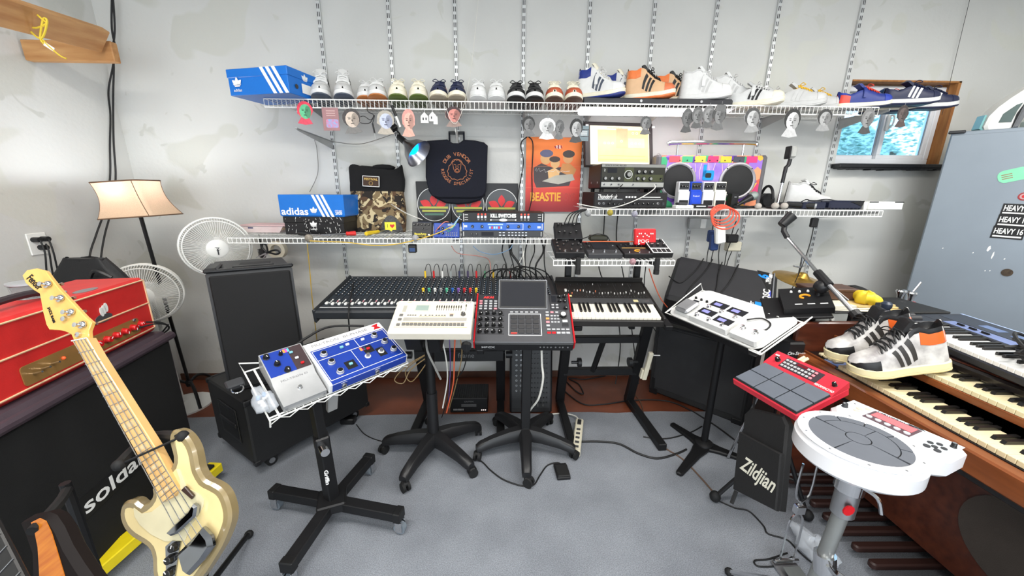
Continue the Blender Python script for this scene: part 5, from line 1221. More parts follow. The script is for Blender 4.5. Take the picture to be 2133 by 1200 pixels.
# ================================================================ central gear
def bar(par, name, a, b_, wd, th, mat, bev=.004, up=(0, 0, 1)):
    a, b_ = V(a), V(b_); d = b_-a; u = V(up)
    if abs(d.normalized().dot(u)) > .98: u = V((0, 1, 0))
    return MB().box(0, d.length, -wd/2, wd/2, -th/2, th/2, bev, frame(a, d, u.cross(d))).build(name, mat, par)
def star_base(name, label, c, R, a0, ztop, col_w, cat='stand', square=False):
    t = thing(name, label, cat, (c[0], c[1], CZ))
    MB().lathe([(0, .075), (.05, .075), (.055, .1), (.045, .13), (.03, .15), (0, .15)], 16).build('hub', BLACK, t)
    for k in range(5):
        a = math.radians(a0+72*k); d = V((math.cos(a), math.sin(a), 0)); n = V((-d.y, d.x, 0))
        m = MB(); st = [(0.02, .118, .040, .036), (.35, .114, .033, .032), (.7, .098, .028, .026), (.93, .080, .026, .022), (1.0, .070, .022, .016)]
        vs = []; fs = []
        for (u, z, hw, hh) in st:
            for (q, e) in ((-1, -1), (-1, .4), (-.6, 1), (.6, 1), (1, .4), (1, -1)): vs.append(d*R*u+n*hw*q+V((0, 0, z+hh*e)))
        for i in range(4):
            for j in range(6): fs.append([i*6+j, i*6+(j+1) % 6, i*6+6+(j+1) % 6, i*6+6+j])
        fs += [list(range(6)), [24+j for j in range(6)][::-1]]
        m.add(vs, fs); leg = m.build('leg', BLACK, t, ang=50)
        cst = MB(); e = d*R*.97; cst.cyl(e+V((0, 0, .045)), e+V((0, 0, .075)), .008, 8)
        off = V((math.cos(a+1.1), math.sin(a+1.1), 0)); w_ = V((-off.y, off.x, 0)); ctr = e+off*.012+V((0, 0, .026))
        for s_ in (-1, 1): cst.cyl(ctr+w_*.006*s_, ctr+w_*.02*s_, .026, 14)
        cst.box(-.02, .02, -.018, .018, .03, .055, .008, Matrix.Translation(e+off*.008) @ RZ(math.degrees(a)+63))
        cst.build('caster', RUBBER, leg)
    if square: MB().box(-col_w/2, col_w/2, -col_w/2, col_w/2, .12, ztop, .004).build('column', BLACKM, t)
    else: MB().cyl((0, 0, .12), (0, 0, ztop), col_w/2, 14).build('column', BLACKM, t); MB().cyl((0, 0, .14), (0, 0, ztop*.5), col_w*.62, 14).build('gas_sleeve', BLACK, t)
    return t
star_base('rolling_stand', 'five-star rolling stand under the cream drum machine', (-.385, 1.87), .30, -112, .80, .05)
star_base('rolling_stand', 'five-star rolling stand under the red-sided sampler', (.145, 1.90), .295, -92, .70, .052, square=True)
# ---- mixing console
a, b_, c = P(660, 648, Y=1.95), P(718, 581, Y=2.45), P(1142, 581, Y=2.45)
MX = frame((a.x, 1.95, .868), (1, 0, 0), (0, .5, .068)); mw, ml = 1.335, .50
t = thing('mixing_console', 'long black mixing console with rows of white faders', 'mixer', MX)
CONS = pm('console_black', (32, 35, 39), .45, bump=.1); STRIP = pm('console_strip', (44, 49, 55), .4)
m = MB(); sec = [(-.02, -.05), (-.03, -.04), (-.03, -.008), (-.022, .002), (ml-.01, .004), (ml, -.005), (ml, -.06), (ml*.5, -.075)]
m.prism(sec, 0, mw, Matrix(((0, 0, 1, 0), (1, 0, 0, 0), (0, 1, 0, 0), (0, 0, 0, 1)))); m.build('chassis', CONS, t)
for xx in (-.012, mw-.006): MB().box(xx, xx+.018, -.034, ml+.004, -.07, .012, .008).build('end_cheek', CONS, t)
NCH = 36; p_ = (mw-.05)/NCH
stripm = MB().box(0, p_-.0022, .03, ml-.03, .003, .0065, .001).mesh('channel_strip', STRIP)
capm = MB().box(-.0075, .0075, -.011, .011, 0, .012, .003).mesh('fader_cap', KWH)
capb = MB().box(-.0075, .0075, -.011, .011, 0, .012, .003).mesh('fader_cap', pm('blue_cap', (70, 160, 214), .4))
kb, kp, bw, bp, bl, sl = MB(), MB(), MB(), MB(), MB(), MB()
for i in range(NCH):
    x = .02+i*p_; xc = x+p_*.5
    inst('channel_strip', stripm, t, T(x, 0, 0)); inst('fader_cap', capb if i in (26, 27) else capm, t, T(xc-.003, .043+.008*(i % 5 == 0), .007))
    sl.box(xc-.0045, xc-.0025, .05, .13, .0066, .0070)
    for r_ in range(9):
        y = .17+r_*.032; kb.cyl((xc, y, .006), (xc, y, .017), .0058, 7, r2=.0045); kp.box(xc-.0019, xc+.0019, y-.001, y+.0048, .0168, .0180)
    for r_ in range(3): (bw if r_ != 1 else (bp if i % 2 else bw)).box(xc+.0035, xc+.0095, .062+r_*.02, .072+r_*.02, .006, .010)
    for r_ in range(7): bl.box(xc+.006, xc+.0095, .185+r_*.032, .189+r_*.032, .006, .0072)
for mb, nm, mt in ((kb, 'knobs', pm('console_knob', (30, 32, 36), .4)), (kp, 'knob_pointers', INKW), (bw, 'mute_buttons', KWH), (bp, 'pink_buttons', pm('pink_button', (230, 150, 160), .4)), (bl, 'blue_marks', pm('blue_mark', (80, 130, 170), .5)), (sl, 'fader_slots', INKK)):
    mb.build(nm, mt, t, ang=40)['kind'] = 'stuff'
flat(t, .01, mw-.01, .012, .02, pm('pale_strip', (214, 216, 216), .5), z=.003, name='scribble_strip')
for i in range(11):
    c_ = [(230, 190, 50), (200, 44, 44), (226, 226, 222), (150, 156, 156), (60, 64, 90), (70, 60, 90), (190, 40, 44), (90, 140, 110), (220, 180, 60), (30, 30, 30), (190, 60, 50)][i]
    x = .50+.056*i; pl = MB().cyl((x, ml-.035, .0), (x, ml-.03, .05), .0065, 8).build('jack_plug', pm('plug_%d' % i, c_, .45), t)
    wire('plug_lead', '', [(x, ml-.03, .05), (x+.01, ml-.01, .085), (x+.025, ml+.02, .07), (x+.03, ml+.03, -.03)], .0022, CORD, parent=pl)
for i in range(10):
    c_ = [(236, 200, 50), (80, 170, 140), (236, 236, 232), (150, 150, 150), (90, 190, 150), (50, 100, 180), (130, 90, 170), (200, 50, 56), (220, 70, 60), (236, 200, 50)][i]
    x = .535+.035*i; MB().cyl((x, .215, .005), (x, .21, .034), .008, 8).build('jack_plug', pm('plugb_%d' % i, c_, .45), t)
# console stand
t = thing('keyboard_stand', 'black heavy-duty stand carrying the mixing console', 'stand', (0, 0, 0))
for x, lab in ((-.52, 0), (.0, 1)):
    bar(t, 'foot', (x-.02*(1-lab), 1.99, CZ+.022), (x, 2.45, CZ+.022), .05, .045, BLACKM); bar(t, 'leg', (x, 2.40, CZ+.03), (x, 2.22, .5), .06, .045, BLACKM); bar(t, 'upper_leg', (x, 2.22, .5), (x, 2.20, .80), .06, .045, BLACKM); bar(t, 'support_arm', (x, 1.97, .79), (x, 2.45, .825), .045, .03, BLACKM)
bar(t, 'cross_beam', (-.55, 2.22, .47), (.02, 2.22, .47), .05, .075, BLACKM); txt('frame', .045, T(-.22, 2.22-.027, .475) @ FX, pm('grey_print', (110, 110, 112), .6), t)
for x in (-.57, .035): MB().cyl((x, 2.22, .47), (x+.04*(1 if x > 0 else -1), 2.22, .47), .024, 12).build('clamp_knob', BLACK, t)
# ---- cream drum machine
o_, x_, y_ = P(805, 694, d=1.69), P(980, 695, d=1.69), P(819, 627, d=1.86)
M = frame(o_, x_-o_, y_-o_); w_, ln = (x_-o_).length, (y_-o_).length
CREAM = pm('cream_plastic', (220, 212, 194), .45, var=.02); GB = pm('grey_button', (110, 108, 104), .5); ORL = pm('orange_line', (226, 150, 100), .5)
t = dev('drum_machine', 'cream drum machine with grey step buttons and small display', 'drum machine', M, w_, ln, .045, CREAM, .004)
flat(t, .008, w_-.008, ln*.90, ln*.99, pm('cream_light', (226, 219, 203), .45), name='title_strip'); txt('TR-707', .013, T(w_*.88, ln*.945, .0008), pm('grey_ink', (120, 116, 110), .5), t, fit=w_*.17); txt('RHYTHM COMPOSER', .006, T(w_*.66, ln*.94, .0008), ORL, t, fit=w_*.22); txt('Roland', .008, T(w_*.16, ln*.945, .0008), ORL, t)
flat(t, w_*.10, w_*.145, ln*.64, ln*.84, pm('grey_panel', (176, 172, 160), .5), name='slot_panel'); flat(t, w_*.25, w_*.44, ln*.66, ln*.86, pm('grey_bezel', (196, 196, 186), .4), name='lcd_bezel', d=.002); flat(t, w_*.265, w_*.425, ln*.68, ln*.84, LCD, z=.002, name='lcd')
for i in range(12):
    x = w_*(.53+.031*i)+(.012 if i == 11 else 0); flat(t, x-.001, x+.001, ln*.69, ln*.86, INKK, name='slider_slot'); btn(t, x, ln*(.80 if i < 11 else .84), .004, .012, .006, BLACK, name='slider_cap')
knob(t, w_*.88, ln*.56, .011, .014, pm('grey_knob', (78, 76, 74), .45))
for i in range(4): btn(t, w_*(.19+.031*i), ln*.53, .008, .006, .003, GB)
for x in (.35, .41, .46, .495, .545, .58, .615, .65): btn(t, w_*x, ln*.53, .008, .006, .003, GB)
flat(t, w_*.33, w_*.67, ln*.49, ln*.497, ORL, name='orange_rule'); btn(t, w_*.735, ln*.53, .016, .012, .004, GB); flat(t, w_*.7, w_*.77, ln*.575, ln*.585, ORL, name='orange_rule')
flat(t, w_*.145, w_*.93, ln*.36, ln*.46, pm('grey_panel2', (168, 164, 156), .5), name='instrument_panel')
for y in (.53, .40, .24): btn(t, w_*.105, ln*y, .016, .014, .004, GB)
for i in range(16): btn(t, w_*(.17+.048*i), ln*.25, .0145, .016, .005, GB, name='step_button')
flat(t, w_*.06, w_*.95, ln*.17, ln*.178, ORL, name='orange_rule'); flat(t, w_*.14, w_*.95, ln*.31, ln*.315, ORL, name='orange_rule')
Mi = M.inverted()
ts = thing('stand_top', 'black tilted platform with clamp arms under the cream drum machine', 'platform', M @ T(0, 0, -.052)); MB().box(.02, w_-.01, .02, ln-.02, -.012, .0, .003).build('plate', BLACKM, ts); MB().box(w_*.15, w_*.35, .03, ln*.6, -.1, -.012, .004).build('bracket', BLACKM, ts); MB().box(w_*.42, w_*.58, ln*.2, ln*.7, -.14, -.012, .006).build('clamp_block', BLACKM, ts)
for x in (.80,): MB().prism(circ(0, 0, .024, 14)+[], -.01, .01, T(w_*.94, -.012, -.02) @ RX(90)).build('clamp_pad', BLACK, ts); MB().cyl((w_*.94, -.01, -.055), (w_*.94, -.01, .0), .013, 10).build('clamp_screw', BLACK, ts)
# ---- sampler workstation
o_, x_, y_ = P(985, 713, d=1.846), P(1199, 714, d=1.846), P(992, 613, d=2.06)
M = frame(o_, x_-o_, y_-o_); w_, ln = (x_-o_).length, (y_-o_).length
SAMP = pm('sampler_grey', (74, 74, 77), .45, bump=.05); SAMD = pm('sampler_dark', (46, 46, 49), .45)
t = thing('sampler', 'grey sampler with red sides, sixteen pads and upright screen', 'sampler', M)
MB().box(.006, w_-.006, 0, ln, -.05, 0, .004).build('body', SAMP, t)
for x in (0, w_-.008): MB().box(x, x+.008, -.004, ln+.004, -.052, .008, .003).build('side_panel', RED, t)
MB().box(.008, w_-.008, -.006, .02, -.065, -.006, .003).build('front_panel', BLACK, t)
FP = T(0, -.0062, 0) @ FX
txt('MPCX', .02, FP @ T(w_*.145, -.035, .0003), pm('grey_print2', (190, 190, 190), .5), t, fit=w_*.13, bold=.0003)
for x in (.66, .695, .73, .765, .81, .85, .88, .93): jack(t, w_*x, -.032, .005, M=FP)
flat(t, .01, w_*.25, ln*.62, ln*.985, SAMD, name='corner_panel', d=.002); txt('AKAI', .02, T(w_*.13, ln*.92, .0026), pm('akai_red', (230, 50, 50), .5, emit=(200, 30, 30), es=.4), t, fit=w_*.11, bold=.0008)
PKB = pm('pink_pad', (236, 140, 150), .4); WB = pm('grey_white_button', (176, 176, 178), .4)
for j in range(4):
    for i in range(4): btn(t, w_*(.05+.052*i), ln*(.67+.055*j), .016, .01, .004, PKB if (i, j) in ((0, 3), (0, 2), (3, 0)) else WB, z=.002)
for j in range(4):
    flat(t, .015, w_*.30, ln*(.155+.125*j), ln*(.165+.125*j), BLACK, name='row_groove')
    for i in range(4): knob(t, w_*(.058+.068*i), ln*(.20+.122*j), .0115, .018, KN)
fr = MB(); bx0, bx1, by0, by1 = w_*.345, w_*.678, ln*.13, ln*.57
for a_ in ((bx0, bx1, by0, by0+.003), (bx0, bx1, by1-.003, by1), (bx0, bx0+.003, by0, by1), (bx1-.003, bx1, by0, by1)): fr.box(*a_, 0, .001)
fr.build('pad_outline', INKW, t)
PAD = pm('pad_rubber', (54, 53, 54), .6); pw, ph = (bx1-bx0-.018)/4, (by1-by0-.018)/4
for i in range(4):
    for j in range(4):
        pd = btn(t, bx0+.009+pw*(i+.5), by0+.009+ph*(j+.5), pw-.007, ph-.008, .006, PAD, name='pad', b=.002)
        if i == 0 and j == 0: flat(pd, -pw*.4, pw*.4, -ph*.42, -ph*.36, LEDR, z=.005, d=.0015, name='glow_edge')
for i in range(6): btn(t, w_*(.375+.052*i), ln*.605, .017, .008, .003, WB)
for i in range(3): btn(t, w_*(.745+.05*i), ln*.605, .016, .01, .003, PKB if i == 1 else WB)
for j in range(3):
    for i in range(3): btn(t, w_*(.79+.032*i), ln*(.40+.065*j), .012, .009, .003, WB)
for j, mt in enumerate((WB, PKB, pm('orange_button', (236, 160, 90), .4), WB)): btn(t, w_*.745, ln*(.33+.07*j), .018, .012, .003, mt)
knob(t, w_*.905, ln*.52, .019, .022, KN, cap=KWH, name='jog_wheel')
btn(t, w_*.92, ln*.42, .026, .014, .004, KWH); btn(t, w_*.92, ln*.345, .032, .02, .003, SAMD); 
for i in range(5):
    btn(t, w_*(.75+.047*i), ln*.255, .018, .008, .003, WB); btn(t, w_*(.75+.047*i), ln*.185, .02, .012, .004, RED if i < 2 else WB)
flat(t, w_*.78, w_*.97, ln*.66, ln*.99, SAMD, name='corner_panel', d=.002); flat(t, w_*.80, w_*.85, ln*.82, ln*.96, SCREEN, z=.002, name='strip_display')
for x, y in ((.885, .93), (.94, .93), (.885, .83), (.94, .83), (.94, .68)): knob(t, w_*x, ln*y, .0105, .016, KN, z=.002)
for x in (.81, .855):
    for y in (.70, .76): btn(t, w_*x, ln*y, .014, .009, .003, WB, z=.002)
s0, s1, s2 = P(1038.5, 643, d=1.99), P(1140, 644, d=1.99), P(1039.5, 582.5, d=2.02)
MS = Mi_ = M.inverted() @ frame(s0, s1-s0, s2-s0); sw, sh = (s1-s0).length, (s2-s0).length
scr = MB().box(0, sw, 0, sh, -.02, 0, .004, MS).build('screen', BLACK, t)
m = MB(); 
for a_ in ((0, sw, 0, .003), (0, sw, sh-.003, sh), (0, .003, 0, sh), (sw-.003, sw, 0, sh)): m.box(*a_, 0, .0012, M=MS)
m.build('screen_rim', pm('grey_rim', (130, 132, 136), .35, .5), scr); flat(scr, .012, sw-.012, .014, sh-.012, SCREEN, M=MS, name='display', d=.001)
bar(t, 'screen_arm', (w_*.5, ln*.8, -.02), MS @ V((sw*.5, sh*.4, -.018)), .06, .012, BLACKM)
ts = thing('stand_top', 'black platform under the red-sided sampler', 'platform', M @ T(0, 0, -.054)); MB().box(.06, w_-.06, .03, ln-.05, -.02, 0, .003).build('plate', BLACKM, ts); MB().box(.012, .05, -.004, .05, -.055, -.012, .004).build('corner_clamp', BLACK, ts); MB().box(w_*.4, w_*.6, ln*.2, ln*.75, -.05, -.02, .004).build('bracket', BLACKM, ts)
# ---- black synthesizer
o_, x_, y_ = P(1172, 660, d=2.0), P(1384, 662, d=2.0), P(1164, 585, d=2.36)
M = frame(o_, x_-o_, y_-o_); w_, ln = (x_-o_).length, (y_-o_).length
SYN = pm('synth_black', (34, 32, 31), .5, bump=.05)
t = thing('synthesizer', 'black analogue synthesizer with cream keys and slider panel', 'synthesizer', M)
MB().box(0, w_, 0, ln*.34, -.05, -.016, .004).box(0, w_, ln*.33, ln, -.05, .0, .004).build('body', SYN, t)
MB().box(-.004, w_+.004, -.012, .004, -.055, -.016, .004).build('front_rail', SYN, t)
MB().box(w_-.008, w_+.004, -.012, ln, -.055, .004, .003).build('end_cheek', SYN, t); MB().box(-.004, .008, -.012, ln, -.055, .004, .003).build('end_cheek', SYN, t)
MB().box(.0, w_, ln-.012, ln, 0, .03, .003).build('rear_lip', SYN, t)
KEYW = pm('cream_key', (236, 230, 214), .35, var=.02); KEYB = pm('black_key', (22, 21, 21), .3)
nW = 22; kw = (w_-.03)/nW; kl = ln*.33
wkm = MB().box(.0004, kw-.0004, 0, kl, 0, .016, .0015).mesh('white_key', KEYW); bkm = MB().box(-kw*.28, kw*.28, kl*.36, kl, .012, .026, .002).mesh('black_key', KEYB)
for i in range(nW):
    inst('white_key', wkm, t, T(.014+kw*i, .0, -.016))
    if i % 7 in (0, 1, 3, 4, 5) and i < nW-1: inst('black_key', bkm, t, T(.014+kw*(i+1), .0, -.016))
flat(t, .01, w_-.01, ln*.34, ln*.48, pm('dark_grey_strip', (66, 66, 68), .45), name='logo_strip', d=.002); flat(t, w_*.78, w_*.95, ln*.38, ln*.44, STEEL, z=.002, name='badge'); flat(t, w_*.78, w_*.83, ln*.38, ln*.44, pm('ivory_badge', (206, 196, 150), .5), z=.0026, name='badge')
SLW, SLR = pm('slider_white', (226, 224, 220), .4), pm('slider_orange', (206, 120, 84), .4)
for i in range(26):
    x = w_*(.12+.033*i); flat(t, x-.0008, x+.0008, ln*.56, ln*.74, INKK, name='slider_slot'); btn(t, x, ln*(.60+.1*rnd.random()), .005, .01, .010, SLR if i in (1, 4, 9) else (SLW if i % 2 else pm('slider_grey', (120, 118, 116), .4)), name='slider_cap')
for i in range(9): btn(t, w_*(.16+.085*i), ln*(.86+.02*(i % 2)), .004, .008, .008, SLW if i in (3, 7) else DARK, name='switch')
for i in range(5): flat(t, w_*(.14+.17*i), w_*(.1415+.17*i), ln*.5, ln*.95, pm('grey_line', (90, 88, 86), .5), name='divider')
btn(t, w_*.09, ln*.68, .014, .022, .012, SLW, name='slider_cap')
for i in range(3): btn(t, w_*(.035+.045*i), ln*.53, .02, .012, .006, pm('amber_button', (240, 214, 150), .4))
for i in range(26): btn(t, w_*(.12+.033*i), ln*.52, .006, .006, .003, DARK)
# synth stand with upper posts for the short shelf
t = thing('keyboard_stand', 'black two-tier stand under the black synthesizer', 'stand', (0, 0, 0))
xl, xr = P(1182, 700, Y=2.2).x, P(1345, 700, Y=2.2).x
for x in (xl, xr):
    bar(t, 'foot', (x+.03*(x == xr), 1.86, CZ+.022), (x, 2.42, CZ+.022), .05, .045, BLACKM); bar(t, 'leg', (x, 2.38, CZ+.03), (x, 2.17, .74), .06, .045, BLACKM)
    bar(t, 'support_arm', (x, 1.90, .765), (x, 2.34, .86), .045, .03, BLACKM); MB().cyl((x-.035*(1 if x == xr else -1), 2.2, .42), (x-.085*(1 if x == xr else -1), 2.2, .42), .01, 8).build('clamp_shaft', BLACK, t); MB().cyl((x-.075*(1 if x == xr else -1), 2.2, .42), (x-.098*(1 if x == xr else -1), 2.2, .42), .03, 12).build('clamp_knob', BLACK, t)
bar(t, 'cross_beam', (xl, 2.24, .565), (xr, 2.24, .565), .04, .045, BLACKM); bar(t, 'cross_beam', (xl, 2.30, .305), (xr, 2.30, .305), .04, .05, BLACKM); bar(t, 'brace', ((xl+xr)/2-.05, 2.29, .31), ((xl+xr)/2+.0, 2.25, .56), .04, .03, BLACKM)
for px in (1183, 1326):
    x = P(px, 570, Y=2.33).x; bar(t, 'post', (x, 2.33, .60), (x, 2.33, ZS-.012), .04, .03, BLACKM); bar(t, 'shelf_arm', (x, 2.04, ZS-.02), (x, 2.35, ZS-.02), .03, .02, BLACKM)
    MB().box(x-.014, x+.014, 2.025, 2.045, ZS-.055, ZS+.02, .006).build('arm_end', RUBBER, t); MB().cyl((x, 2.035, ZS-.075), (x, 2.035, ZS-.05), .016, 10).build('end_cap', RUBBER, t)
# ---- gear on the floor behind
a = P(1062, 862, Z=.0); b_ = P(1150, 862, Z=0)
M = T(a.x, a.y, 0) @ RX(-10) @ FX; w_ = b_.x-a.x; h = .60
t = dev('rack_mixer', 'black mixer stood on end behind the sampler stand', 'mixer', M, w_, h, .10, pm('rack_mixer_black', (32, 32, 34), .5), .012)
flat(t, .02, w_-.02, .04, h-.02, pm('mixer_face', (44, 45, 47), .5), name='panel')
for j in range(12):
    for i in range(2): jack(t, .045+.03*i, .56-.036*j, .0075, .0006)
kbm = MB()
for i in range(6):
    for j in range(14): kbm.cyl((w_*(.52+.07*i), .08+.034*j, .0006), (w_*(.52+.07*i), .08+.034*j, .009), .0055, 7)
kbm.build('knobs', KN, t)['kind'] = 'stuff'
for i in range(5): flat(t, w_*(.3+.12*i), w_*(.31+.12*i), .05, .13, INKW, name='fader_slot')
a = P(938, 860, Z=0); b_ = P(1016, 858, Z=0)
t = dev('power_amp', 'low black power unit with small white print on the brown floor', 'amplifier', T(a.x, a.y, 0) @ FX, b_.x-a.x, .11, .20, BLACKM, .004); w_ = b_.x-a.x
txt('CAUTION', .014, T(w_*.5, .085, .0005), pm('grey_print', (110, 110, 112), .6), t); [flat(t, w_*.3, w_*.7, .062-.007*k, .065-.007*k, pm('grey_print', (110, 110, 112), .6), name='caption') for k in range(3)]
for i in range(8): btn(t, w_*(.1+.035*i), .025, .005, .012, .002, WB, name='switch')
for i in range(3): led(t, w_*(.84+.05*i), .02, .003, LEDW)
for i in range(16): MB().box(w_*(.05+.058*i), w_*(.06+.058*i), .108, .116, -.19, -.01).build('cooling_fin', BLACK, t)
BEI = pm('beige_plastic', (206, 200, 180), .5)
a, b_ = P(1199, 952, Z=CZ), P(1207, 884, Z=CZ)
t = thing('power_strip', 'beige power strip with white cord beside the sampler stand', 'power strip', frame((a.x, a.y, CZ), b_-a, V((0, 0, 1)).cross(b_-a))); L_ = (b_-a).length; MB().box(0, L_, -.025, .025, 0, .045, .006).build('body', BEI, t); MB().box(L_*.78, L_*.95, -.012, .012, .045, .05, .002).build('switch', BLACK, t)
for i in range(5): MB().box(L_*(.08+.13*i), L_*(.14+.13*i), -.012, .012, .045, .0462).build('outlet', SLOT, t)
wire('strip_cable', 'white cord looping from the power strip behind the stand', [P(1207, 880, Z=.03), P(1200, 868, Z=.03), P(1180, 862, Z=.02), P(1155, 862, Z=.02), P(1135, 866, Z=.02)], .005, CORDW)
wire('white_cable', 'thick white cable hanging from the sampler to the floor', [P(1128, 722, Y=1.78), P(1129, 760, Y=1.80), P(1131, 790, Y=1.82), P(1122, 830, Y=1.86), P(1106, 852, Y=1.92), P(1095, 870, Y=1.97)], .006, CORDW)
q = P(1170, 985, Z=CZ); t = thing('foot_pedal', 'small black sustain pedal on the carpet by the sampler stand', 'pedal', T(q.x, q.y, CZ) @ RZ(4)); MB().box(-.036, .036, -.055, .055, 0, .018, .003).build('base', BLACK, t); MB().box(-.034, .034, -.053, .03, .018, .032, .004, RX(3)).build('treadle', RUBBER, t)
def floorw(label, pts, r=.004, mat=CORD, z=None): return wire('floor_cable', label, [P(x, y, Z=CZ+r if y > 862 else r) for x, y in pts], r, mat, k=6)
floorw('black cable winding from the drum machine stand to the foot pedal', [(968, 957), (1000, 960), (1022, 980), (1050, 1000), (1090, 1013), (1112, 1010), (1125, 990), (1140, 970), (1160, 964), (1170, 968)])
floorw('thin black cable lying between the road case and the drum machine stand', [(742, 884), (760, 905), (790, 918), (830, 925)], .003)
floorw('black cable running from the power strip towards the music stand', [(1212, 920), (1250, 920), (1290, 925), (1330, 945), (1370, 955), (1410, 945), (1430, 936)], .006)
floorw('black cable on the brown floor behind the synthesizer stand', [(1160, 800), (1210, 840), (1260, 842), (1320, 834), (1400, 838), (1480, 880), (1560, 940)], .005)
floorw('black cable curled below the synthesizer', [(1175, 790), (1200, 815), (1215, 820), (1205, 800), (1185, 788), (1220, 790), (1280, 780), (1330, 778)], .005)
floorw('thin brown cable along the foot of the synthesizer stand', [(1310, 805), (1335, 840), (1345, 880), (1375, 925), (1420, 955), (1455, 990), (1490, 1030)], .004, pm('brown_cord', (96, 74, 60), .6))
# ================================================================ lamp corner
def onp(px, py, M, z=0.0):
    """local (x, y) where the photo ray through a pixel meets the local plane z of frame M"""
    Mi = M.inverted(); c = Mi @ V((0, 0, CAMH)); p = Mi @ P(px, py, d=1.0); k = (z-c.z)/(p.z-c.z)
    q = c+(p-c)*k; return q.x, q.y
SHADE = pm('linen_shade', (214, 186, 156), .8, var=.08, vs=200, bump=.1)
N = SHADE.node_tree.nodes; tr = N.new('ShaderNodeBsdfTranslucent'); tr.inputs[0].default_value = lin((236, 196, 170)); mx = N.new('ShaderNodeMixShader'); mx.inputs[0].default_value = .14
L = SHADE.node_tree.links; L.new(N['Principled BSDF'].outputs[0], mx.inputs[1]); L.new(tr.outputs[0], mx.inputs[2]); L.new(mx.outputs[0], N['Material Output'].inputs[0])
ta, tb = P(200, 385, Y=2.30), P(325, 372, Y=2.30)
lt = P(262, 380, Y=2.30); lb = P(293, 452, Y=2.30); foot = P(383, 752, Y=2.48); foot.z = 0
t = thing('floor_lamp', 'black floor lamp with lit bell-shaped linen shade in the corner', 'floor lamp', (foot.x, foot.y, 0))
LO = V((foot.x, foot.y, 0)); top = (lb-LO)
MB().tube([(0, 0, .14), (top*.5).lerp(top*.5, 1)+V((0, 0, .05)), top+V((0, 0, .02))], .010, 8).build('pole', BLACKM, t)
for k in range(3):
    a = math.radians(-40+120*k); d = V((math.cos(a), math.sin(a), 0))
    MB().tube(crom([V((0, 0, .14)), d*.07+V((0, 0, .17)), d*.15+V((0, 0, .12)), d*.19+V((0, 0, .012))], 5), .010, 8).build('leg', BLACKM, t)
MB().lathe([(0, .12), (.018, .12), (.022, .15), (.012, .17), (0, .17)], 10).build('joint', BLACKM, t)
sc = V(((ta.x+tb.x)/2, 2.30, (ta.z+tb.z)/2))-LO; zt_, zb_ = .0, -.20
def shade_ring(u):  # bell: half width from top to bottom
    hw = .128+.030*u**2-.010*math.sin(PI*u); hd = .095+.022*u**2-.008*math.sin(PI*u)
    pts = []
    for (x, y) in rrect(-hw, hw, -hd, hd, .03, 3): pts.append((x+.03*u, y, zt_+(zb_-zt_)*u))
    return pts
MSH = Matrix.Translation(sc) @ RY(-4)
vs, fs = [], []; n = len(shade_ring(0))
for i in range(9): vs += shade_ring(i/8)
for i in range(8):
    for j in range(n): fs.append([i*n+j, i*n+(j+1) % n, (i+1)*n+(j+1) % n, (i+1)*n+j])
sh = MB().add(vs, fs, MSH).build('shade', SHADE, t, ang=70)
for u in (0, 1): MB().tube([MSH @ V(p) for p in shade_ring(u)], .004, 6, True).build('shade_rim', pm('brown_trim', (110, 84, 64), .6), sh)
for j in (1, 5, 9, 13): MB().tube([MSH @ V((shade_ring(i/8)[j][0]*1.003, shade_ring(i/8)[j][1]*1.003, shade_ring(i/8)[j][2])) for i in range(9)], .0018, 5).build('shade_seam', pm('brown_trim', (110, 84, 64), .6), sh)
bc = sc+V((.0, 0, -.07))
MB().ball(bc, (.032, .032, .04), 14, 10).build('bulb', pm('lamp_bulb', (255, 250, 248), .3, var=0, emit=(238, 244, 255), es=9), t)
MB().tube([top+V((0, 0, .0)), bc+V((0, 0, -.04))], .012, 8).build('socket', BLACKM, t)
MB().lathe([(.0, -.002), (.045, 0), (.045, .004), (0, .006)], 14, Matrix.Translation(top+V((0, 0, .01)))).build('shade_holder', STEEL, t)
l = bpy.data.lights.new('floor_lamp_bulb', 'POINT'); l.energy = 5.0; l.color = (.88, .94, 1.0); l.shadow_soft_size = .035
o = bpy.data.objects.new('floor_lamp_bulb', l); col.objects.link(o); o.location = LO+bc+V((0, 0, .055))
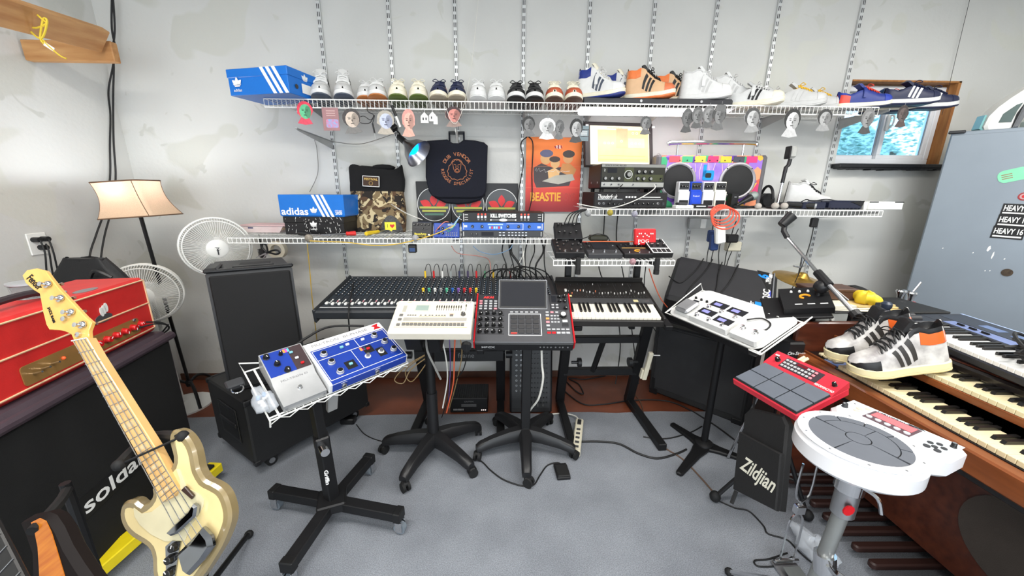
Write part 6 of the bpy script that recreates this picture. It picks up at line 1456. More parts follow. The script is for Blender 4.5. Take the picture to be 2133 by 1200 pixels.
# ---- pedestal fans
FANW = pm('fan_white', (226, 226, 222), .4, var=.02); FANB = pm('fan_blade', (196, 196, 192), .35, trans=.3)
def fan(label, c, R, face, foot_xy):
    face = V(face).normalized(); M = frame(c, V((0, 0, 1)).cross(face), V((0, 0, 1)))  # z = facing
    if (M.to_3x3() @ V((0, 0, 1))).dot(face) < 0: M = M @ RY(180)
    t = thing('pedestal_fan', label, 'fan', M)
    for z, r in ((-.05, R), (.0, R*1.01), (.05, R*.92)): MB().tube([(r*math.cos(a), r*math.sin(a), z) for a in [2*PI*i/40 for i in range(40)]], .004 if z else .007, 6, True).build('guard_ring', FANW, t)
    m = MB(); nw = 84
    for i in range(nw):
        a = 2*PI*i/nw; ca, sa = math.cos(a), math.sin(a); m.tube([(R*ca, R*sa, 0), (R*.92*ca, R*.92*sa, .05), (R*.6*ca, R*.6*sa, .075), (R*.30*ca, R*.30*sa, .078)], .0014, 4)
    m.build('front_wires', FANW, t, ang=60)['kind'] = 'stuff'
    m = MB()
    for i in range(nw//2):
        a = 2*PI*i/(nw//2); ca, sa = math.cos(a), math.sin(a); m.tube([(R*ca, R*sa, 0), (R*.9*ca, R*.9*sa, -.06), (R*.3*ca, R*.3*sa, -.085)], .0013, 4)
    m.build('rear_wires', FANW, t, ang=60)['kind'] = 'stuff'
    cap = MB().lathe([(R*.31, .07), (R*.31, .08), (R*.26, .086), (0, .088)], 28).build('badge_cap', FANW, t)
    txt('Ai', R*.16, T(0, 0, .0892) @ RZ(-70), DARK, cap); MB().box(-R*.02, R*.02, -R*.2, -R*.02, .088, .0896).build('badge_line', DARK, cap)
    for k in range(3):
        def bl(u, v):
            r = R*(.14+.74*u); a = 2*PI*k/3+(v-.5)*(1.0-.25*u)+.3*u; return (r*math.cos(a), r*math.sin(a), .02-.035*(v-.5)*2)
        MB().grid(bl, 6, 5).build('blade', FANB, t, ang=70)
    MB().lathe([(0, .03), (R*.16, .03), (R*.17, -.01), (0, -.012)], 18).build('hub', FANW, t); MB().lathe([(0, -.075), (R*.26, -.08), (R*.28, -.14), (R*.2, -.2), (0, -.21)], 20).build('motor', FANW, t)
    Mi = M.inverted(); a = Mi @ (M @ V((0, 0, -.14))-V((0, 0, .07))); f = V((foot_xy[0], foot_xy[1], 0))
    MB().tube([Mi @ (M @ V((0, 0, -.14))), Mi @ V((f.x, f.y, .02))], .012, 8).build('pole', FANW, t); MB().lathe([(0, .0), (.17, .0), (.17, .012), (.03, .03), (0, .03)], 24, Mi @ Matrix.Translation(f)).build('base', FANW, t)
    return t
c1 = P(452, 515, d=2.32); fan('white pedestal fan beside the tall black loudspeaker', c1, .178, (.62, -.8, .0), (c1.x-.03, c1.y+.14))
c2 = P(302, 612, d=2.30); fan('white pedestal fan half hidden behind the red amplifier head', c2, .18, (.55, -.85, 0), (c2.x-.05, c2.y+.13))
# ---- road case and loudspeaker
C0 = V((-1.29, 1.70, 0)); ax = V((.335, .49, 0)).normalized(); M = frame(C0, ax, V((-.82, .57, 0)))
CASE = pm('case_tolex', (26, 26, 27), .55, bump=.25, bs=350)
cl, cd, z0, z1 = .70, .46, .075, .455
t = thing('road_case', 'black carpet-covered road case on casters under the loudspeaker', 'case', M)
MB().box(0, cl, 0, cd, z0, z1, .008).build('body', CASE, t)
for x in (0, cl):
    for y in (0, cd):
        for z in (z0, z1): MB().box(x-.028 if x else -.004, x+.004 if x else .028, y-.028 if y else -.004, y+.004 if y else .028, z-.028 if z > .2 else z-.004, z+.004 if z > .2 else z+.028, .006).build('corner', BLACK, t)
for y in (-.003, cd-.012): MB().box(0, cl, y, y+.015, z1-.008, z1+.004, .003).build('edge_trim', BLACK, t)
h_ = MB(); h_.box(-.006, .0, .12, .34, .17, .37, .003); h_.build('handle_dish', BLACK, t); MB().box(-.0075, -.003, .14, .32, .19, .35).build('handle_recess', INKK, t); MB().box(-.014, -.004, .13, .33, .26, .285, .004).build('handle', BLACK, t)
for x in (.09, cl-.09):
    for y in (.05, cd-.05):
        w_ = MB(); w_.cyl((x, y-.014, .038), (x, y+.014, .038), .03, 18); w_ = w_.build('caster_wheel', RUBBER, t); MB().cyl((x, y-.0155, .038), (x, y+.0155, .038), .016, 14).build('wheel_hub', STEEL, w_); MB().box(x-.024, x+.024, y-.022, y+.022, .062, .078, .003).build('caster_plate', STEEL, t)
b0 = P(478, 818, Z=z1+.004); fx = (P(625, 788, Z=z1+.004)-b0).normalized(); 
M = frame((b0.x, b0.y, z1+.004), fx, V((-fx.y, fx.x, 0)))
t = thing('pa_loudspeaker', 'tall black PA loudspeaker standing on the road case', 'loudspeaker', M)
sw_, sd_, sh_ = .365, .33, .645
MB().prism([(0, 0), (sw_, 0), (sw_-.05, sd_), (-.015, sd_)], 0, sh_, None, .012).build('cabinet', pm('speaker_shell', (34, 34, 36), .5, bump=.2, bs=300), t)
MB().box(.012, sw_-.012, -.012, .004, .02, sh_-.02, .006).build('grille', pm('speaker_grille', (18, 18, 19), .75, bump=.4, bs=900), t)
MB().box(-.006, .05, -.004, .16, sh_-.002, sh_+.018, .008).box(-.006, sw_+.006, -.01, .02, sh_-.004, sh_+.012, .006).build('top_cap', BLACK, t); MB().box(.12, .26, .1, .2, sh_+.0, sh_+.004, .002).build('handle_recess', INKK, t); MB().box(.1, .28, .07, .1, sh_, sh_+.008, .003).build('top_handle', BLACK, t)
for z in (.2, .45): MB().box(-.008, .012, .05, .25, z, z+.012, .004).build('side_rib', BLACK, t)
# ---- guitar cabinet, red amplifier head
Zt = 1.085
pr, pf, pl = P(192, 567, Z=Zt), P(299, 577, Z=Zt), P(0, 667, Z=Zt)
lx = (pf-pl).normalized(); dy = V((-lx.y, lx.x, 0))
hl_ = .72; hd_ = .27; hh_ = .27
M = frame((pf.x, pf.y, 0), -lx, dy)     # x from the far end towards the camera, y to the back
if M.to_3x3()[2][2] < 0: M = frame((pf.x, pf.y, 0), -lx, dy)
def LM(z): return Matrix(((-lx.x, dy.x, 0, pf.x), (-lx.y, dy.y, 0, pf.y), (0, 0, 1, z), (0, 0, 0, 1)))
# right-handed frame: x from the near end to the far end, y to the back
near = pf-lx*hl_
HM = Matrix(((lx.x, dy.x, 0, near.x), (lx.y, dy.y, 0, near.y), (0, 0, 1, 0), (0, 0, 0, 1)))
REDT = pm('red_tolex', (206, 44, 42), .45, bump=.15, bs=250); PIP = pm('cream_piping', (226, 190, 150), .5); GOLD = pm('gold_panel', (160, 122, 70), .4, .3)
t = thing('amplifier_head', 'bright red guitar amplifier head with red knobs and cream piping', 'amplifier', HM @ T(0, 0, Zt-hh_))
MB().box(0, hl_, 0, hd_, 0, hh_, .012).build('cabinet', REDT, t)
F2 = T(0, -.001, 0) @ FX
rz = .012
for (a_, b_) in (((.012, hh_-.012), (hl_-.012, hh_-.012)), ((hl_-.012, hh_-.012), (hl_-.012, .02)), ((.012, .145), (hl_-.012, .145)), ((.012, .02), (hl_-.012, .02))): MB().cyl((a_[0], -.002, a_[1]), (b_[0], -.002, b_[1]), .0035, 6).build('piping', PIP, t)
MB().prism(rrect(.10, hl_-.10, .03, .10, .012), 0, .003, F2).build('control_panel', GOLD, t)
for i in range(7): knob(t, .34+.047*i, .066, .0145, .02, pm('red_knob', (206, 30, 34), .25, coat=.5), M=F2, z=.003)
for i, (x, y) in enumerate(((.135, .062), (.165, .066), (.2, .068))):
    MB().cyl((x, -.004, y), (x, -.03, y+.006), .004, 6).build('toggle', CHROME, t)
led(t, .245, .07, .006, pm('jewel_red', (240, 80, 40), .2, emit=(240, 70, 30), es=1.2), M=F2, z=.004)
for i in range(3): jack(t, hl_-.125+.02*(i % 2), .05+.025*(i > 1)+.01*i, .008, .003, M=F2)
hd = MB().tube(crom([(.12, .1, hh_+.005), (.2, .1, hh_+.03), (.34, .1, hh_+.03), (.42, .1, hh_+.005)], 5), .013, 8).build('handle', pm('dark_handle', (52, 44, 48), .6), t); [MB().box(x-.02, x+.02, .085, .115, hh_, hh_+.012, .004).build('handle_end', CHROME, hd) for x in (.115, .425)]
MB().prism(circ(0, 0, .05, 18, ry=.026), 0, .001, T(hl_*.66, .05, hh_+.0005)).build('silver_tape', STEEL, t)
m = MB(); MB().prism(circ(.33*0+.455, .155, .042, 18, ry=.018), 0, .002, F2).build('silver_oval', STEEL, t)
for k in range(3): MB().prism(circ(.452+.012*k, .182+.006*k, .009, 10, ry=.02), .0005, .003, F2).build('white_sticker', WHITE, t)
for k in range(2): wire('input_cable', '', [(hl_-.12+.02*k, -.012, .055+.02*k), (hl_-.07+.02*k, -.05, .055), (hl_-.02, -.06, .03), (hl_+.03, -.03, -.01+.02*k), (hl_+.05, .03, -.05)], .004, CORD, parent=t)
cbx, cbd = .92, .36; ZC = Zt-hh_-.004
CM = HM @ T(-.19, -.045, 0)
TOL = pm('plum_tolex', (62, 50, 58), .6, bump=.2, bs=300)
t = thing('speaker_cabinet', 'tall black guitar speaker cabinet with white lettering under the red head', 'speaker cabinet', CM)
MB().box(0, cbx, 0, cbd, .06, ZC, .02).build('cabinet', TOL, t)
MB().box(.028, cbx-.028, -.006, .02, .10, ZC-.055, .004).build('grille_cloth', pm('black_grille_cloth', (17, 17, 17), .95, var=.2, vs=300, bump=.4, bs=700), t)
MB().cyl((0, -.004, ZC-.03), (cbx, -.004, ZC-.03), .02, 10).build('top_roll', TOL, t)
LG_ = T(.275, -.0075, .34) @ FX
MB().box(0, .40, -.045, .045, -.001, .0006, M=LG_).build('logo_plate', INKK, t); txt('soldano', .088, LG_ @ T(.20, .0, .001), INKW, t, fit=.385, bold=.0012)
for x in (.06, cbx-.06):
    for y in (.06, cbd-.06): MB().cyl((x, y-.015, .032), (x, y+.015, .032), .03, 14).build('caster', RUBBER, t)
# yellow dolly bar before the cabinet
ya, yb_ = P(205, 1190, Z=.10), P(463, 966, Z=.10)
yd = (yb_-ya).normalized(); ya = ya-yd*.25; t = thing('yellow_dolly', 'bright yellow steel bar on the floor before the speaker cabinet', 'dolly', frame((ya.x, ya.y, CZ), yd, V((-yd.y, yd.x, 0)))); LY = (yb_-ya).length
YEM = pm('yellow_paint', (232, 208, 30), .4, var=.06)
MB().box(0, LY, 0, .07, .05, .10, .004).build('beam', YEM, t); MB().box(LY-.15, LY-.03, .01, .11, .10, .115, .004).build('rubber_pad', RUBBER, t)
for x in (.08, LY-.08): MB().cyl((x, .02, .03), (x, .05, .03), .03, 14).build('wheel', RUBBER, t)
wire('bolt', '', [(LY*.55, -.005, .07), (LY*.55, -.03, .07)], .012, BLACK, parent=t)
# black gig bag behind the amplifier
q = P(188, 575, Y=2.02)
t = thing('gig_bag', 'black padded bag standing behind the red amplifier head', 'bag', (q.x-.10, 2.08, 0))
def gb(u, v):
    a = 2*PI*v; z = 1.12*u; k = (1-max(0, u-.86)/.14*.55) if u > .86 else 1
    return (.24*math.copysign(abs(math.cos(a))**.6, math.cos(a))*k*(.8+.2*u)+.03*u, .06*math.copysign(abs(math.sin(a))**.7, math.sin(a))*k, z+.01*math.sin(a*5)*(u > .9))
m = MB(); m.grid(gb, 14, 28); m.prism([gb(1, i/28)[:2] for i in range(28)], 1.112, 1.122); m.build('bag', pm('black_nylon', (22, 22, 24), .55, bump=.2, bs=120), t, ang=70); MB().tube(crom([(.1, -.06, 1.03), (.16, -.085, 1.07), (.22, -.07, 1.03)], 5), .01, 6).build('strap', BLACK, t)
# clear cup on the amplifier
q = HM @ V((.40, .16, Zt))
t = thing('plastic_tub', 'clear plastic tub on the red amplifier head behind the headstock', 'tub', q); MB().lathe([(0, .001), (.05, .001), (.055, .05), (.06, .055), (.058, .055), (.052, .05), (.048, .004)], 20, close=False).build('tub', CLEAR, t); MB().lathe([(0, .056), (.06, .056), (.06, .062), (0, .064)], 20).build('lid', pm('frosted_lid', (206, 210, 214), .3, trans=.4), t)
# ---- bass guitar (outline set out on its own leaning plane)
n0, n1 = P(168, 707, d=1.14), P(432, 1128, d=1.02); up = P(168+34, 707-21, d=1.14)-n0
BM = frame(n0, n1-n0, up)
def loc(pts): return [onp(x, y, BM) for x, y in pts]
t = thing('bass_guitar', 'cream bass guitar with maple neck and chrome covers on a floor stand', 'bass guitar', BM)
BODYC = pm('cream_burst', (212, 192, 138), .22, var=.03, coat=.6)
N = BODYC.node_tree.nodes; 
outl = loc([(344, 918), (347, 903), (356, 897), (369, 900), (381, 909), (392, 924), (399, 941), (403, 960), (407, 980), (419, 1001), (434, 1009), (450, 1018), (461, 1030), (469, 1048), (474, 1070), (473, 1092), (466, 1114), (453, 1144), (436, 1172), (418, 1200), (398, 1224), (370, 1240), (340, 1240), (318, 1226), (309, 1200), (308, 1172), (303, 1152), (290, 1140), (267, 1126), (250, 1108), (241, 1085), (241, 1066), (247, 1052), (260, 1045), (275, 1047), (288, 1057), (304, 1045), (309, 1032), (308, 1020), (320, 1005), (336, 985), (350, 972), (352, 955), (347, 935)])
OL = crom([V((x, y, 0)) for x, y in outl], 2, True); OL = [(p.x, p.y) for p in OL]
body = MB().prism(OL, -.045, -.008, None, .007).build('body', pm('olive_burst_edge', (132, 116, 82), .22, coat=.6), t)
def inset(pl, d):
    n = len(pl); cx = sum(p[0] for p in pl)/n; cy = sum(p[1] for p in pl)/n; return [(cx+(x-cx)*d, cy+(y-cy)*d) for x, y in pl]
# cream centre: offset polygon of the outline
ring = []
n_ = len(OL); ar = sum(OL[i][0]*OL[(i+1) % n_][1]-OL[(i+1) % n_][0]*OL[i][1] for i in range(n_)); sg = 1 if ar > 0 else -1
for i in range(n_):
    a_ = V(OL[i-3]); c_ = V(OL[(i+3) % n_]); dv = (c_-a_).normalized(); ring.append((OL[i][0]-dv.y*.020*sg, OL[i][1]+dv.x*.020*sg))
MB().prism(ring, -.0082, -.0072).build('cream_top', BODYC, t)
PGM = pm('clear_guard', (206, 196, 160), .12, coat=.8)
pg = loc([(340, 1046), (372, 1020), (371, 1000), (363, 978), (370, 978), (380, 1005), (385, 1018), (410, 1030), (421, 1042), (420, 1056), (410, 1075), (392, 1100), (382, 1128), (340, 1130), (310, 1115), (287, 1095), (276, 1078), (274, 1060), (290, 1072), (312, 1068)])
MB().prism(pg, -.0072, -.005).build('pickguard', PGM, t)
MAP = pm('maple', (222, 182, 120), .35, c2=(206, 160, 100), vs=6, stretch=(1, 6, 1), coat=.4)
nk = loc([(153, 710), (184, 704), (206, 742), (322, 925), (373, 1020), (366, 1034), (342, 1046), (284, 939), (172, 742)])
MB().prism(nk, -.022, .004, None, .002).build('neck', MAP, t)
hdp = loc([(153, 710), (147, 697), (135, 691), (122, 688), (101, 687), (95, 677), (88, 650), (84, 627), (81, 612), (68, 604), (52, 590), (45, 574), (55, 562), (75, 558.7), (93, 564), (103, 578), (121, 601), (150, 632), (176, 660), (190, 672), (186, 682), (183, 690), (184, 704)])
MB().prism(hdp, -.014, -.001, None, .002).build('headstock', pm('amber_maple', (226, 180, 96), .3, coat=.5, c2=(214, 162, 80), vs=5, stretch=(1, 5, 1)), t)
fl0, fr0, fl1, fr1 = V(onp(153, 710, BM)), V(onp(184, 704, BM)), V(onp(342, 1046, BM)), V(onp(373, 1020, BM))
for i in range(21):
    u = (1-2**(-i/12))/(1-2**(-20/12)); a_, b_ = fl0.lerp(fl1, u), fr0.lerp(fr1, u)
    MB().cyl((a_.x, a_.y, .0045), (b_.x, b_.y, .0045), .0012 if i else .002, 5).build('fret' if i else 'nut', STEEL if i else WHITE, t)
PEARL = pm('pearl_block', (206, 180, 138), .25, var=.15, vs=60)
for i in (3, 5, 7, 9, 12, 15, 17, 19):
    u0, u1 = [(1-2**(-k/12))/(1-2**(-20/12)) for k in (i-.75, i-.25)]
    q = [fl0.lerp(fl1, u0).lerp(fr0.lerp(fr1, u0), .2), fl0.lerp(fl1, u0).lerp(fr0.lerp(fr1, u0), .8), fl0.lerp(fl1, u1).lerp(fr0.lerp(fr1, u1), .8), fl0.lerp(fl1, u1).lerp(fr0.lerp(fr1, u1), .2)]
    MB().prism([(p.x, p.y) for p in q], .0038, .0044).build('fret_inlay', PEARL, t)
br = [V(onp(x, y, BM)) for x, y in ((398, 1140), (412, 1132), (426, 1124), (440, 1116))]
for k in range(4):
    a_ = fl0.lerp(fr0, .15+.235*k); MB().cyl((a_.x, a_.y, .006), (br[k].x, br[k].y, .010), .0011, 5).build('string', STEEL, t)
for (x, y) in ((98, 593), (124, 622), (146, 651), (170, 677)):
    a_ = V(onp(x, y, BM)); tu = MB().lathe([(.011, 0), (.011, .004), (.006, .006), (.006, .018), (.0075, .02), (0, .021)], 12, T(a_.x, a_.y, -.001)).build('tuner_post', CHROME, t)
    b_ = V(onp(x+14, y-4, BM)); MB().cyl((a_.x, a_.y, -.022), (b_.x, b_.y, -.022), .005, 6).build('tuner_key', CHROME, tu); k_ = V(onp(x+4, y-1, BM)); MB().ball((a_.x+(b_.x-a_.x)*.45, a_.y+(b_.y-a_.y)*.45, .004), (.011, .008, .007)).build('tuner_cap', CHROME, tu)
for (x, y) in ((135, 664), (165, 697)): a_ = V(onp(x, y, BM)); MB().lathe([(.008, -.001), (.008, .006), (0, .008)], 10, T(a_.x, a_.y, 0)).build('string_tree', CHROME, t)
d0, d1 = V(onp(58, 575, BM)), V(onp(84, 600, BM)); ang = math.degrees(math.atan2(d1.y-d0.y, d1.x-d0.x))
txt('Fender', .032, T((d0.x+d1.x)/2, (d0.y+d1.y)/2, .0) @ RZ(ang), INKK, t, fit=(d1-d0).length*1.0, shear=.3, bold=.0005)
d0, d1 = V(onp(101, 640, BM)), V(onp(113, 673, BM)); ang = math.degrees(math.atan2(d1.y-d0.y, d1.x-d0.x)); txt('JAZZ BASS', .010, T((d0.x+d1.x)/2, (d0.y+d1.y)/2, .0) @ RZ(ang), INKK, t, fit=(d1-d0).length, bold=.0004)
BCH = pm('dark_chrome', (150, 152, 156), .08, 1.0, var=.02)
MB().prism(loc([(355, 1106), (363, 1113), (377, 1108), (415, 1072), (418, 1052), (410, 1046), (400, 1060)]), -.004, .016, None, .006).build('pickup_cover', BCH, t)
MB().prism(loc([(382, 1146), (392, 1184), (405, 1192), (436, 1160), (454, 1132), (450, 1112), (432, 1093), (410, 1118)]), -.004, .024, None, .010).build('bridge_cover', BCH, t)
MB().prism(loc([(380, 1020), (388, 1012), (406, 1032), (402, 1039)]), -.003, .006, None, .002).build('thumb_rest', pm('dark_wood_rest', (56, 40, 34), .3), t)
MB().prism(loc([(342, 1140), (356, 1128), (374, 1130), (370, 1150), (360, 1210), (344, 1215)]), -.006, -.003).build('control_plate', BCH, t)
for (x, y) in ((363, 1140), (355, 1165), (354, 1192)): a_ = V(onp(x, y, BM)); knob(t, a_.x, a_.y, .012, .014, KN, z=-.003)
# bass stand
ys = BM @ V((*onp(318, 925, BM), -.035)); ysl = BM @ V((*onp(290, 945, BM), -.01)); ysr = BM @ V((*onp(357, 905, BM), -.03))
t = thing('guitar_stand', 'black tripod guitar stand holding the cream bass', 'stand', (0, 0, 0))
bk = V((-.35, .20, 0)).normalized()
pole_t = ys+bk*.10+V((0, 0, -.02)); base = V((pole_t.x+.04, pole_t.y+.0, .12))
MB().cyl(base, pole_t, .013, 10).build('post', BLACKM, t)
for e in (ysl+V((-.02, -.05, 0)), ysr+V((.02, -.02, 0))): MB().tube(crom([pole_t, pole_t.lerp(e, .5)+bk*.01, e], 5), .014, 8).build('yoke_arm', RUBBER, t); MB().ball(e, .016, 10, 8).build('yoke_tip', RUBBER, t)
MB().tube([ysl+V((-.02, -.05, .0)), ysr+V((.02, -.02, .0))], .0035, 6).build('retainer', BLACKM, t)
for e in (P(518, 1112, Z=.03), P(330, 1260, Z=.03), base+V((-.25, .18, -.09))):
    MB().tube([base, V((e.x, e.y, .03))], .011, 8).build('leg', BLACKM, t); MB().ball((e.x, e.y, .026), .018, 10, 8).build('foot', RUBBER, t)
e = BM @ V((*onp(380, 1215, BM), -.06)); MB().tube([V((base.x, base.y, .2)), e+V((0, 0, -.02)), e+V((.03, -.05, -.01))], .012, 8).build('cradle', RUBBER, t)
# ---- second guitar peeking in at the corner
GM = frame(P(110, 1140, d=.86), P(130, 1200, d=.84)-P(110, 1140, d=.86), P(160, 1120, d=.86)-P(110, 1140, d=.86))
def gl(pts): return [onp(x, y, GM) for x, y in pts]
t = thing('electric_guitar', 'sunburst electric guitar with orange flame top at the picture corner', 'electric guitar', GM)
BK = pm('burst_black', (20, 14, 14), .6, spec=.2)
MB().prism(gl([(36, 1088), (60, 1074), (88, 1068), (106, 1076), (122, 1100), (140, 1140), (165, 1180), (190, 1215), (215, 1270), (120, 1320), (40, 1300), (60, 1220), (58, 1160), (44, 1120)]), -.045, 0, None, .012).build('body', BK, t)
MB().prism(gl([(66, 1088), (84, 1079), (97, 1085), (108, 1108), (118, 1140), (130, 1180), (142, 1220), (110, 1270), (84, 1240), (83, 1190), (80, 1140), (74, 1110)]), 0, .0015).build('flame_top', pm('orange_flame', (206, 124, 36), .25, c2=(176, 92, 22), vs=10, stretch=(8, 1, 1), coat=.2), t)
GN = frame(P(0, 1170, d=.78), P(60, 1290, d=.74)-P(0, 1170, d=.78), P(30, 1155, d=.78)-P(0, 1170, d=.78))
nk2 = MB().box(-.35, .16, -.026, .026, -.012, 0, .003, GM.inverted() @ GN).build('neck', pm('ebony', (22, 20, 20), .4), t)
for i in range(14): MB().cyl((-.33+.035*i, -.026, .0008), (-.33+.035*i, .026, .0008), .0012, 5, M=GM.inverted() @ GN).build('fret', STEEL, nk2)
t2 = thing('guitar_stand', 'black hanger stand behind the sunburst guitar', 'stand', (0, 0, 0)); gp = P(45, 1085, d=.92); MB().tube([V((gp.x, gp.y+.1, .02)), V((gp.x, gp.y+.1, gp.z+.02))], .012, 8).build('post', BLACKM, t2); MB().tube(crom([V((gp.x, gp.y+.1, gp.z)), gp+V((.06, .03, .02)), gp+V((.09, -.05, .02))], 4), .012, 8).build('yoke_arm', RUBBER, t2)
for k in range(3): a = math.radians(40+120*k); MB().cyl((gp.x, gp.y+.1, .06), (gp.x+.25*math.cos(a), gp.y+.1+.2*math.sin(a), .02), .011, 8).build('leg', BLACKM, t2)
# ================================================================ rolling cart with blue pedals
def thing0(name, label, cat): return thing(name, label, cat, (0, 0, 0))
t = thing0('rolling_cart', 'black cross-base rolling stand under the blue pedals', 'stand')
hub = V((-.775, 1.43, .115)); CAP = pm('black_cap', (14, 14, 15), .5)
for e in ((-1.085, 1.50), (-.70, 1.725), (-.44, 1.35), (-.815, 1.12)):
    e = V((e[0], e[1], .105)); d = (e-hub); d.z = 0; dn = d.normalized(); h0 = V((hub.x, hub.y, .105))
    bar(t, 'arm', h0+dn*.02, h0+d, .05, .045, BLACKM, .003); bar(t, 'arm_cap', h0+d-dn*.03, h0+d+dn*.004, .056, .05, CAP, .004)
    c = h0+d-dn*.02; cs = MB().cyl((c.x, c.y, .06), (c.x, c.y, .085), .008, 8).build('caster_stem', STEEL, t); pd = V((-dn.y, dn.x, 0)); w0 = V((c.x, c.y, .028+CZ))+dn*.01
    MB().tube([w0-pd*.012, w0+pd*.012], .027, 16).build('wheel', pm('clear_grey_wheel', (140, 150, 160), .2, trans=.4), cs)
    for s_ in (-1, 1): MB().box(-.016, .016, -.002, .002, -.012, .042, .001, Matrix.Translation(w0+pd*.017*s_) @ RZ(math.degrees(math.atan2(dn.y, dn.x)))).build('fork', CHROME, cs)
MB().box(-.06, .06, -.06, .06, .085, .135, .006, T(hub.x, hub.y, 0) @ RZ(20)).build('hub_block', BLACKM, t)
FL, FRr, RL = P(686, 803, d=1.535), P(849, 738, d=1.80), P(606, 727, d=1.63)
CM_ = frame(FL, FRr-FL, RL-FL); bw, bl_ = (FRr-FL).length, (RL-FL).dot(CM_.to_3x3() @ V((0, 1, 0)))
under = CM_ @ V((.02, bl_*.5, -.085))
ctop = V((hub.x-.02, hub.y+.0, under.z-.0)); 
bar(t, 'column', (hub.x, hub.y, .12), (hub.x-.012, hub.y+.006, .44), .05, .05, BLACKM, .004, up=(.5, .8, 0)); bar(t, 'inner_column', (hub.x-.012, hub.y+.006, .42), ctop, .04, .04, BLACKM, .003, up=(.5, .8, 0))
MB().cyl((hub.x+.0, hub.y-.02, .42), (hub.x+.035, hub.y-.065, .42), .018, 14).build('lock_knob', CHROME, t); MB().box(-.03, .03, -.03, .03, .385, .455, .006, T(hub.x-.012, hub.y+.006, 0) @ RZ(35)).build('collar', BLACK, t)
lp = T(hub.x-.005, hub.y-.0, .27) @ RZ(-12) @ FX
txt('Griffin', .022, T(hub.x+.01, hub.y-.036, .27) @ RZ(20) @ FX @ RZ(-90), INKW, t, fit=.075, bold=.0006)
pt = CM_ @ V((.02, bl_*.5, -.085)); MB().box(-.07, .07, -.08, .08, -.012, 0, .003, CM_ @ T(.02, bl_*.5, -.070)).build('top_plate', BLACKM, t); MB().box(-.022, .022, -.012, .012, -.14, 0, .003, CM_ @ T(.03, .03, -.066)).build('tongue_bracket', ALUP, t)
# white wire rack
zr2 = -.062
t = thing('wire_rack', 'white wire rack with upturned ends holding the blue pedals', 'wire rack', CM_)
x0, y0 = onp(552, 857, CM_, zr2); x1 = bw+.01; yb = bl_+.01; y0 = min(y0, 0.0)-.004; y0 = max(y0, -.03); x0 = max(x0, -.42)
WR = .0034
for y in (y0, y0+.012, yb): MB().cyl((x0, y, zr2), (x1, y, zr2), WR, 6).build('long_rail', WHITEW, t)
for x in (x0, x0+.035, x0+.09, x1): MB().cyl((x, y0, zr2), (x, yb, zr2), WR, 6).build('cross_rail', WHITEW, t)
MB().tube([(x0, yb, zr2), (x0-.012, yb+.015, zr2+.045), (x0+.06, yb+.015, zr2+.012), (x0+.10, yb, zr2)], WR, 6).build('upturned_end', WHITEW, t)
m = MB(); zz = []
for i in range(19): zz.append((x0+(x1-x0)*i/18, y0-.002, zr2-(.0 if i % 2 else .022)))
m.tube(zz, .0022, 5); m.build('zigzag_wire', WHITEW, t); MB().cyl((x0, y0, zr2), (x0-.002, y0-.006, zr2-.03), WR, 6).build('end_tip', WHITEW, t)
m = MB()
for i in range(int((x1-x0)/.03)): m.cyl((x0+.03*i, y0, zr2+.004), (x0+.03*i, yb, zr2+.004), .0015, 4)
m.build('deck_wires', WHITEW, t)['kind'] = 'stuff'
# large blue pedal
NB = pm('mutron_blue', (28, 58, 150), .3, var=.04, coat=.2); WENAM = pm('white_enamel', (226, 226, 226), .35)
t = thing('dual_phaser', 'large blue and white dual phaser pedal on the rolling cart', 'effects pedal', CM_)
MB().box(0, bw, -.004, bl_, -.05, 0, .003).build('case', WENAM, t); MB().box(.012, bw-.008, -.0065, -.003, -.044, -.004, .001).build('front_panel', NB, t)
flat(t, .012, bw-.008, -.004, bl_*.80, NB, name='panel', d=.0012)
txt('MU-TRON', .022, T(bw*.24, bl_*.90, .0006), pm('grey_ink2', (130, 130, 132), .5), t, fit=bw*.32); txt('BI-PHASE', .022, T(bw*.62, bl_*.90, .0006), pm('grey_ink2', (130, 130, 132), .5), t, fit=bw*.32); MB().prism([(bw*.86, bl_*.84), (bw*.96, bl_*.84), (bw*.93, bl_*.90), (bw*.96, bl_*.97), (bw*.86, bl_*.95), (bw*.89, bl_*.9)], 0, .001).build('red_mark', RED, t)
ol = MB()
for a_ in ((.04, .96, .06, .07), (.04, .96, .54, .55), (.04, .96, .77, .78), (.04, .046, .06, .78), (.954, .96, .06, .78), (.43, .436, .06, .55), (.55, .556, .55, .78)): ol.box(bw*a_[0], bw*a_[1], bl_*a_[2], bl_*a_[3], .0012, .0018)
ol.build('outline_print', INKW, t)
KB = pm('silver_skirt_knob', (206, 206, 204), .3, .5)
for x, y in ((.14, .64), (.16, .42), (.18, .17), (.80, .68), (.86, .46), (.89, .22)): knob(t, bw*x, bl_*y, .015, .016, KB, z=.0012, cap=KN)
for x, y in ((.56, .28), (.74, .28)):
    MB().prism(circ(bw*x, bl_*y, .014, 14), .0012, .003).build('switch_washer', WENAM, t); MB().prism(circ(bw*x, bl_*y, .008, 6), .003, .018).build('footswitch', STEEL, t)
RKR = pm('teal_rocker', (120, 180, 190), .4)
for x, y, mt, bg in ((.33, .24, RKR, 1), (.62, .43, RED, 1), (.36, .66, RKR, 0), (.44, .68, WENAM, 0), (.64, .68, WENAM, 0)):
    if bg: flat(t, bw*(x-.06), bw*(x+.06), bl_*(y-.09), bl_*(y+.09), INKK, z=.0012, name='switch_plate')
    MB().box(bw*x-.008, bw*x+.008, bl_*y-.006, bl_*y+.006, .0016, .011, .002, None).build('rocker_switch', mt, t)
MB().box(bw*.69, bw*.79, bl_*.17, bl_*.38, .0012, .0016).build('switch_plate', INKK, t)
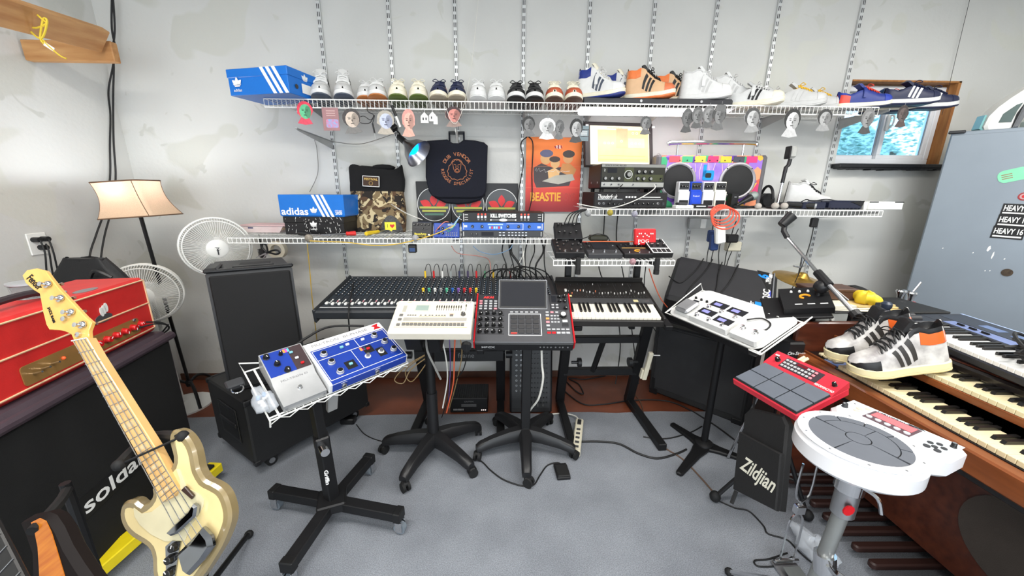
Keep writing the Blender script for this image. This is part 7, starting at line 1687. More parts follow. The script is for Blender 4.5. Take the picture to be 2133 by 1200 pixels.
for i, c in enumerate(((230, 150, 60), (220, 80, 160), (90, 180, 220))): flat(t, bw*(.53+.025*i), bw*(.555+.025*i), bl_*.44, bl_*.52, pm('rainbow_%d' % i, c, .4), z=.0012, name='colour_mark')
Ff = T(0, -.0066, 0) @ FX
for x, s_ in ((.16, 'A'), (.57, 'B')): jack(t, bw*x, -.026, .011, M=Ff); txt('INPUT '+s_, .007, Ff @ T(bw*x, -.01, .0003), INKW, t)
wire('pedal_lead', 'bundle of black leads looped behind the blue pedals', [CM_ @ V(p) for p in ((bw*.8, bl_*1.05, -.01), (bw*.4, bl_*1.25, .0), (bw*.1, bl_*1.2, -.015), (-.05, bl_*1.08, -.03))], .006, CORD)
# small silver-blue pedal
s0 = -.17; t = thing('envelope_filter', 'silver pedal with blue top and black knobs beside the large blue pedal', 'effects pedal', CM_ @ T(s0, .004, -.004)); ww = .162; ll = bl_*.98
prof = [(0, -.054), (ll, -.054), (ll, .024), (ll*.5, .006), (ll*.40, -.012), (0, -.022)]
YZ = Matrix(((0, 0, 1, 0), (1, 0, 0, 0), (0, 1, 0, 0), (0, 0, 0, 1)))
MB().prism(prof, 0, ww, YZ).build('case', pm('silver_case', (176, 177, 178), .35, .45), t)
TP = frame((0, ll*.5, .0062), (1, 0, 0), (0, ll*.5, .018)); tl_ = math.hypot(ll*.5, .018)
flat(t, .004, ww*.62, .004, tl_-.004, NB, M=TP, name='panel'); flat(t, ww*.62, ww-.004, .004, tl_-.004, pm('brown_panel', (62, 48, 50), .4), M=TP, name='panel')
for x, y in ((.13, .82), (.28, .45), (.42, .12), (.45, .78)): knob(t, ww*x, tl_*y, .012 if x != .45 else .008, .018, KN, M=TP)
for x, y, mt in ((.68, .72, RKR), (.74, .45, WENAM), (.80, .2, RED)): MB().box(ww*x-.007, ww*x+.007, tl_*y-.005, tl_*y+.005, .0006, .009, .002, TP).build('rocker_switch', mt, t)
for i, c in enumerate(((230, 150, 60), (220, 80, 160), (90, 180, 220))): flat(t, ww*(.52+.05*i), ww*(.57+.05*i), tl_*.8, tl_*.94, pm('rainbow_%d' % i, c, .4), z=.0006, M=TP, name='colour_mark')
ST_ = frame((0, ll*.40, -.012), (1, 0, 0), (0, ll*.10, .018)); txt('MU-TRON III', .012, ST_ @ T(ww*.5, .010, .0006), pm('grey_ink2', (130, 130, 132), .5), t, fit=ww*.62)
FT = frame((0, 0, -.022), (1, 0, 0), (0, ll*.40, .010)); fsw(t, ww*.5, ll*.22, .007, M=FT)
for x in (.06, .94): MB().cyl((ww*x, -.001, -.04), (ww*x, -.003, -.04), .004, 8).build('screw', STEEL, t)
# plastic bag of bits
q = CM_ @ V((s0-.05, bl_*.35, zr2+.03)); t = thing('plastic_bag', 'clear plastic bag of small blue parts on the wire rack', 'bag', CM_ @ T(s0-.045, bl_*.3, zr2+.028)); 
def bagf(u, v):
    th = PI*u; ph = 2*PI*v; k = 1+.16*math.sin(3*ph+2*th)+.1*math.sin(7*ph); return (.038*math.sin(th)*math.cos(ph)*k, .07*math.sin(th)*math.sin(ph)*k, .024*math.cos(th)*k)
FILM = pm('clear_film', (222, 228, 236), .15, alpha=.35, var=.05); MB().grid(bagf, 10, 20).build('bag', FILM, t, ang=60)
for i in range(5): MB().box(-.01, .01, -.006, .006, -.005, .005, .002, T(rnd.uniform(-.015, .015), rnd.uniform(-.04, .04), rnd.uniform(-.012, .002)) @ RZ(rnd.uniform(0, 90))).build('part_piece', pm('pale_blue_part', (120, 160, 210), .5) if i % 2 else WHITE, t)
t = thing('small_adapter', 'small dark gadget with chrome loop on the wire rack corner', 'gadget', CM_ @ T(s0-.10, bl_*.8, zr2+.022)); MB().box(-.03, .03, -.02, .02, -.012, .012, .005).build('body', DARK, t); MB().tube([(.02*math.cos(a), -.03+.02*math.sin(a), .0) for a in [2*PI*i/12 for i in range(12)]], .003, 5, True).build('loop', CHROME, t)
# power adapter on the carpet by the case
q = P(728, 880, Z=CZ); t = thing('floor_adapter', 'black power adapter on the carpet beside the road case', 'adapter', (q.x, q.y, CZ)); MB().box(-.05, .04, -.03, .03, 0, .04, .006).build('body', BLACK, t); MB().tube(crom([(-.05, 0, .02), (-.1, .02, .04), (-.14, .0, .03)], 4), .006, 6).build('cord', CORD, t)
# ================================================================ monitor speaker and subwoofer
a, b_ = V((1.142, 2.549, 0)), V((1.59, 2.085, 0)); sd = (b_-a).normalized(); M = frame((a.x, a.y, 0), sd, V((-sd.y, sd.x, 0)))
t = thing('subwoofer', 'large black subwoofer cabinet behind the music stand', 'loudspeaker', M); sl_ = (b_-a).length
MB().box(0, sl_, 0, .2, .009, .56, .01).build('cabinet', pm('sub_black', (38, 38, 39), .6, var=.15, vs=120, bump=.2, bs=200), t)
MB().box(.03, sl_-.02, -.005, .004, .06, .54, .003).build('grille', pm('sub_grille', (46, 46, 48), .7, bump=.5, bs=800), t); MB().box(.02, .045, -.007, .0, .03, .13, .002).build('badge_plate', INKK, t)
for x in (.04, sl_-.04): MB().box(x-.03, x+.03, -.008, .0, .0, .045, .003).build('corner', BLACK, t)
TL, TR, BLp = P(1427, 533, d=2.62), P(1640, 573, d=2.36), P(1385, 612, d=2.40)
o = BLp; M = frame(o, TR-TL, TL-BLp); gw, gh = (TR-TL).length, (TL-BLp).dot(M.to_3x3() @ V((0, 1, 0)))
t = thing('stage_monitor', 'black powered stage monitor with blue and white stickers, tilted back', 'loudspeaker', M)
SH = pm('monitor_shell', (32, 32, 34), .5, bump=.15)
MB().prism(rrect(0, gw, -.02, gh, .03), -.26, -.004, None, .02).build('cabinet', SH, t)
MB().box(.02, gw-.03, .0, gh-.015, -.006, .0, .003).build('grille', pm('monitor_grille', (52, 52, 55), .55, .3, bump=.5, bs=900), t); MB().box(gw-.028, gw-.02, .0, gh-.01, -.004, .006, .002).build('side_trim', pm('grey_trim2', (120, 122, 126), .4), t)
for a_, b2, c_ in (((gw*.80, gh*.98), (gw*.955, gh*.96), (gw*.93, gh*.52)), ((gw*.74, gh*.05), (gw*.955, gh*.04), (gw*.92, gh*.36))): MB().prism([a_, b2, c_], 0, .001).build('black_sticker', INKK, t)
BLS = pm('bright_blue_print', (30, 140, 236), .4)
RQ = RZ(90)
txt('6', .075, T(gw*.87, gh*.86, .0015) @ RQ, BLS, t, bold=.003); txt('YEAR', .022, T(gw*.905, gh*.80, .0015) @ RQ, INKW, t, bold=.001); txt('WARRANTY', .02, T(gw*.93, gh*.84, .0015) @ RQ, INKW, t)
flat(t, gw*.915, gw*.945, gh*.86, gh*.94, INKW, z=.001, name='code_square'); txt('QSC', .05, T(gw*.91, gh*.46, .0015) @ RQ, INKW, t, bold=.0015); flat(t, gw*.925, gw*.945, gh*.4, gh*.56, pm('indigo_print', (70, 80, 190), .4), z=.0012, name='sticker_block')
flat(t, gw*.82, gw*.875, gh*.09, gh*.27, BLS, z=.001, name='sticker_block'); txt('BASS', .022, T(gw*.80, gh*.18, .0015) @ RQ, INKW, t); flat(t, gw*.78, gw*.79, gh*.1, gh*.26, INKW, z=.001, name='sticker_block')
for k, pts in enumerate(([(.27, 1.0), (.24, .75), (.17, .45), (.1, .3), (-.02, .4)], [(.36, 1.02), (.32, .7), (.24, .35), (.2, .1)], [(.46, 1.0), (.45, .7), (.46, .3), (.41, .1)], [(.62, 1.02), (.60, .8), (.56, .5), (.48, .15)])):
    wire('draped_lead', ('black lead draped over the tilted monitor towards the synthesizer', 'black lead draped second across the tilted monitor', 'black lead running down the middle of the tilted monitor', 'black lead with white tag draped nearest the monitor stickers')[k], [M @ V((gw*x, gh*y, .006)) for x, y in pts], .004, CORD, group='leads draped over the monitor')
MB().box(gw*.60, gw*.63, gh*.86, gh*.93, .006, .012, .001, None)
# ================================================================ music stand with white tray
FL, FR2, RL = P(1394, 653, d=2.20), P(1578, 731, d=1.727), P(1464, 608, d=2.28)
M = frame(FL, FR2-FL, RL-FL); tw, tl2 = (FR2-FL).length, (RL-FL).dot(M.to_3x3() @ V((0, 1, 0)))
tp = M @ V((tw*.52, tl2*.35, -.03))
t = thing0('music_stand', 'black music stand with a flat three-legged base', 'stand')
bx = P(1465, 930, Z=CZ); 
MB().cyl((bx.x, bx.y, .03), (tp.x, tp.y, tp.z-.01), .019, 14).build('column', BLACKM, t); MB().lathe([(0, .0), (.055, .012), (.05, .03), (.025, .045), (0, .045)], 18, Matrix.Translation((bx.x, bx.y, CZ))).build('boss', BLACKM, t)
for e in (P(1398, 886, Z=CZ), P(1413, 992, Z=CZ), P(1562, 965, Z=CZ)):
    d = V((e.x-bx.x, e.y-bx.y, 0)); L_ = d.length; M2 = frame((bx.x, bx.y, CZ), d, V((-d.y, d.x, 0)))
    MB().prism([(0, -.05), (L_*.35, -.03), (L_*.97, -.018), (L_, -.01), (L_, .01), (L_*.97, .018), (L_*.35, .03), (0, .05)], 0, .022, M2, .006).build('leg', BLACKM, t)
MB().box(-.03, .03, -.025, .025, -.06, -.004, .006, M @ T(tw*.52, tl2*.35, -.014)).build('tilt_head', BLACKM, t)
MB().box(-.02, tw+.01, -.03, tl2*.8, -.016, -.012, .002, M).box(-.02, tw*.96, -.034, -.028, -.016, .022, .002, M).build('tray', BLACKM, t)
t = thing('wire_tray', 'white wire rack with upturned ends lying on the music stand', 'wire rack', M)
for y in (-.01, .0, tl2+.02): MB().cyl((-.03, y, -.006), (tw+.02, y, -.006), WR, 6).build('long_rail', WHITEW, t)
for x in (-.03, tw+.005, tw+.02): MB().cyl((x, -.01, -.006), (x, tl2+.02, -.006), WR, 6).build('cross_rail', WHITEW, t)
for x, s_ in ((-.03, -1), (tw+.02, 1)): MB().tube([(x, -.005, -.006), (x+.02*s_, tl2+.035, .03), (x, tl2+.02, -.006)], WR, 6).build('upturned_end', WHITEW, t)
m = MB(); m.tube([(tw*i/24, tl2*.96, -.004 if i % 2 else .008) for i in range(25)], .0018, 4); m.build('zigzag_wire', WHITEW, t)
WBD = pm('white_board', (232, 232, 230), .35, var=.04, vs=8)
t = thing('white_board', 'rounded white board lying in the wire rack under the white pedals', 'board', M); MB().prism(rrect(-.015, tw+.0, -.005, tl2+.03, .05, 6), -.002, .003).build('board', WBD, t)
# white pedals on the board
WP = pm('white_pedal', (226, 226, 224), .35); VIO = pm('violet_display', (130, 130, 190), .3, emit=(120, 120, 220), es=.35)
a = onp(1400, 645, M, .03); 
t = thing('expression_pedal', 'small silver expression pedal at the end of the white board', 'effects pedal', M @ T(tw*.05, tl2*.06, .003)); MB().box(0, tw*.20, 0, tl2*.62, 0, .025, .003).build('base', WP, t); MB().box(.006, tw*.2-.01, -.005, tl2*.38, .026, .052, .012, RX(4)).build('treadle', pm('silver_treadle', (150, 150, 152), .4, .4), t); MB().box(.016, tw*.2-.022, .006, tl2*.33, .052, .057, .004, RX(4)).build('grip', pm('grip_grey', (126, 126, 128), .7), t)
for x in (.15, .5, .85): knob(t, tw*.2*x, tl2*.55, .007, .012, KN, z=.025)
flat(t, tw*.03, tw*.1, tl2*.44, tl2*.5, SCREEN, z=.025, name='display')
t = thing('loop_switcher', 'white floor switcher with four dark displays and six chrome switches', 'effects pedal', M @ T(tw*.27, tl2*.02, .003)); qw, ql = tw*.42, tl2*.66
MB().box(0, qw, 0, ql, 0, .04, .004).build('case', WP, t)
for x, y in ((.04, .40), (.54, .30), (.06, .86), (.54, .84)):
    d_ = MB().box(qw*x, qw*(x+.42), ql*(y-.13), ql*(y+.13), .04, .042, .001).build('display_panel', SCREEN, t); flat(d_, qw*(x+.08), qw*(x+.26), ql*(y-.06), ql*(y+.06), VIO, z=.042, name='display')
for x, y in ((.16, .10), (.5, .10), (.85, .10), (.14, .62), (.5, .60), (.86, .58)): fsw(t, qw*x, ql*y, .009, .04)
t = thing('dual_switch', 'small white two-button footswitch at the near end of the board', 'effects pedal', M @ T(tw*.72, tl2*.01, .003)); MB().box(0, tw*.26, 0, tl2*.36, 0, .045, .008).build('case', WP, t)
for x in (.3, .75): fsw(t, tw*.26*x, tl2*.18, .010, .045)
wire('patch_lead', 'black patch lead looping across the white board', [M @ V(p) for p in ((tw*.69, tl2*.55, .02), (tw*.76, tl2*.75, .012), (tw*.86, tl2*.7, .008), (tw*.88, tl2*.5, .008), (tw*.83, tl2*.38, .03))], .004, CORD)
t = thing('power_bar', 'beige power bar clipped to the synthesizer stand leg', 'power strip', frame(P(1341, 790, Y=2.12), P(1362, 715, Y=2.06)-P(1341, 790, Y=2.12), (1, 0, 0))); MB().box(0, .21, -.014, .014, -.012, .012, .004).build('body', BEI, t); MB().box(-.0, .07, -.024, .016, .0, .03, .004).build('plug', BEI, t); MB().cyl((.19, .0, .0), (.19, .06, .0), .003, 6).build('hook', WHITE, t)
# ================================================================ organ and things on it
OX = V((-.0194, -.9998, 0)); OY = V((.9998, -.0194, 0))
OM = Matrix(((OX.x, OY.x, 0, 1.466), (OX.y, OY.y, 0, 1.665), (0, 0, 1, 0), (0, 0, 0, 1)))
OW = pm('organ_mahogany', (92, 46, 30), .32, c2=(66, 32, 22), vs=4, stretch=(8, 1.2, 8), coat=.25, bump=.05, bs=30)
OH = pm('organ_honey_wood', (134, 74, 38), .32, c2=(106, 56, 28), vs=4, stretch=(1.2, 8, 8), coat=.25)
OD = pm('organ_black', (26, 22, 22), .3, coat=.3)
OLEN = 1.42
t = thing('organ', 'two-manual wooden console organ with cream keys along the wall side', 'organ', OM)
MB().box(-.03, 0, -.01, .66, .009, .885, .006).build('end_cheek', OW, t); MB().box(OLEN, OLEN+.03, -.01, .66, .009, .885, .006).build('end_cheek', OW, t)
MB().box(0, OLEN, -.005, .045, .655, .733, .006).build('front_rail', OH, t); MB().box(0, OLEN, .03, .64, .62, .66, .003).build('key_bed', OD, t)
MB().box(0, OLEN, .26, .28, .10, .62, .003).build('knee_panel', OW, t); MB().prism(circ(.78, .36, .20, 36, ry=.17), 0, .004, T(0, .2595, 0) @ FX).build('speaker_cloth', pm('grey_brown_cloth', (74, 66, 60), .95, bump=.5, bs=800), t)
MB().box(0, OLEN, .62, .64, .009, .87, .003).build('back_panel', OW, t); MB().box(-.03, OLEN+.03, .5, .62, .009, .10, .004).build('plinth', OW, t)
MB().box(-.03, OLEN+.03, .30, .66, .852, .876, .006).build('top_board', OW, t); MB().box(0, OLEN, .31, .33, .80, .852, .004).build('upper_fascia', OD, t); MB().box(0, OLEN, .285, .31, .838, .872, .008).build('lid_roll', OD, t)
OKW = pm('aged_key', (226, 214, 178), .3, c2=(214, 200, 160), vs=20); 
def manual(y0, z0, x0, n, kw, kl):
    MB().box(x0-.01, OLEN, y0-.004, y0+kl+.02, z0-.045, z0-.018, .002).build('key_frame', OH if z0 > .8 else OD, t)
    wm = MB().box(.0005, kw-.0005, 0, kl, -.018, 0, .0015).mesh('white_key', OKW); pts = [(kl*.36, .012), (kl*.42, .001)]
    bm_ = MB().prism([(kl*.36, 0), (kl*.42, .011), (kl, .012), (kl, 0)], -kw*.27, kw*.27, Matrix(((0, 0, 1, 0), (1, 0, 0, 0), (0, 1, 0, 0), (0, 0, 0, 1)))).mesh('black_key', KEYB)
    for i in range(n):
        inst('white_key', wm, t, T(x0+kw*i, y0, z0))
        if i % 7 in (0, 1, 3, 4, 5) and i < n-1: inst('black_key', bm_, t, T(x0+kw*(i+1), y0, z0))
KW_ = .0232; manual(.045, .755, .19, 52, KW_, .125); manual(.185, .835, .27, 48, KW_, .115)
# control blocks at the bass end
MB().box(0, .18, .045, .17, .66, .735, .003).build('control_block', OD, t); MB().box(0, .26, .18, .30, .66, .815, .003).build('control_block', OD, t); MB().box(0, .26, .172, .182, .735, .822, .002).build('wood_strip', OH, t); MB().box(0, .18, .04, .05, .70, .742, .002).build('wood_strip', OH, t)
BCARD = pm('blue_card_print', (70, 104, 190), .3, c2=(150, 170, 220), vs=14)
flat(t, .10, .175, .06, .155, BCARD, z=.735, name='blue_card', d=.003); flat(t, .12, .255, .19, .24, BCARD, z=.815, name='blue_card', d=.002)
for i in range(4): MB().box(.05+.026*i, .07+.026*i, .07, .115, .738, .752, .004).build('tab_switch', OKW, t)
flat(t, .165, .2, .20, .235, INKW, z=.816, name='paper_label')
for i in range(3): kn = MB().cyl((.13+.035*i, .265, .815), (.13+.035*i, .265, .86), .011, 10).build('drawbar', DARK, t); MB().lathe([(.012, 0), (.014, .01), (.012, .025), (0, .027)], 10, T(.13+.035*i, .265, .855)).build('drawbar_tip', OKW, kn)
# bass pedals
for i in range(13): MB().prism(rrect(-.017, .017, .0, .44, .016), 0, .03, T(.10+.075*i, .02, .045), .006).build('bass_pedal', pm('dark_pedal_wood', (46, 26, 22), .5), t)
MB().box(.02, 1.1, .40, .50, .01, .1, .006).build('pedal_frame', pm('dark_pedal_wood', (46, 26, 22), .5), t)
e = MB().box(-.06, .06, -.12, .12, 0, .02, .01, T(1.22, .08, .16) @ RX(24)).build('expression_pedal', RUBBER, t); MB().box(-.05, .05, -.1, .1, .02, .026, .004, T(1.22, .08, .16) @ RX(24)).build('pedal_grip', DARK, e)
# shoes on the organ
GO = 'patterned high-tops on the organ'
for k, off in enumerate((V((0, 0, 0)), V((.02, .135, .004)))):
    heel, toe = V((1.705, 1.245, .86))+off, V((1.42, 1.335, .775))+off
    d = toe-heel; S_ = frame(heel, d, V((0, 0, 1)).cross(d)) @ Matrix.Diagonal((1.03, 1.02, 1.05, 1))
    shoe(ST['o'], ('grey marbled high-top with orange ankle on the organ keys, nearer of its pair', 'grey marbled high-top behind its mate on the organ')[k], S_, GO, bool(k))
# synthesizer on top
fl_, fr_, rl_ = P(1835, 655, Z=.935), P(2133, 775, Z=.935), P(1963, 625, Z=.965)
M = frame(fl_, fr_-fl_, rl_-fl_); sl3, sd3 = .98, .33
t = thing('keyboard_synth', 'black keyboard synthesizer with white keys on top of the organ', 'synthesizer', M)
MB().box(0, sl3, .155, sd3, -.05, 0, .004).box(0, sl3, 0, .16, -.05, -.022, .004).box(0, .10, 0, .16, -.05, .0, .004).build('body', pm('synth_blue_black', (34, 36, 44), .35), t)
m = MB(); flat(t, .10, sl3, .17, .215, pm('slate_blue_panel', (110, 124, 168), .35), name='panel'); flat(t, .02, sl3-.02, .22, sd3-.01, pm('navy_panel', (44, 50, 62), .4), name='panel'); flat(t, 0, sl3, sd3-.012, sd3-.002, pm('pale_edge', (150, 170, 206), .3), name='edge_strip', z=.0)
for i in range(2): MB().cyl((.03+.034*i, .05, .0), (.03+.034*i, .11, .0), .016, 14).build('wheel', DARK, t)
for i in range(3): flat(t, .14+.05*i, .17+.05*i, .185, .20, SLOT, name='slider_slot', z=.0006); btn(t, .155+.05*i, .192, .03, .006, .008, BLACK, name='slider_cap')
for i in range(3): flat(t, .16+.12*i, .24+.12*i, .25, .285, pm('display_blue', (90, 110, 150), .3), name='display', z=.0006)
kw3 = .0228; wk3 = MB().box(.0005, kw3-.0005, 0, .145, 0, .017, .0015).mesh('white_key', pm('bright_key', (236, 236, 234), .3)); bk3 = MB().box(-kw3*.26, kw3*.26, .05, .145, .012, .028, .002).mesh('black_key', KEYB)
for i in range(int((sl3-.11)/kw3)):
    inst('white_key', wk3, t, T(.105+kw3*i, .006, -.022))
    if i % 7 in (0, 1, 3, 4, 5): inst('black_key', bk3, t, T(.105+kw3*(i+1), .006, -.022))
m = MB(); q = M @ V((.60, .13, .03)); rr = random.Random(12)
for k in range(5): r = .10+.012*k; m.tube([(q.x+rr.uniform(-.01, .01)+r*.8*math.cos(a), q.y-.02*k*.3+r*1.2*math.sin(a), q.z+.008*k+.02*math.sin(2*a+k)) for a in [2*PI*i/24 for i in range(24)]], .0055, 6, True)
m.tube(crom([q+V((-.12, .1, .02)), q+V((0, .02, .05)), q+V((.05, -.2, .05)), q+V((.02, -.4, .02))], 6), .0055, 6)
tag(m.build('coiled_cable', CORD), 'coil of black cable lying on the keyboard synthesizer', 'cable')
# bottle, on the organ end
q = OM @ V((.03, .36, .877)); t = thing('spray_bottle', 'small dark bottle with white lettering at the organ end', 'bottle', q); MB().lathe([(0, 0), (.026, 0), (.028, .005), (.028, .07), (.02, .085), (.012, .09), (0, .09)], 16).build('body', pm('dark_bottle', (34, 34, 44), .3), t); MB().lathe([(.0, .088), (.016, .088), (.022, .1), (.022, .115), (.012, .125), (0, .125)], 12).build('cap', pm('blue_black_cap', (40, 50, 66), .35), t); txt('887', .022, T(-.006, -.0285, .045) @ FX @ RZ(90), INKW, t)
# ================================================================ red percussion pad, stand, stick bag
FL, FR2, RR_ = P(1525, 786, d=1.54), P(1659, 864, d=1.283), P(1770, 807, d=1.319)
M = frame(FL, FR2-FL, RR_-FR2); pw_, pl_ = (FR2-FL).length, (RR_-FR2).length
t = thing('percussion_pad', 'red electronic percussion pad with six grey pads', 'drum pad', M)
RM = pm('raspberry_plastic', (206, 46, 62), .35)
MB().box(0, pw_, 0, pl_, -.035, -.004, .004).prism([(pl_*.66, -.004), (pl_, -.004), (pl_, .022), (pl_*.70, .004)], .0, pw_, YZ).build('body', RM, t)
MB().box(.004, pw_-.004, .004, pl_*.67, -.004, -.001, .001).build('pad_bed', INKK, t)
PADG = pm('grey_pad', (92, 98, 108), .55, var=.05)
for i in range(3):
    for j in range(2): MB().box(.006+(pw_-.012)*i/3+.002, .006+(pw_-.012)*(i+1)/3-.002, .008+pl_*.325*j+.002, .008+pl_*.325*(j+1)-.002, -.001, .004, .001).build('pad', PADG, t)
TP = frame((0, pl_*.70, .004), (1, 0, 0), (0, pl_*.30, .018)); th_ = pl_*.30
flat(t, pw_*.20, pw_*.74, th_*.12, th_*.85, pm('dark_panel', (54, 44, 50), .4), M=TP, name='button_panel')
for i in range(9):
    for j in range(3): 
        if not (j == 2 and 2 < i < 6): btn(t, pw_*(.235+.052*i), th_*(.25+.22*j), pw_*.036, th_*.13, .004, PKB if i == 8 else WB, M=TP, z=.0006)
flat(t, pw_*.38, pw_*.52, th_*.66, th_*.8, pm('red_display', (110, 20, 30), .2), M=TP, z=.0006, name='display')
knob(t, pw_*.13, th_*.45, .010, .016, KN, M=TP); knob(t, pw_*.92, th_*.5, .008, .014, KN, M=TP); txt('PERFORMANCE PAD', .014, TP @ T(pw_*.86, th_*.08, .0006), INKW, t, fit=pw_*.24); flat(t, pw_*.03, pw_*.09, th_*.7, th_*.8, INKW, M=TP, name='badge')
for k in range(2): MB().cyl((pw_*(.28+.05*k), pl_, .005), (pw_*(.28+.05*k), pl_+.045, .008), .006, 8).build('jack_plug', OKW, t)
cc = M @ V((pw_*.55, pl_*.45, -.035))
t = thing0('pad_stand', 'black tripod stand under the red percussion pad', 'stand'); f1, f2, f3 = P(1489, 1036, Z=.03), P(1681, 1075, Z=.03), V((cc.x+.28, cc.y+.32, .03)); bx = V(((f1.x+f2.x)/2+.06, (f1.y+f2.y)/2+.02, .0))
MB().cyl((bx.x, bx.y, .18), cc, .014, 10).build('column', BLACKM, t); MB().box(-.08, .08, -.07, .07, -.012, -.001, .003, M @ T(pw_*.55, pl_*.45, -.036)).build('mount_plate', BLACKM, t)
for f in (f1, f2, f3): MB().cyl((bx.x, bx.y, .40), (f.x, f.y, .03), .010, 8).build('leg', BLACKM, t); MB().ball((f.x, f.y, .036), (.026, .026, .028), 10, 8).build('rubber_foot', RUBBER, t); MB().cyl((bx.x, bx.y, .20), V((bx.x, bx.y, .4)).lerp(V((f.x, f.y, .03)), .55), .006, 6).build('brace', BLACKM, t)
bl0, br0, tl0 = P(1530, 1020, d=1.44), P(1616, 1064, d=1.27), P(1570, 862, d=1.44)
M = frame(bl0, br0-bl0, tl0-bl0); w_, h = (br0-bl0).length, (tl0-bl0).length
BAGM = pm('stick_bag_nylon', (18, 18, 19), .75, bump=.3, bs=400)
t = thing('stick_bag', 'black stick bag with silver script lettering under the red pad', 'bag', M)
MB().prism([(0, 0), (w_, 0), (w_*1.02, h*.95), (w_*.9, h*1.05), (w_*.1, h*1.05), (-.01, h*.95)], -.05, -.012, None, .008).build('back', BAGM, t); MB().prism([(-.004, 0), (w_+.004, 0), (w_+.004, h*.62), (-.004, h*.72)], -.014, .006, None, .005).build('front_pocket', BAGM, t)
ZI = pm('silver_print', (206, 204, 190), .5)
txt('Zildjian', .075, T(w_*.55, h*.30, .0066) @ RZ(-14), ZI, t, fit=w_*.86, shear=.3, bold=.0012); MB().tube([(w_*.05, -.002, 0), (w_*.02, -.05, .01)], .008, 6).build('strap', BAGM, t)
for x in (.1, .9): MB().cyl((w_*x, h*1.0, -.03), (w_*x, h*1.22, -.03), .004, 6).build('hanging_strap', BAGM, t)
# ================================================================ hand percussion pad
C_ = P(1787, 917, Z=.865); yd = P(1914, 866, Z=.865)-C_; M = frame(C_, V((yd.y, -yd.x, 0)), yd) @ Matrix.Scale(.80, 4)
t = thing('hand_drum_pad', 'white electronic hand percussion with grey round pad and red display', 'drum pad', M)
HW = pm('hand_white', (218, 218, 221), .25, var=.02, coat=.3); R_ = .168
ot = circ(0, 0, R_, 40, 140, 400); hw = .150; rl4 = .285
ot = ot+[(hw+.012, .16), (hw+.012, rl4-.02), (hw-.005, rl4), (-hw+.005, rl4), (-hw-.012, rl4-.02), (-hw-.012, .16)]
MB().prism(ot, -.075, 0, None, .014).build('body', HW, t)
MB().lathe([(R_-.012, -.001), (R_-.006, .006), (.136, .010), (.13, .006), (.13, -.001)], 44, close=False).build('rim', HW, t)
MB().prism(circ(0, 0, .133, 44), -.002, .0035).build('pad_bed', INKK, t)
PD = pm('hand_pad_grey', (88, 92, 100), .6, var=.04); zb_, zt2 = .0035, .0075
def sector(r0, r1, a0, a1, n=10): return [(r1*math.cos(math.radians(a0+(a1-a0)*i/n)), r1*math.sin(math.radians(a0+(a1-a0)*i/n))) for i in range(n+1)]+[(r0*math.cos(math.radians(a1-(a1-a0)*i/n)), r0*math.sin(math.radians(a1-(a1-a0)*i/n))) for i in range(n+1)]
MB().prism(circ(0, 0, .031, 20), zb_, zt2).build('pad', PD, t)
for a0, a1, r1 in ((182, 270, .131), (270, 358, .131), (0, 90, .098), (90, 180, .098)): MB().prism(sector(.034, r1, a0+1, a1-1, 14), zb_, zt2).build('pad', PD, t)
for k in range(5): MB().prism(sector(.101, .131, 0+36*k+1, 36+36*k-1, 6), zb_, zt2).build('pad', PD, t)
for k in range(10): a = 2*PI*k/10+.3; MB().cyl(((R_-.020)*math.cos(a), (R_-.020)*math.sin(a), .006), ((R_-.020)*math.cos(a), (R_-.020)*math.sin(a), .0085), .004, 8).build('screw', STEEL, t)
flat(t, -hw, hw, .17, rl4-.006, pm('pale_blue_panel', (216, 226, 232), .3), name='panel', d=.001)
flat(t, -.075, .055, .178, .262, pm('plum_bezel', (84, 62, 68), .35), name='display_bezel', z=.001, d=.002); flat(t, -.066, .046, .213, .256, pm('red_lcd', (214, 96, 100), .25, emit=(230, 90, 96), es=.35), name='display', z=.003)
for i in range(5): MB().prism(circ(-.062+.026*i, .194, .009, 12), .003, .006).build('button', pm('grey_dome', (200, 200, 204), .3), t)
PCH = pm('peach_button', (246, 190, 168), .35)
for x, y, r in ((-.105, .225, .012), (-.102, .20, .010), (-.09, .25, .009)): MB().prism(circ(x, y, r, 14, ry=r*.8), .001, .004).build('button', PCH, t)
for x, y in ((.076, .25), (.078, .188), (-.125, .25), (-.138, .245)): MB().prism(circ(x, y, .010, 12, ry=.007), .001, .003).build('button', pm('grey_dome', (200, 200, 204), .3), t)
for k in range(4): a = PI/2*k; MB().prism(circ(.112+.016*math.cos(a), .205+.016*math.sin(a), .008, 10), .001, .004).build('arrow_button', DARK, t)
for x, y in ((.10, .172), (.125, .172)): MB().prism(circ(x, y, .009, 12), .001, .004).build('button', DARK, t)
knob(t, -.135, .19, .010, .016, DARK, z=.001); knob(t, .135, .245, .008, .016, KN, z=.001, cap=STEEL); txt('HandSonic', .012, T(-.02, .270, .0012), INKK, t, fit=.1); MB().prism([(.02, .266), (.06, .27), (.05, .277), (.012, .275)], .001, .002).build('logo_mark', INKK, t)
cb = M @ V((.0, .03, -.075))
t = thing0('percussion_stand', 'silver tripod stand with wing clamps under the white hand percussion', 'stand')
fb = P(1742, 1215, Z=.25); 
MB().cyl((cb.x, cb.y, cb.z), (cb.x+.0, cb.y-.0, .62), .028, 14).build('mount_tube', STEEL, t); MB().cyl((cb.x, cb.y, .64), (cb.x-.01, cb.y+.03, .12), .019, 14).build('column', pm('satin_steel', (150, 152, 150), .4, .7), t)
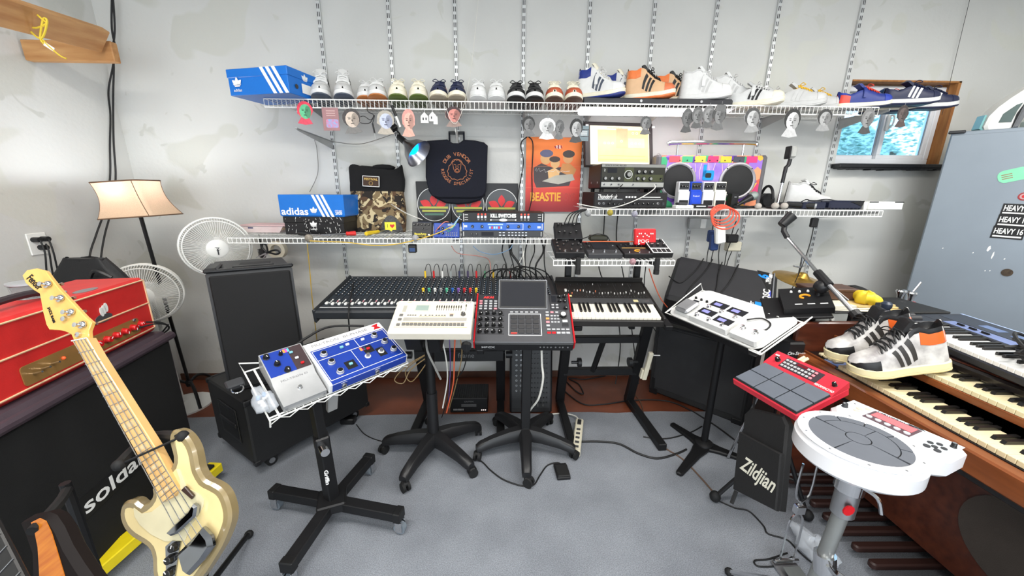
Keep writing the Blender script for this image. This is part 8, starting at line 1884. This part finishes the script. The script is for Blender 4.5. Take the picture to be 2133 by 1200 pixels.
MB().cyl((cb.x, cb.y, .40), (cb.x-.004, cb.y+.01, .46), .028, 14).build('collar', CHROME, t); MB().cyl((cb.x, cb.y, .70), (cb.x, cb.y, .76), .034, 12).build('collar', CHROME, t); MB().prism(circ(0, 0, .016, 10), 0, .004, Matrix.Translation((cb.x-.02, cb.y-.03, .66)) @ FX).build('red_sticker', RED, t)
for z in (.44, .735): MB().tube(crom([(cb.x, cb.y-.03, z), (cb.x-.03, cb.y-.05, z+.02), (cb.x-.055, cb.y-.05, z+.05)], 4), .005, 6).build('wing_nut', CHROME, t); MB().tube(crom([(cb.x, cb.y-.03, z), (cb.x+.03, cb.y-.05, z-.02), (cb.x+.04, cb.y-.06, z-.06)], 4), .005, 6).build('wing_nut', CHROME, t)
for k in range(3): a = math.radians(100+120*k); e = V((cb.x+.3*math.cos(a), cb.y+.3*math.sin(a), CZ+.015)); MB().tube([(cb.x-.006, cb.y+.02, .32), e], .009, 8).build('leg', CHROME, t); MB().ball(e, (.018, .018, .015), 8, 6).build('rubber_foot', RUBBER, t)
# chrome pedal linkage and floor bits
q = P(1635, 1180, Z=CZ)
t = thing('drum_pedal', 'chrome bass drum pedal linkage standing on the carpet', 'drum pedal', (q.x, q.y, CZ))
for x in (-.028, .028): MB().tube(crom([(x, 0, .02), (x, 0, .22), (x*.3, 0, .27), (x*.3, 0, .31), (-x, 0, .36), (-x, 0, .5)], 3), .0042, 6).build('rod', CHROME, t)
MB().box(-.02, .02, -.012, .012, .27, .31, .004).build('clamp', CHROME, t); MB().box(-.05, .05, -.12, .02, 0, .012, .003).build('base_plate', STEEL, t); MB().box(-.035, .035, -.20, -.02, .03, .038, .003, RX(8)).build('footboard', pm('grey_alloy', (120, 124, 124), .4, .7), t); MB().cyl((-.05, 0, .03), (.05, 0, .03), .008, 8).build('axle', CHROME, t)
q = P(1690, 1150, Z=CZ); t = thing('plastic_bag', 'clear plastic bag with white tag on the carpet by the pedals', 'bag', T(q.x, q.y, CZ+.035) @ Matrix.Scale(1.5, 4)); MB().grid(bagf, 10, 20).build('bag', FILM, t, ang=60); MB().box(-.012, .012, -.04, -.015, .012, .0135).build('tag', WHITE, t)
floorw('thin black cable looping below the white hand percussion', [(1490, 1040), (1530, 1058), (1560, 1065), (1590, 1095), (1600, 1112), (1640, 1125), (1665, 1150), (1700, 1175), (1720, 1150), (1730, 1100)], .0035)
floorw('thin black cable curling at the picture edge by the drum pedal', [(1640, 1152), (1600, 1165), (1572, 1168), (1580, 1180), (1620, 1178), (1650, 1160)], .0035)
floorw('short black lead with plug beside the music stand foot', [(1340, 910), (1370, 914), (1400, 912), (1440, 900), (1462, 888)], .004)
# ================================================================ grey locker, iron, stickers
ly = 2.44; le = P(1982, 275, Y=ly); lx0 = le.x; LT = le.z; lw_ = .95
LOCK = pm('grey_locker', (136, 146, 156), .38, .15, var=.05, vs=3)
LK_ = T(lx0, ly, 0) @ RZ(-52); LF = LK_ @ T(0, -.0005, 0) @ FX
t = thing('steel_cabinet', 'tall blue-grey steel cabinet with stickers beside the window', 'cabinet', LK_)
MB().box(0, lw_, .012, .33, 0, LT, .006).build('body', LOCK, t); MB().box(.004, lw_*.98, 0, .014, .05, LT-.02, .004).build('door', LOCK, t); MB().box(-.012, .06, -.006, .02, LT-.012, LT+.006, .004).build('top_corner', DARK, t)
def stk(x0_, y0_, x1_, y1_, ang=0):
    a, b_ = onp(x0_, y1_, LF), onp(x1_, y0_, LF); return T(a[0], -.0005, a[1]) @ FX @ RZ(ang), b_[0]-a[0], b_[1]-a[1]
for k, (x0_, y0_) in enumerate(((2082, 425), (2072, 449), (2061, 473))):
    Ms, a, b_ = stk(x0_, y0_, x0_+78, y0_+22, -1.5); s = MB().box(0, a, 0, b_, 0, .001, 0, Ms).build('sticker', INKK, t); txt('HEAVY 16', .045, Ms @ T(a*.5, b_*.58, .0014), INKW, s, fit=a*.88, bold=.0012); MB().box(a*.06, a*.94, b_*.12, b_*.24, .001, .0015, 0, Ms).build('caption', INKW, s)
Ms, a, b_ = stk(2080, 356, 2160, 384, 18); s = MB().prism(rrect(0, a, 0, b_, b_*.4), 0, .001, Ms).build('sticker', pm('mint_sticker', (130, 210, 170), .4), t); [MB().box(a*.12, a*.45, b_*(.3+.16*k), b_*(.36+.16*k), .001, .0014, 0, Ms).build('caption', pm('brown_print', (150, 110, 80), .5), s) for k in range(3)]
Ms, a, b_ = stk(2114, 392, 2154, 426); s = MB().prism(circ(a/2, b_/2, a/2, 24), 0, .001, Ms).build('sticker', pm('dark_red_sticker', (150, 40, 44), .4), t); MB().prism(circ(a/2, b_/2, a*.36, 20), .001, .0014, Ms).build('ring_print', pm('grey_rose', (190, 150, 150), .4), s); MB().prism(circ(a/2, b_/2, a*.2, 18), .0014, .0018, Ms).build('dot_print', RED, s)
Ms, a, b_ = stk(2079, 551, 2117, 584); MB().prism(circ(a/2, b_/2, a/2, 24), 0, .003, Ms).build('medallion', pm('bronze_medal', (74, 62, 50), .5, .4, var=.3, vs=90), t)
for (x, y, w2, h2) in ((2054, 512, 12, 12), (2063, 524, 10, 16), (2025, 525, 4, 3), (2090, 538, 5, 3), (1962, 516, 4, 2), (2050, 563, 4, 2), (2060, 563, 4, 2)): Ms, a, b_ = stk(x, y, x+w2, y+h2); MB().prism([(0, b_*.2), (a*.4, 0), (a, b_*.5), (a*.7, b_), (a*.2, b_*.8)], 0, .0006, Ms).build('paint_chip', INKW, t)
q = P(2088, 262, Y=2.42)
t = thing('steam_iron', 'white and grey steam iron standing on the steel cabinet', 'iron', T(q.x-.01, 2.44, LT+.001) @ RZ(-20))
prof = [(-.07, 0), (.03, 0), (.045, .02), (.05, .10), (.075, .17), (.10, .215), (.11, .25), (.095, .265), (.06, .245), (.0, .19), (-.045, .14), (-.075, .09), (-.085, .03)]
MB().prism(prof, -.05, .05, FX, .012).build('body', WHITE, t); MB().prism([(.05, .02), (.075, .02), (.125, .24), (.11, .27), (.10, .26), (.075, .17)], -.045, .045, FX, .006).build('soleplate', pm('grey_sole', (130, 132, 136), .3, .6), t); MB().prism([(-.03, .05), (.03, .05), (.04, .11), (.055, .16), (.03, .15), (-.02, .10)], -.054, .054, FX, .004).build('water_tank', pm('smoke_tank', (110, 126, 124), .15, trans=.3), t); MB().prism([(-.07, .0), (-.088, .03), (-.08, .1), (-.09, .1), (-.10, .02)], -.03, .03, FX).build('heel_rest', pm('teal_plastic', (120, 170, 170), .3), t)
t = thing('iron_base', 'pale plastic appliance beside the steam iron on the cabinet', 'appliance', T(q.x+.13, 2.40, LT+.001) @ RZ(-25)); MB().prism([(0, 0), (.2, 0), (.2, .13), (.05, .12), (.0, .06)], -.07, .07, FX, .015).build('body', pm('pale_mint', (206, 222, 216), .35), t); MB().box(.02, .08, -.075, -.07, .03, .05).build('slot', SLOT, t)
# ================================================================ clutter behind the organ
DC = pm('dark_chest', (52, 42, 38), .5); ZQ = .917
t = thing('storage_chest', 'dark wooden chest behind the organ carrying a heap of gear', 'chest', T(1.57, 1.73, 0)); MB().box(0, .74, 0, .27, .009, .72, .01).build('body', DC, t); MB().box(-.01, .75, -.01, .28, .72, .755, .004).build('lid', DC, t)
t = thing('equipment_case', 'black equipment case on the chest behind the organ', 'case', T(1.79, 1.735, .757)); MB().box(0, .5, 0, .26, 0, .15, .008).build('body', CASE, t); MB().box(.2, .3, -.012, 0, .06, .09, .004).build('handle', BLACK, t); MB().box(-.004, .504, -.004, .264, .145, .158, .004).build('lid', CASE, t)
for k in range(2):
    t = thing('storage_box', ('translucent plastic drawer box beside the black pedal tray, upper of two', 'translucent plastic drawer box just above the organ end, lower of two')[k], 'storage box', T(1.60, 1.745, .836-.079*k)); MB().box(0, .175, 0, .2, 0, .070, .006).build('drawer', pm('frosted_plastic', (200, 204, 202), .3, trans=.35), t); MB().cyl((.085, -.002, .04), (.085, -.012, .04), .008, 8).build('pull', WHITE, t); MB().box(-.004, .179, -.004, .204, .070, .078, .003).build('top_rim', DARK, t)
# tray with black pedal
a, c = P(1625, 662, d=1.86), P(1603, 621, d=2.02)
M = frame(a, P(1716, 660, d=1.78)-a, c-a); t = thing('black_tray', 'black stand tray holding a pedal with orange print', 'stand', M); MB().box(-.06, .21, 0, .20, -.014, 0, .004).build('tray', BLACKM, t); MB().cyl((.1, .12, -.014), M.inverted() @ V((M @ V((.1, .12, 0))).xy.to_3d()+V((0, 0, .02))), .015, 10).build('column', BLACKM, t); MB().lathe([(0, 0), (.05, 0), (.05, .02), (0, .03)], 18, M.inverted() @ Matrix.Translation((M @ V((.1, .12, 0))).xy.to_3d()+V((0, 0, CZ)))).build('base', BLACKM, t)
t = thing('effects_pedal', 'black pedal with orange print on the black tray', 'effects pedal', M @ T(.02, .03, .001)); MB().prism([(0, 0), (.16, 0), (.16, .055), (0, .03)], 0, .20, YZ @ T(0, 0, 0)).build('body', BLACKM, t); TQ = frame((0, 0, .0305), (1, 0, 0), (0, .16, .025)); MB().tube([(.1+.02*math.cos(a), .09+.014*math.sin(a), .001) for a in [.4*i for i in range(12)]], .005, 5, M=TQ).build('swirl_print', YP, t); [knob(t, .05+.035*i, .13, .006, .008, KWH, M=TQ) for i in range(4)]; [flat(t, .05+.05*i, .08+.05*i, .03, .036, INKW, M=TQ, name='caption') for i in range(3)]
t = thing('wooden_case', 'brown wooden box behind the boom stand', 'box', T(1.66, 1.87, ZQ+.026) @ RZ(-6)); MB().box(0, .24, 0, .12, 0, .055, .004).build('box', pm('walnut', (92, 66, 52), .5, c2=(74, 50, 40)), t); MB().box(-.004, .244, -.004, .124, .045, .06, .003).build('lid', pm('walnut', (92, 66, 52), .5, c2=(74, 50, 40)), t)
for k, (px, py, sx, c, lab) in enumerate(((1718, 640, .26, (226, 222, 206), 'stack of white papers under the boom stand'), (1770, 652, .22, (214, 188, 132), 'manila folder behind the organ end'))):
    t = thing('paper_stack', lab, 'papers', T(1.62+.2*k, 1.76-.01*k, ZQ+.001*k) @ RZ(-4+6*k)); [MB().box(0, sx, 0, .1+.1*k, .008*i, .008*i+.006, .001, RZ(4*i-4)).build('sheet', pm('paper_%d' % k, c, .7), t) for i in range(3)]
t = thing('yellow_bag', 'crumpled yellow bag behind the organ end', 'bag', T(1.90, 1.80, ZQ+.05)); MB().grid(lambda u, v: tuple(c*s_ for c, s_ in zip(bagf(u, v), (1.3, .8, 1.5))), 10, 18).build('bag', pm('yellow_film', (226, 196, 50), .45), t, ang=50); MB().box(-.02, .02, -.075, -.07, -.02, .0).build('print_mark', DARK, t)
t = thing('black_pouch', 'crumpled black pouch on the heap behind the organ', 'pouch', T(1.93, 1.93, ZQ+.042)); MB().grid(lambda u, v: tuple(c*s_ for c, s_ in zip(bagf(u, v), (2.6, 1.2, 1.6))), 10, 18).build('pouch', BAGM, t, ang=50); MB().tube(crom([(-.05, -.06, .02), (.0, -.09, .04), (.06, -.06, .02)], 4), .006, 6).build('strap', BAGM, t)
for k, (px, py, lab) in enumerate(((1876, 614, 'chrome clip-on bulb holder standing by the steel cabinet'), (1898, 618, 'chrome clamp with lever standing by the steel cabinet'))):
    q = P(px, py, d=2.15); t = thing('chrome_clamp', lab, 'clamp', T(q.x, q.y, q.z)); MB().lathe([(0, -.03), (.012, -.03), (.016, 0), (.026, .02), (.022, .03), (0, .032)], 12).build('socket', CHROME, t); MB().tube([(.0, 0, -.03), (.0, 0, .02-q.z)], .007, 6).build('stem', CHROME, t); MB().lathe([(0, 0), (.06, 0), (.05, .015), (0, .02)], 14, T(0, 0, CZ-q.z)).build('foot', CHROME, t); MB().box(-.02, .03, -.012, .012, -.05, -.03, .004).build('jaw', TRED if k else CHROME, t)
    if k: MB().cyl((0, 0, .02), (.035, 0, .085), .005, 6).build('lever', CHROME, t)
# boom microphone stand
b0, b1, b2 = P(1640, 495, d=2.10), P(1712, 578, d=1.84), P(1787, 660, d=1.68)
t = thing0('boom_stand', 'black and chrome boom microphone stand with empty clip', 'microphone stand')
MB().cyl(b0, b1, .009, 10).build('boom_inner', CHROME, t); MB().cyl(b1.lerp(b0, .12), b1.lerp(b2, .22), .020, 10).build('boom_clutch', BLACK, t); MB().cyl(b1, b2, .010, 10).build('boom_outer', STEEL, t); MB().cyl(b2.lerp(b1, .12), b2, .022, 10).build('counterweight', BLACK, t)
MB().ball(b1+V((0, -.01, -.045)), .035, 12, 8).build('swivel', BLACK, t); MB().cyl(b1+V((0, 0, -.05)), (b1.x, b1.y, .05), .012, 10).build('column', BLACKM, t); MB().lathe([(0, 0), (.07, 0), (.07, .012), (.03, .03), (0, .03)], 20, T(b1.x, b1.y, CZ)).build('base', BLACKM, t); MB().cyl(b1+V((.03, -.03, -.04)), b1+V((.10, -.06, -.10)), .006, 6).build('lever', CHROME, t)
cd = (b0-b1).normalized(); MB().tube([b0, b0+cd*.03+V((-.01, 0, .02)), b0+cd*.05+V((0, 0, .05))], .014, 8).build('clip_joint', BLACK, t); MB().cyl(b0+cd*.045+V((-.02, 0, .045)), b0+cd*.045+V((.03, 0, .10)), .024, 12, r2=.03).build('mic_clip', BLACK, t)
# cymbal on its stand
q = P(1672, 575, d=2.55)
t = thing('cymbal_stand', 'gold cymbal on a thin stand behind the stage monitor', 'cymbal', (q.x, q.y, 0)); zc = q.z
MB().lathe([(.17, -.035), (.10, -.02), (.045, -.008), (.04, .0), (.02, .022), (0, .026), (0, .024), (.018, .018), (.038, -.003), (.10, -.023), (.17, -.037)], 36, T(0, 0, zc) @ RX(12) @ RY(6), close=False).build('cymbal', pm('brass', (190, 150, 70), .3, .9, var=.12, vs=30), t)
MB().cyl((-.03, 0, .01), (-.03, 0, zc+.16), .006, 8).build('rod', CHROME, t); MB().tube([(-.08, 0, zc+.07), (-.03, 0, zc+.06), (.0, 0, zc+.075)], .006, 6).build('wing_nut', CHROME, t)
for k in range(3): a = math.radians(90+120*k); MB().cyl((-.03, 0, .35), (-.03+.12*math.cos(a), .1*math.sin(a), .01), .007, 6).build('leg', CHROME, t)
# stool under the tray end
q = P(1634, 742, d=1.9); t = thing('stool', 'small black stool with white lettering beside the organ end', 'stool', (q.x, q.y, 0)); zq = q.z
MB().prism(circ(0, 0, .075, 6), zq-.03, zq+.10, None, .008).build('seat', BLACK, t); txt('On-Stage', .024, T(.0, -.067, zq+.045) @ FX, INKW, t, shear=.2)
for k in range(3): a = math.radians(30+120*k); MB().cyl((.03*math.cos(a), .03*math.sin(a), zq-.02), (.16*math.cos(a), .16*math.sin(a), .02), .008, 8).build('leg', CHROME, t)
# ================================================================ cable looms
rr = random.Random(21)
def loom(lab, pts, r, mat, nm='hanging_cable'): return wire(nm, lab, [P(x, y, Y=Y) for x, y, Y in pts], r, mat, group='cables hanging in the middle of the room')
GRY, ORC, BRC, PUC = pm('grey_cable', (150, 148, 144), .5), pm('orange_cable', (214, 96, 60), .5), pm('tan_cable', (150, 124, 84), .5), pm('purple_cable', (96, 74, 130), .5)
L1 = [('black cable dropping from the rack stack to the console, first of the bundle', 1050, 1052, CORD, .004), ('black cable in the rack bundle beside the first', 1060, 1070, CORD, .004), ('thick black cable loom behind the rack stack', 1068, 1078, CORD, .008), ('white cable in the rack bundle', 1086, 1092, CORDW, .005), ('thin white cable beside the white one in the rack bundle', 1092, 1084, CORDW, .003), ('black cable behind the white cables', 1100, 1096, CORD, .004), ('black cable falling behind the sampler screen', 1112, 1110, CORD, .004), ('thick black cable at the end of the rack bundle', 1128, 1120, CORD, .006), ('black cable next to the short pedal shelf', 1137, 1142, CORD, .004)]
for i, (lab, xa, xb, mt, r) in enumerate(L1): loom(lab, [(xa, 498, 2.5), (xa+rr.uniform(-6, 6), 525, 2.45), (xb+rr.uniform(-8, 8), 555, 2.42), (xb, 590, 2.42)], r, mt)
for i in range(6):
    x0 = 1005+14*i; loom(f'black lead arching over the back of the console, {ORD[i]} from the coloured plugs', [(x0, 590, 2.40), (x0+4, 572-2*i, 2.38), (x0+25, 558+rr.uniform(-4, 4), 2.36), (x0+60, 566, 2.36), (x0+78, 590, 2.38)], .004, CORD)
loom('red-tipped lead running from the rack stack to the console', [(940, 512, 2.4), (955, 528, 2.4), (1000, 534, 2.4), (1020, 545, 2.42), (1022, 585, 2.42)], .003, pm('rose_cord', (176, 120, 110), .5)); loom('blue lead looping under the rack stack', [(985, 512, 2.38), (1000, 524, 2.38), (1030, 530, 2.38), (1060, 520, 2.38), (1068, 508, 2.4)], .003, pm('blue_lead', (110, 140, 170), .5))
for i, (lab, pts, r, mt) in enumerate((('grey cable hanging beside the drum machine column', [(888, 700, 1.8), (890, 730, 1.8), (906, 765, 1.82), (918, 790, 1.85)], .006, GRY), ('white cable hanging nearest the drum machine column', [(918, 700, 1.85), (928, 740, 1.85), (932, 790, 1.88), (922, 850, 1.9)], .004, CORDW), ('orange cable hanging under the drum machine', [(948, 698, 1.9), (946, 750, 1.9), (944, 800, 1.92), (930, 860, 1.95)], .004, ORC), ('purple cable hanging under the drum machine', [(936, 700, 1.95), (938, 760, 1.95), (936, 810, 1.95), (934, 850, 2.0)], .003, PUC), ('brown cable hanging under the drum machine', [(958, 700, 2.0), (962, 740, 2.0), (950, 800, 2.0), (936, 850, 2.05)], .003, BRC), ('tan cable looping out from the drum machine column', [(893, 735, 1.87), (850, 760, 1.88), (822, 790, 1.86), (840, 798, 1.86), (856, 770, 1.88), (893, 742, 1.88)], .003, BRC), ('second tan cable loop hanging below the blue pedals', [(893, 735, 1.87), (846, 770, 1.9), (858, 795, 1.9), (893, 750, 1.88)], .003, BRC), ('black cable hanging from the sampler to the carpet', [(978, 720, 1.9), (965, 770, 1.95), (945, 800, 1.98), (920, 870, 2.0)], .003, CORD), ('black lead hanging in front of the console fader end', [(738, 580, 2.44), (732, 610, 2.1), (726, 650, 1.9), (728, 690, 1.9)], .004, CORD))): loom(lab, pts, r, mt)
for i, x in enumerate((1262, 1290)): loom(('black cable dropping behind the short pedal shelf, nearer the red pedal', 'black cable dropping behind the short pedal shelf, further from the posts')[i], [(x-2, 437, 2.74), (x-6, 500, 2.74), (x-14+20*i, 560, 2.74), (x+20, 640, 2.7), (x+30, 720, 2.6), (x+20+20*i, 800, 2.5)], .004, CORD)
loom('red and black lead hanging from the short shelf end to the monitor', [(1352, 560, 2.1), (1362, 590, 2.15), (1375, 620, 2.2), (1390, 640, 2.25)], .003, ORC); loom('black lead hanging from the short shelf end', [(1345, 556, 2.12), (1342, 600, 2.2), (1350, 660, 2.25), (1372, 700, 2.3)], .003, CORD)
loom('black microphone cable looped on the poster edge', [(1098, 285, 2.74), (1085, 300, 2.74), (1090, 340, 2.74), (1080, 400, 2.72), (1076, 444, 2.6)], .004, CORD); loom('black microphone cable hanging across the poster', [(1100, 284, 2.74), (1110, 300, 2.75), (1108, 360, 2.75), (1108, 410, 2.74), (1100, 446, 2.6)], .004, CORD)
for i in range(4): loom(f'black cable fanning from the echo shelf towards the pedals, {ORD[i]} from the poster', [(1215+4*i, 436, 2.36), (1188+6*i, 445, 2.34), (1176+8*i, 465, 2.32), (1172+9*i, 482, 2.34)], .0035, CORD)
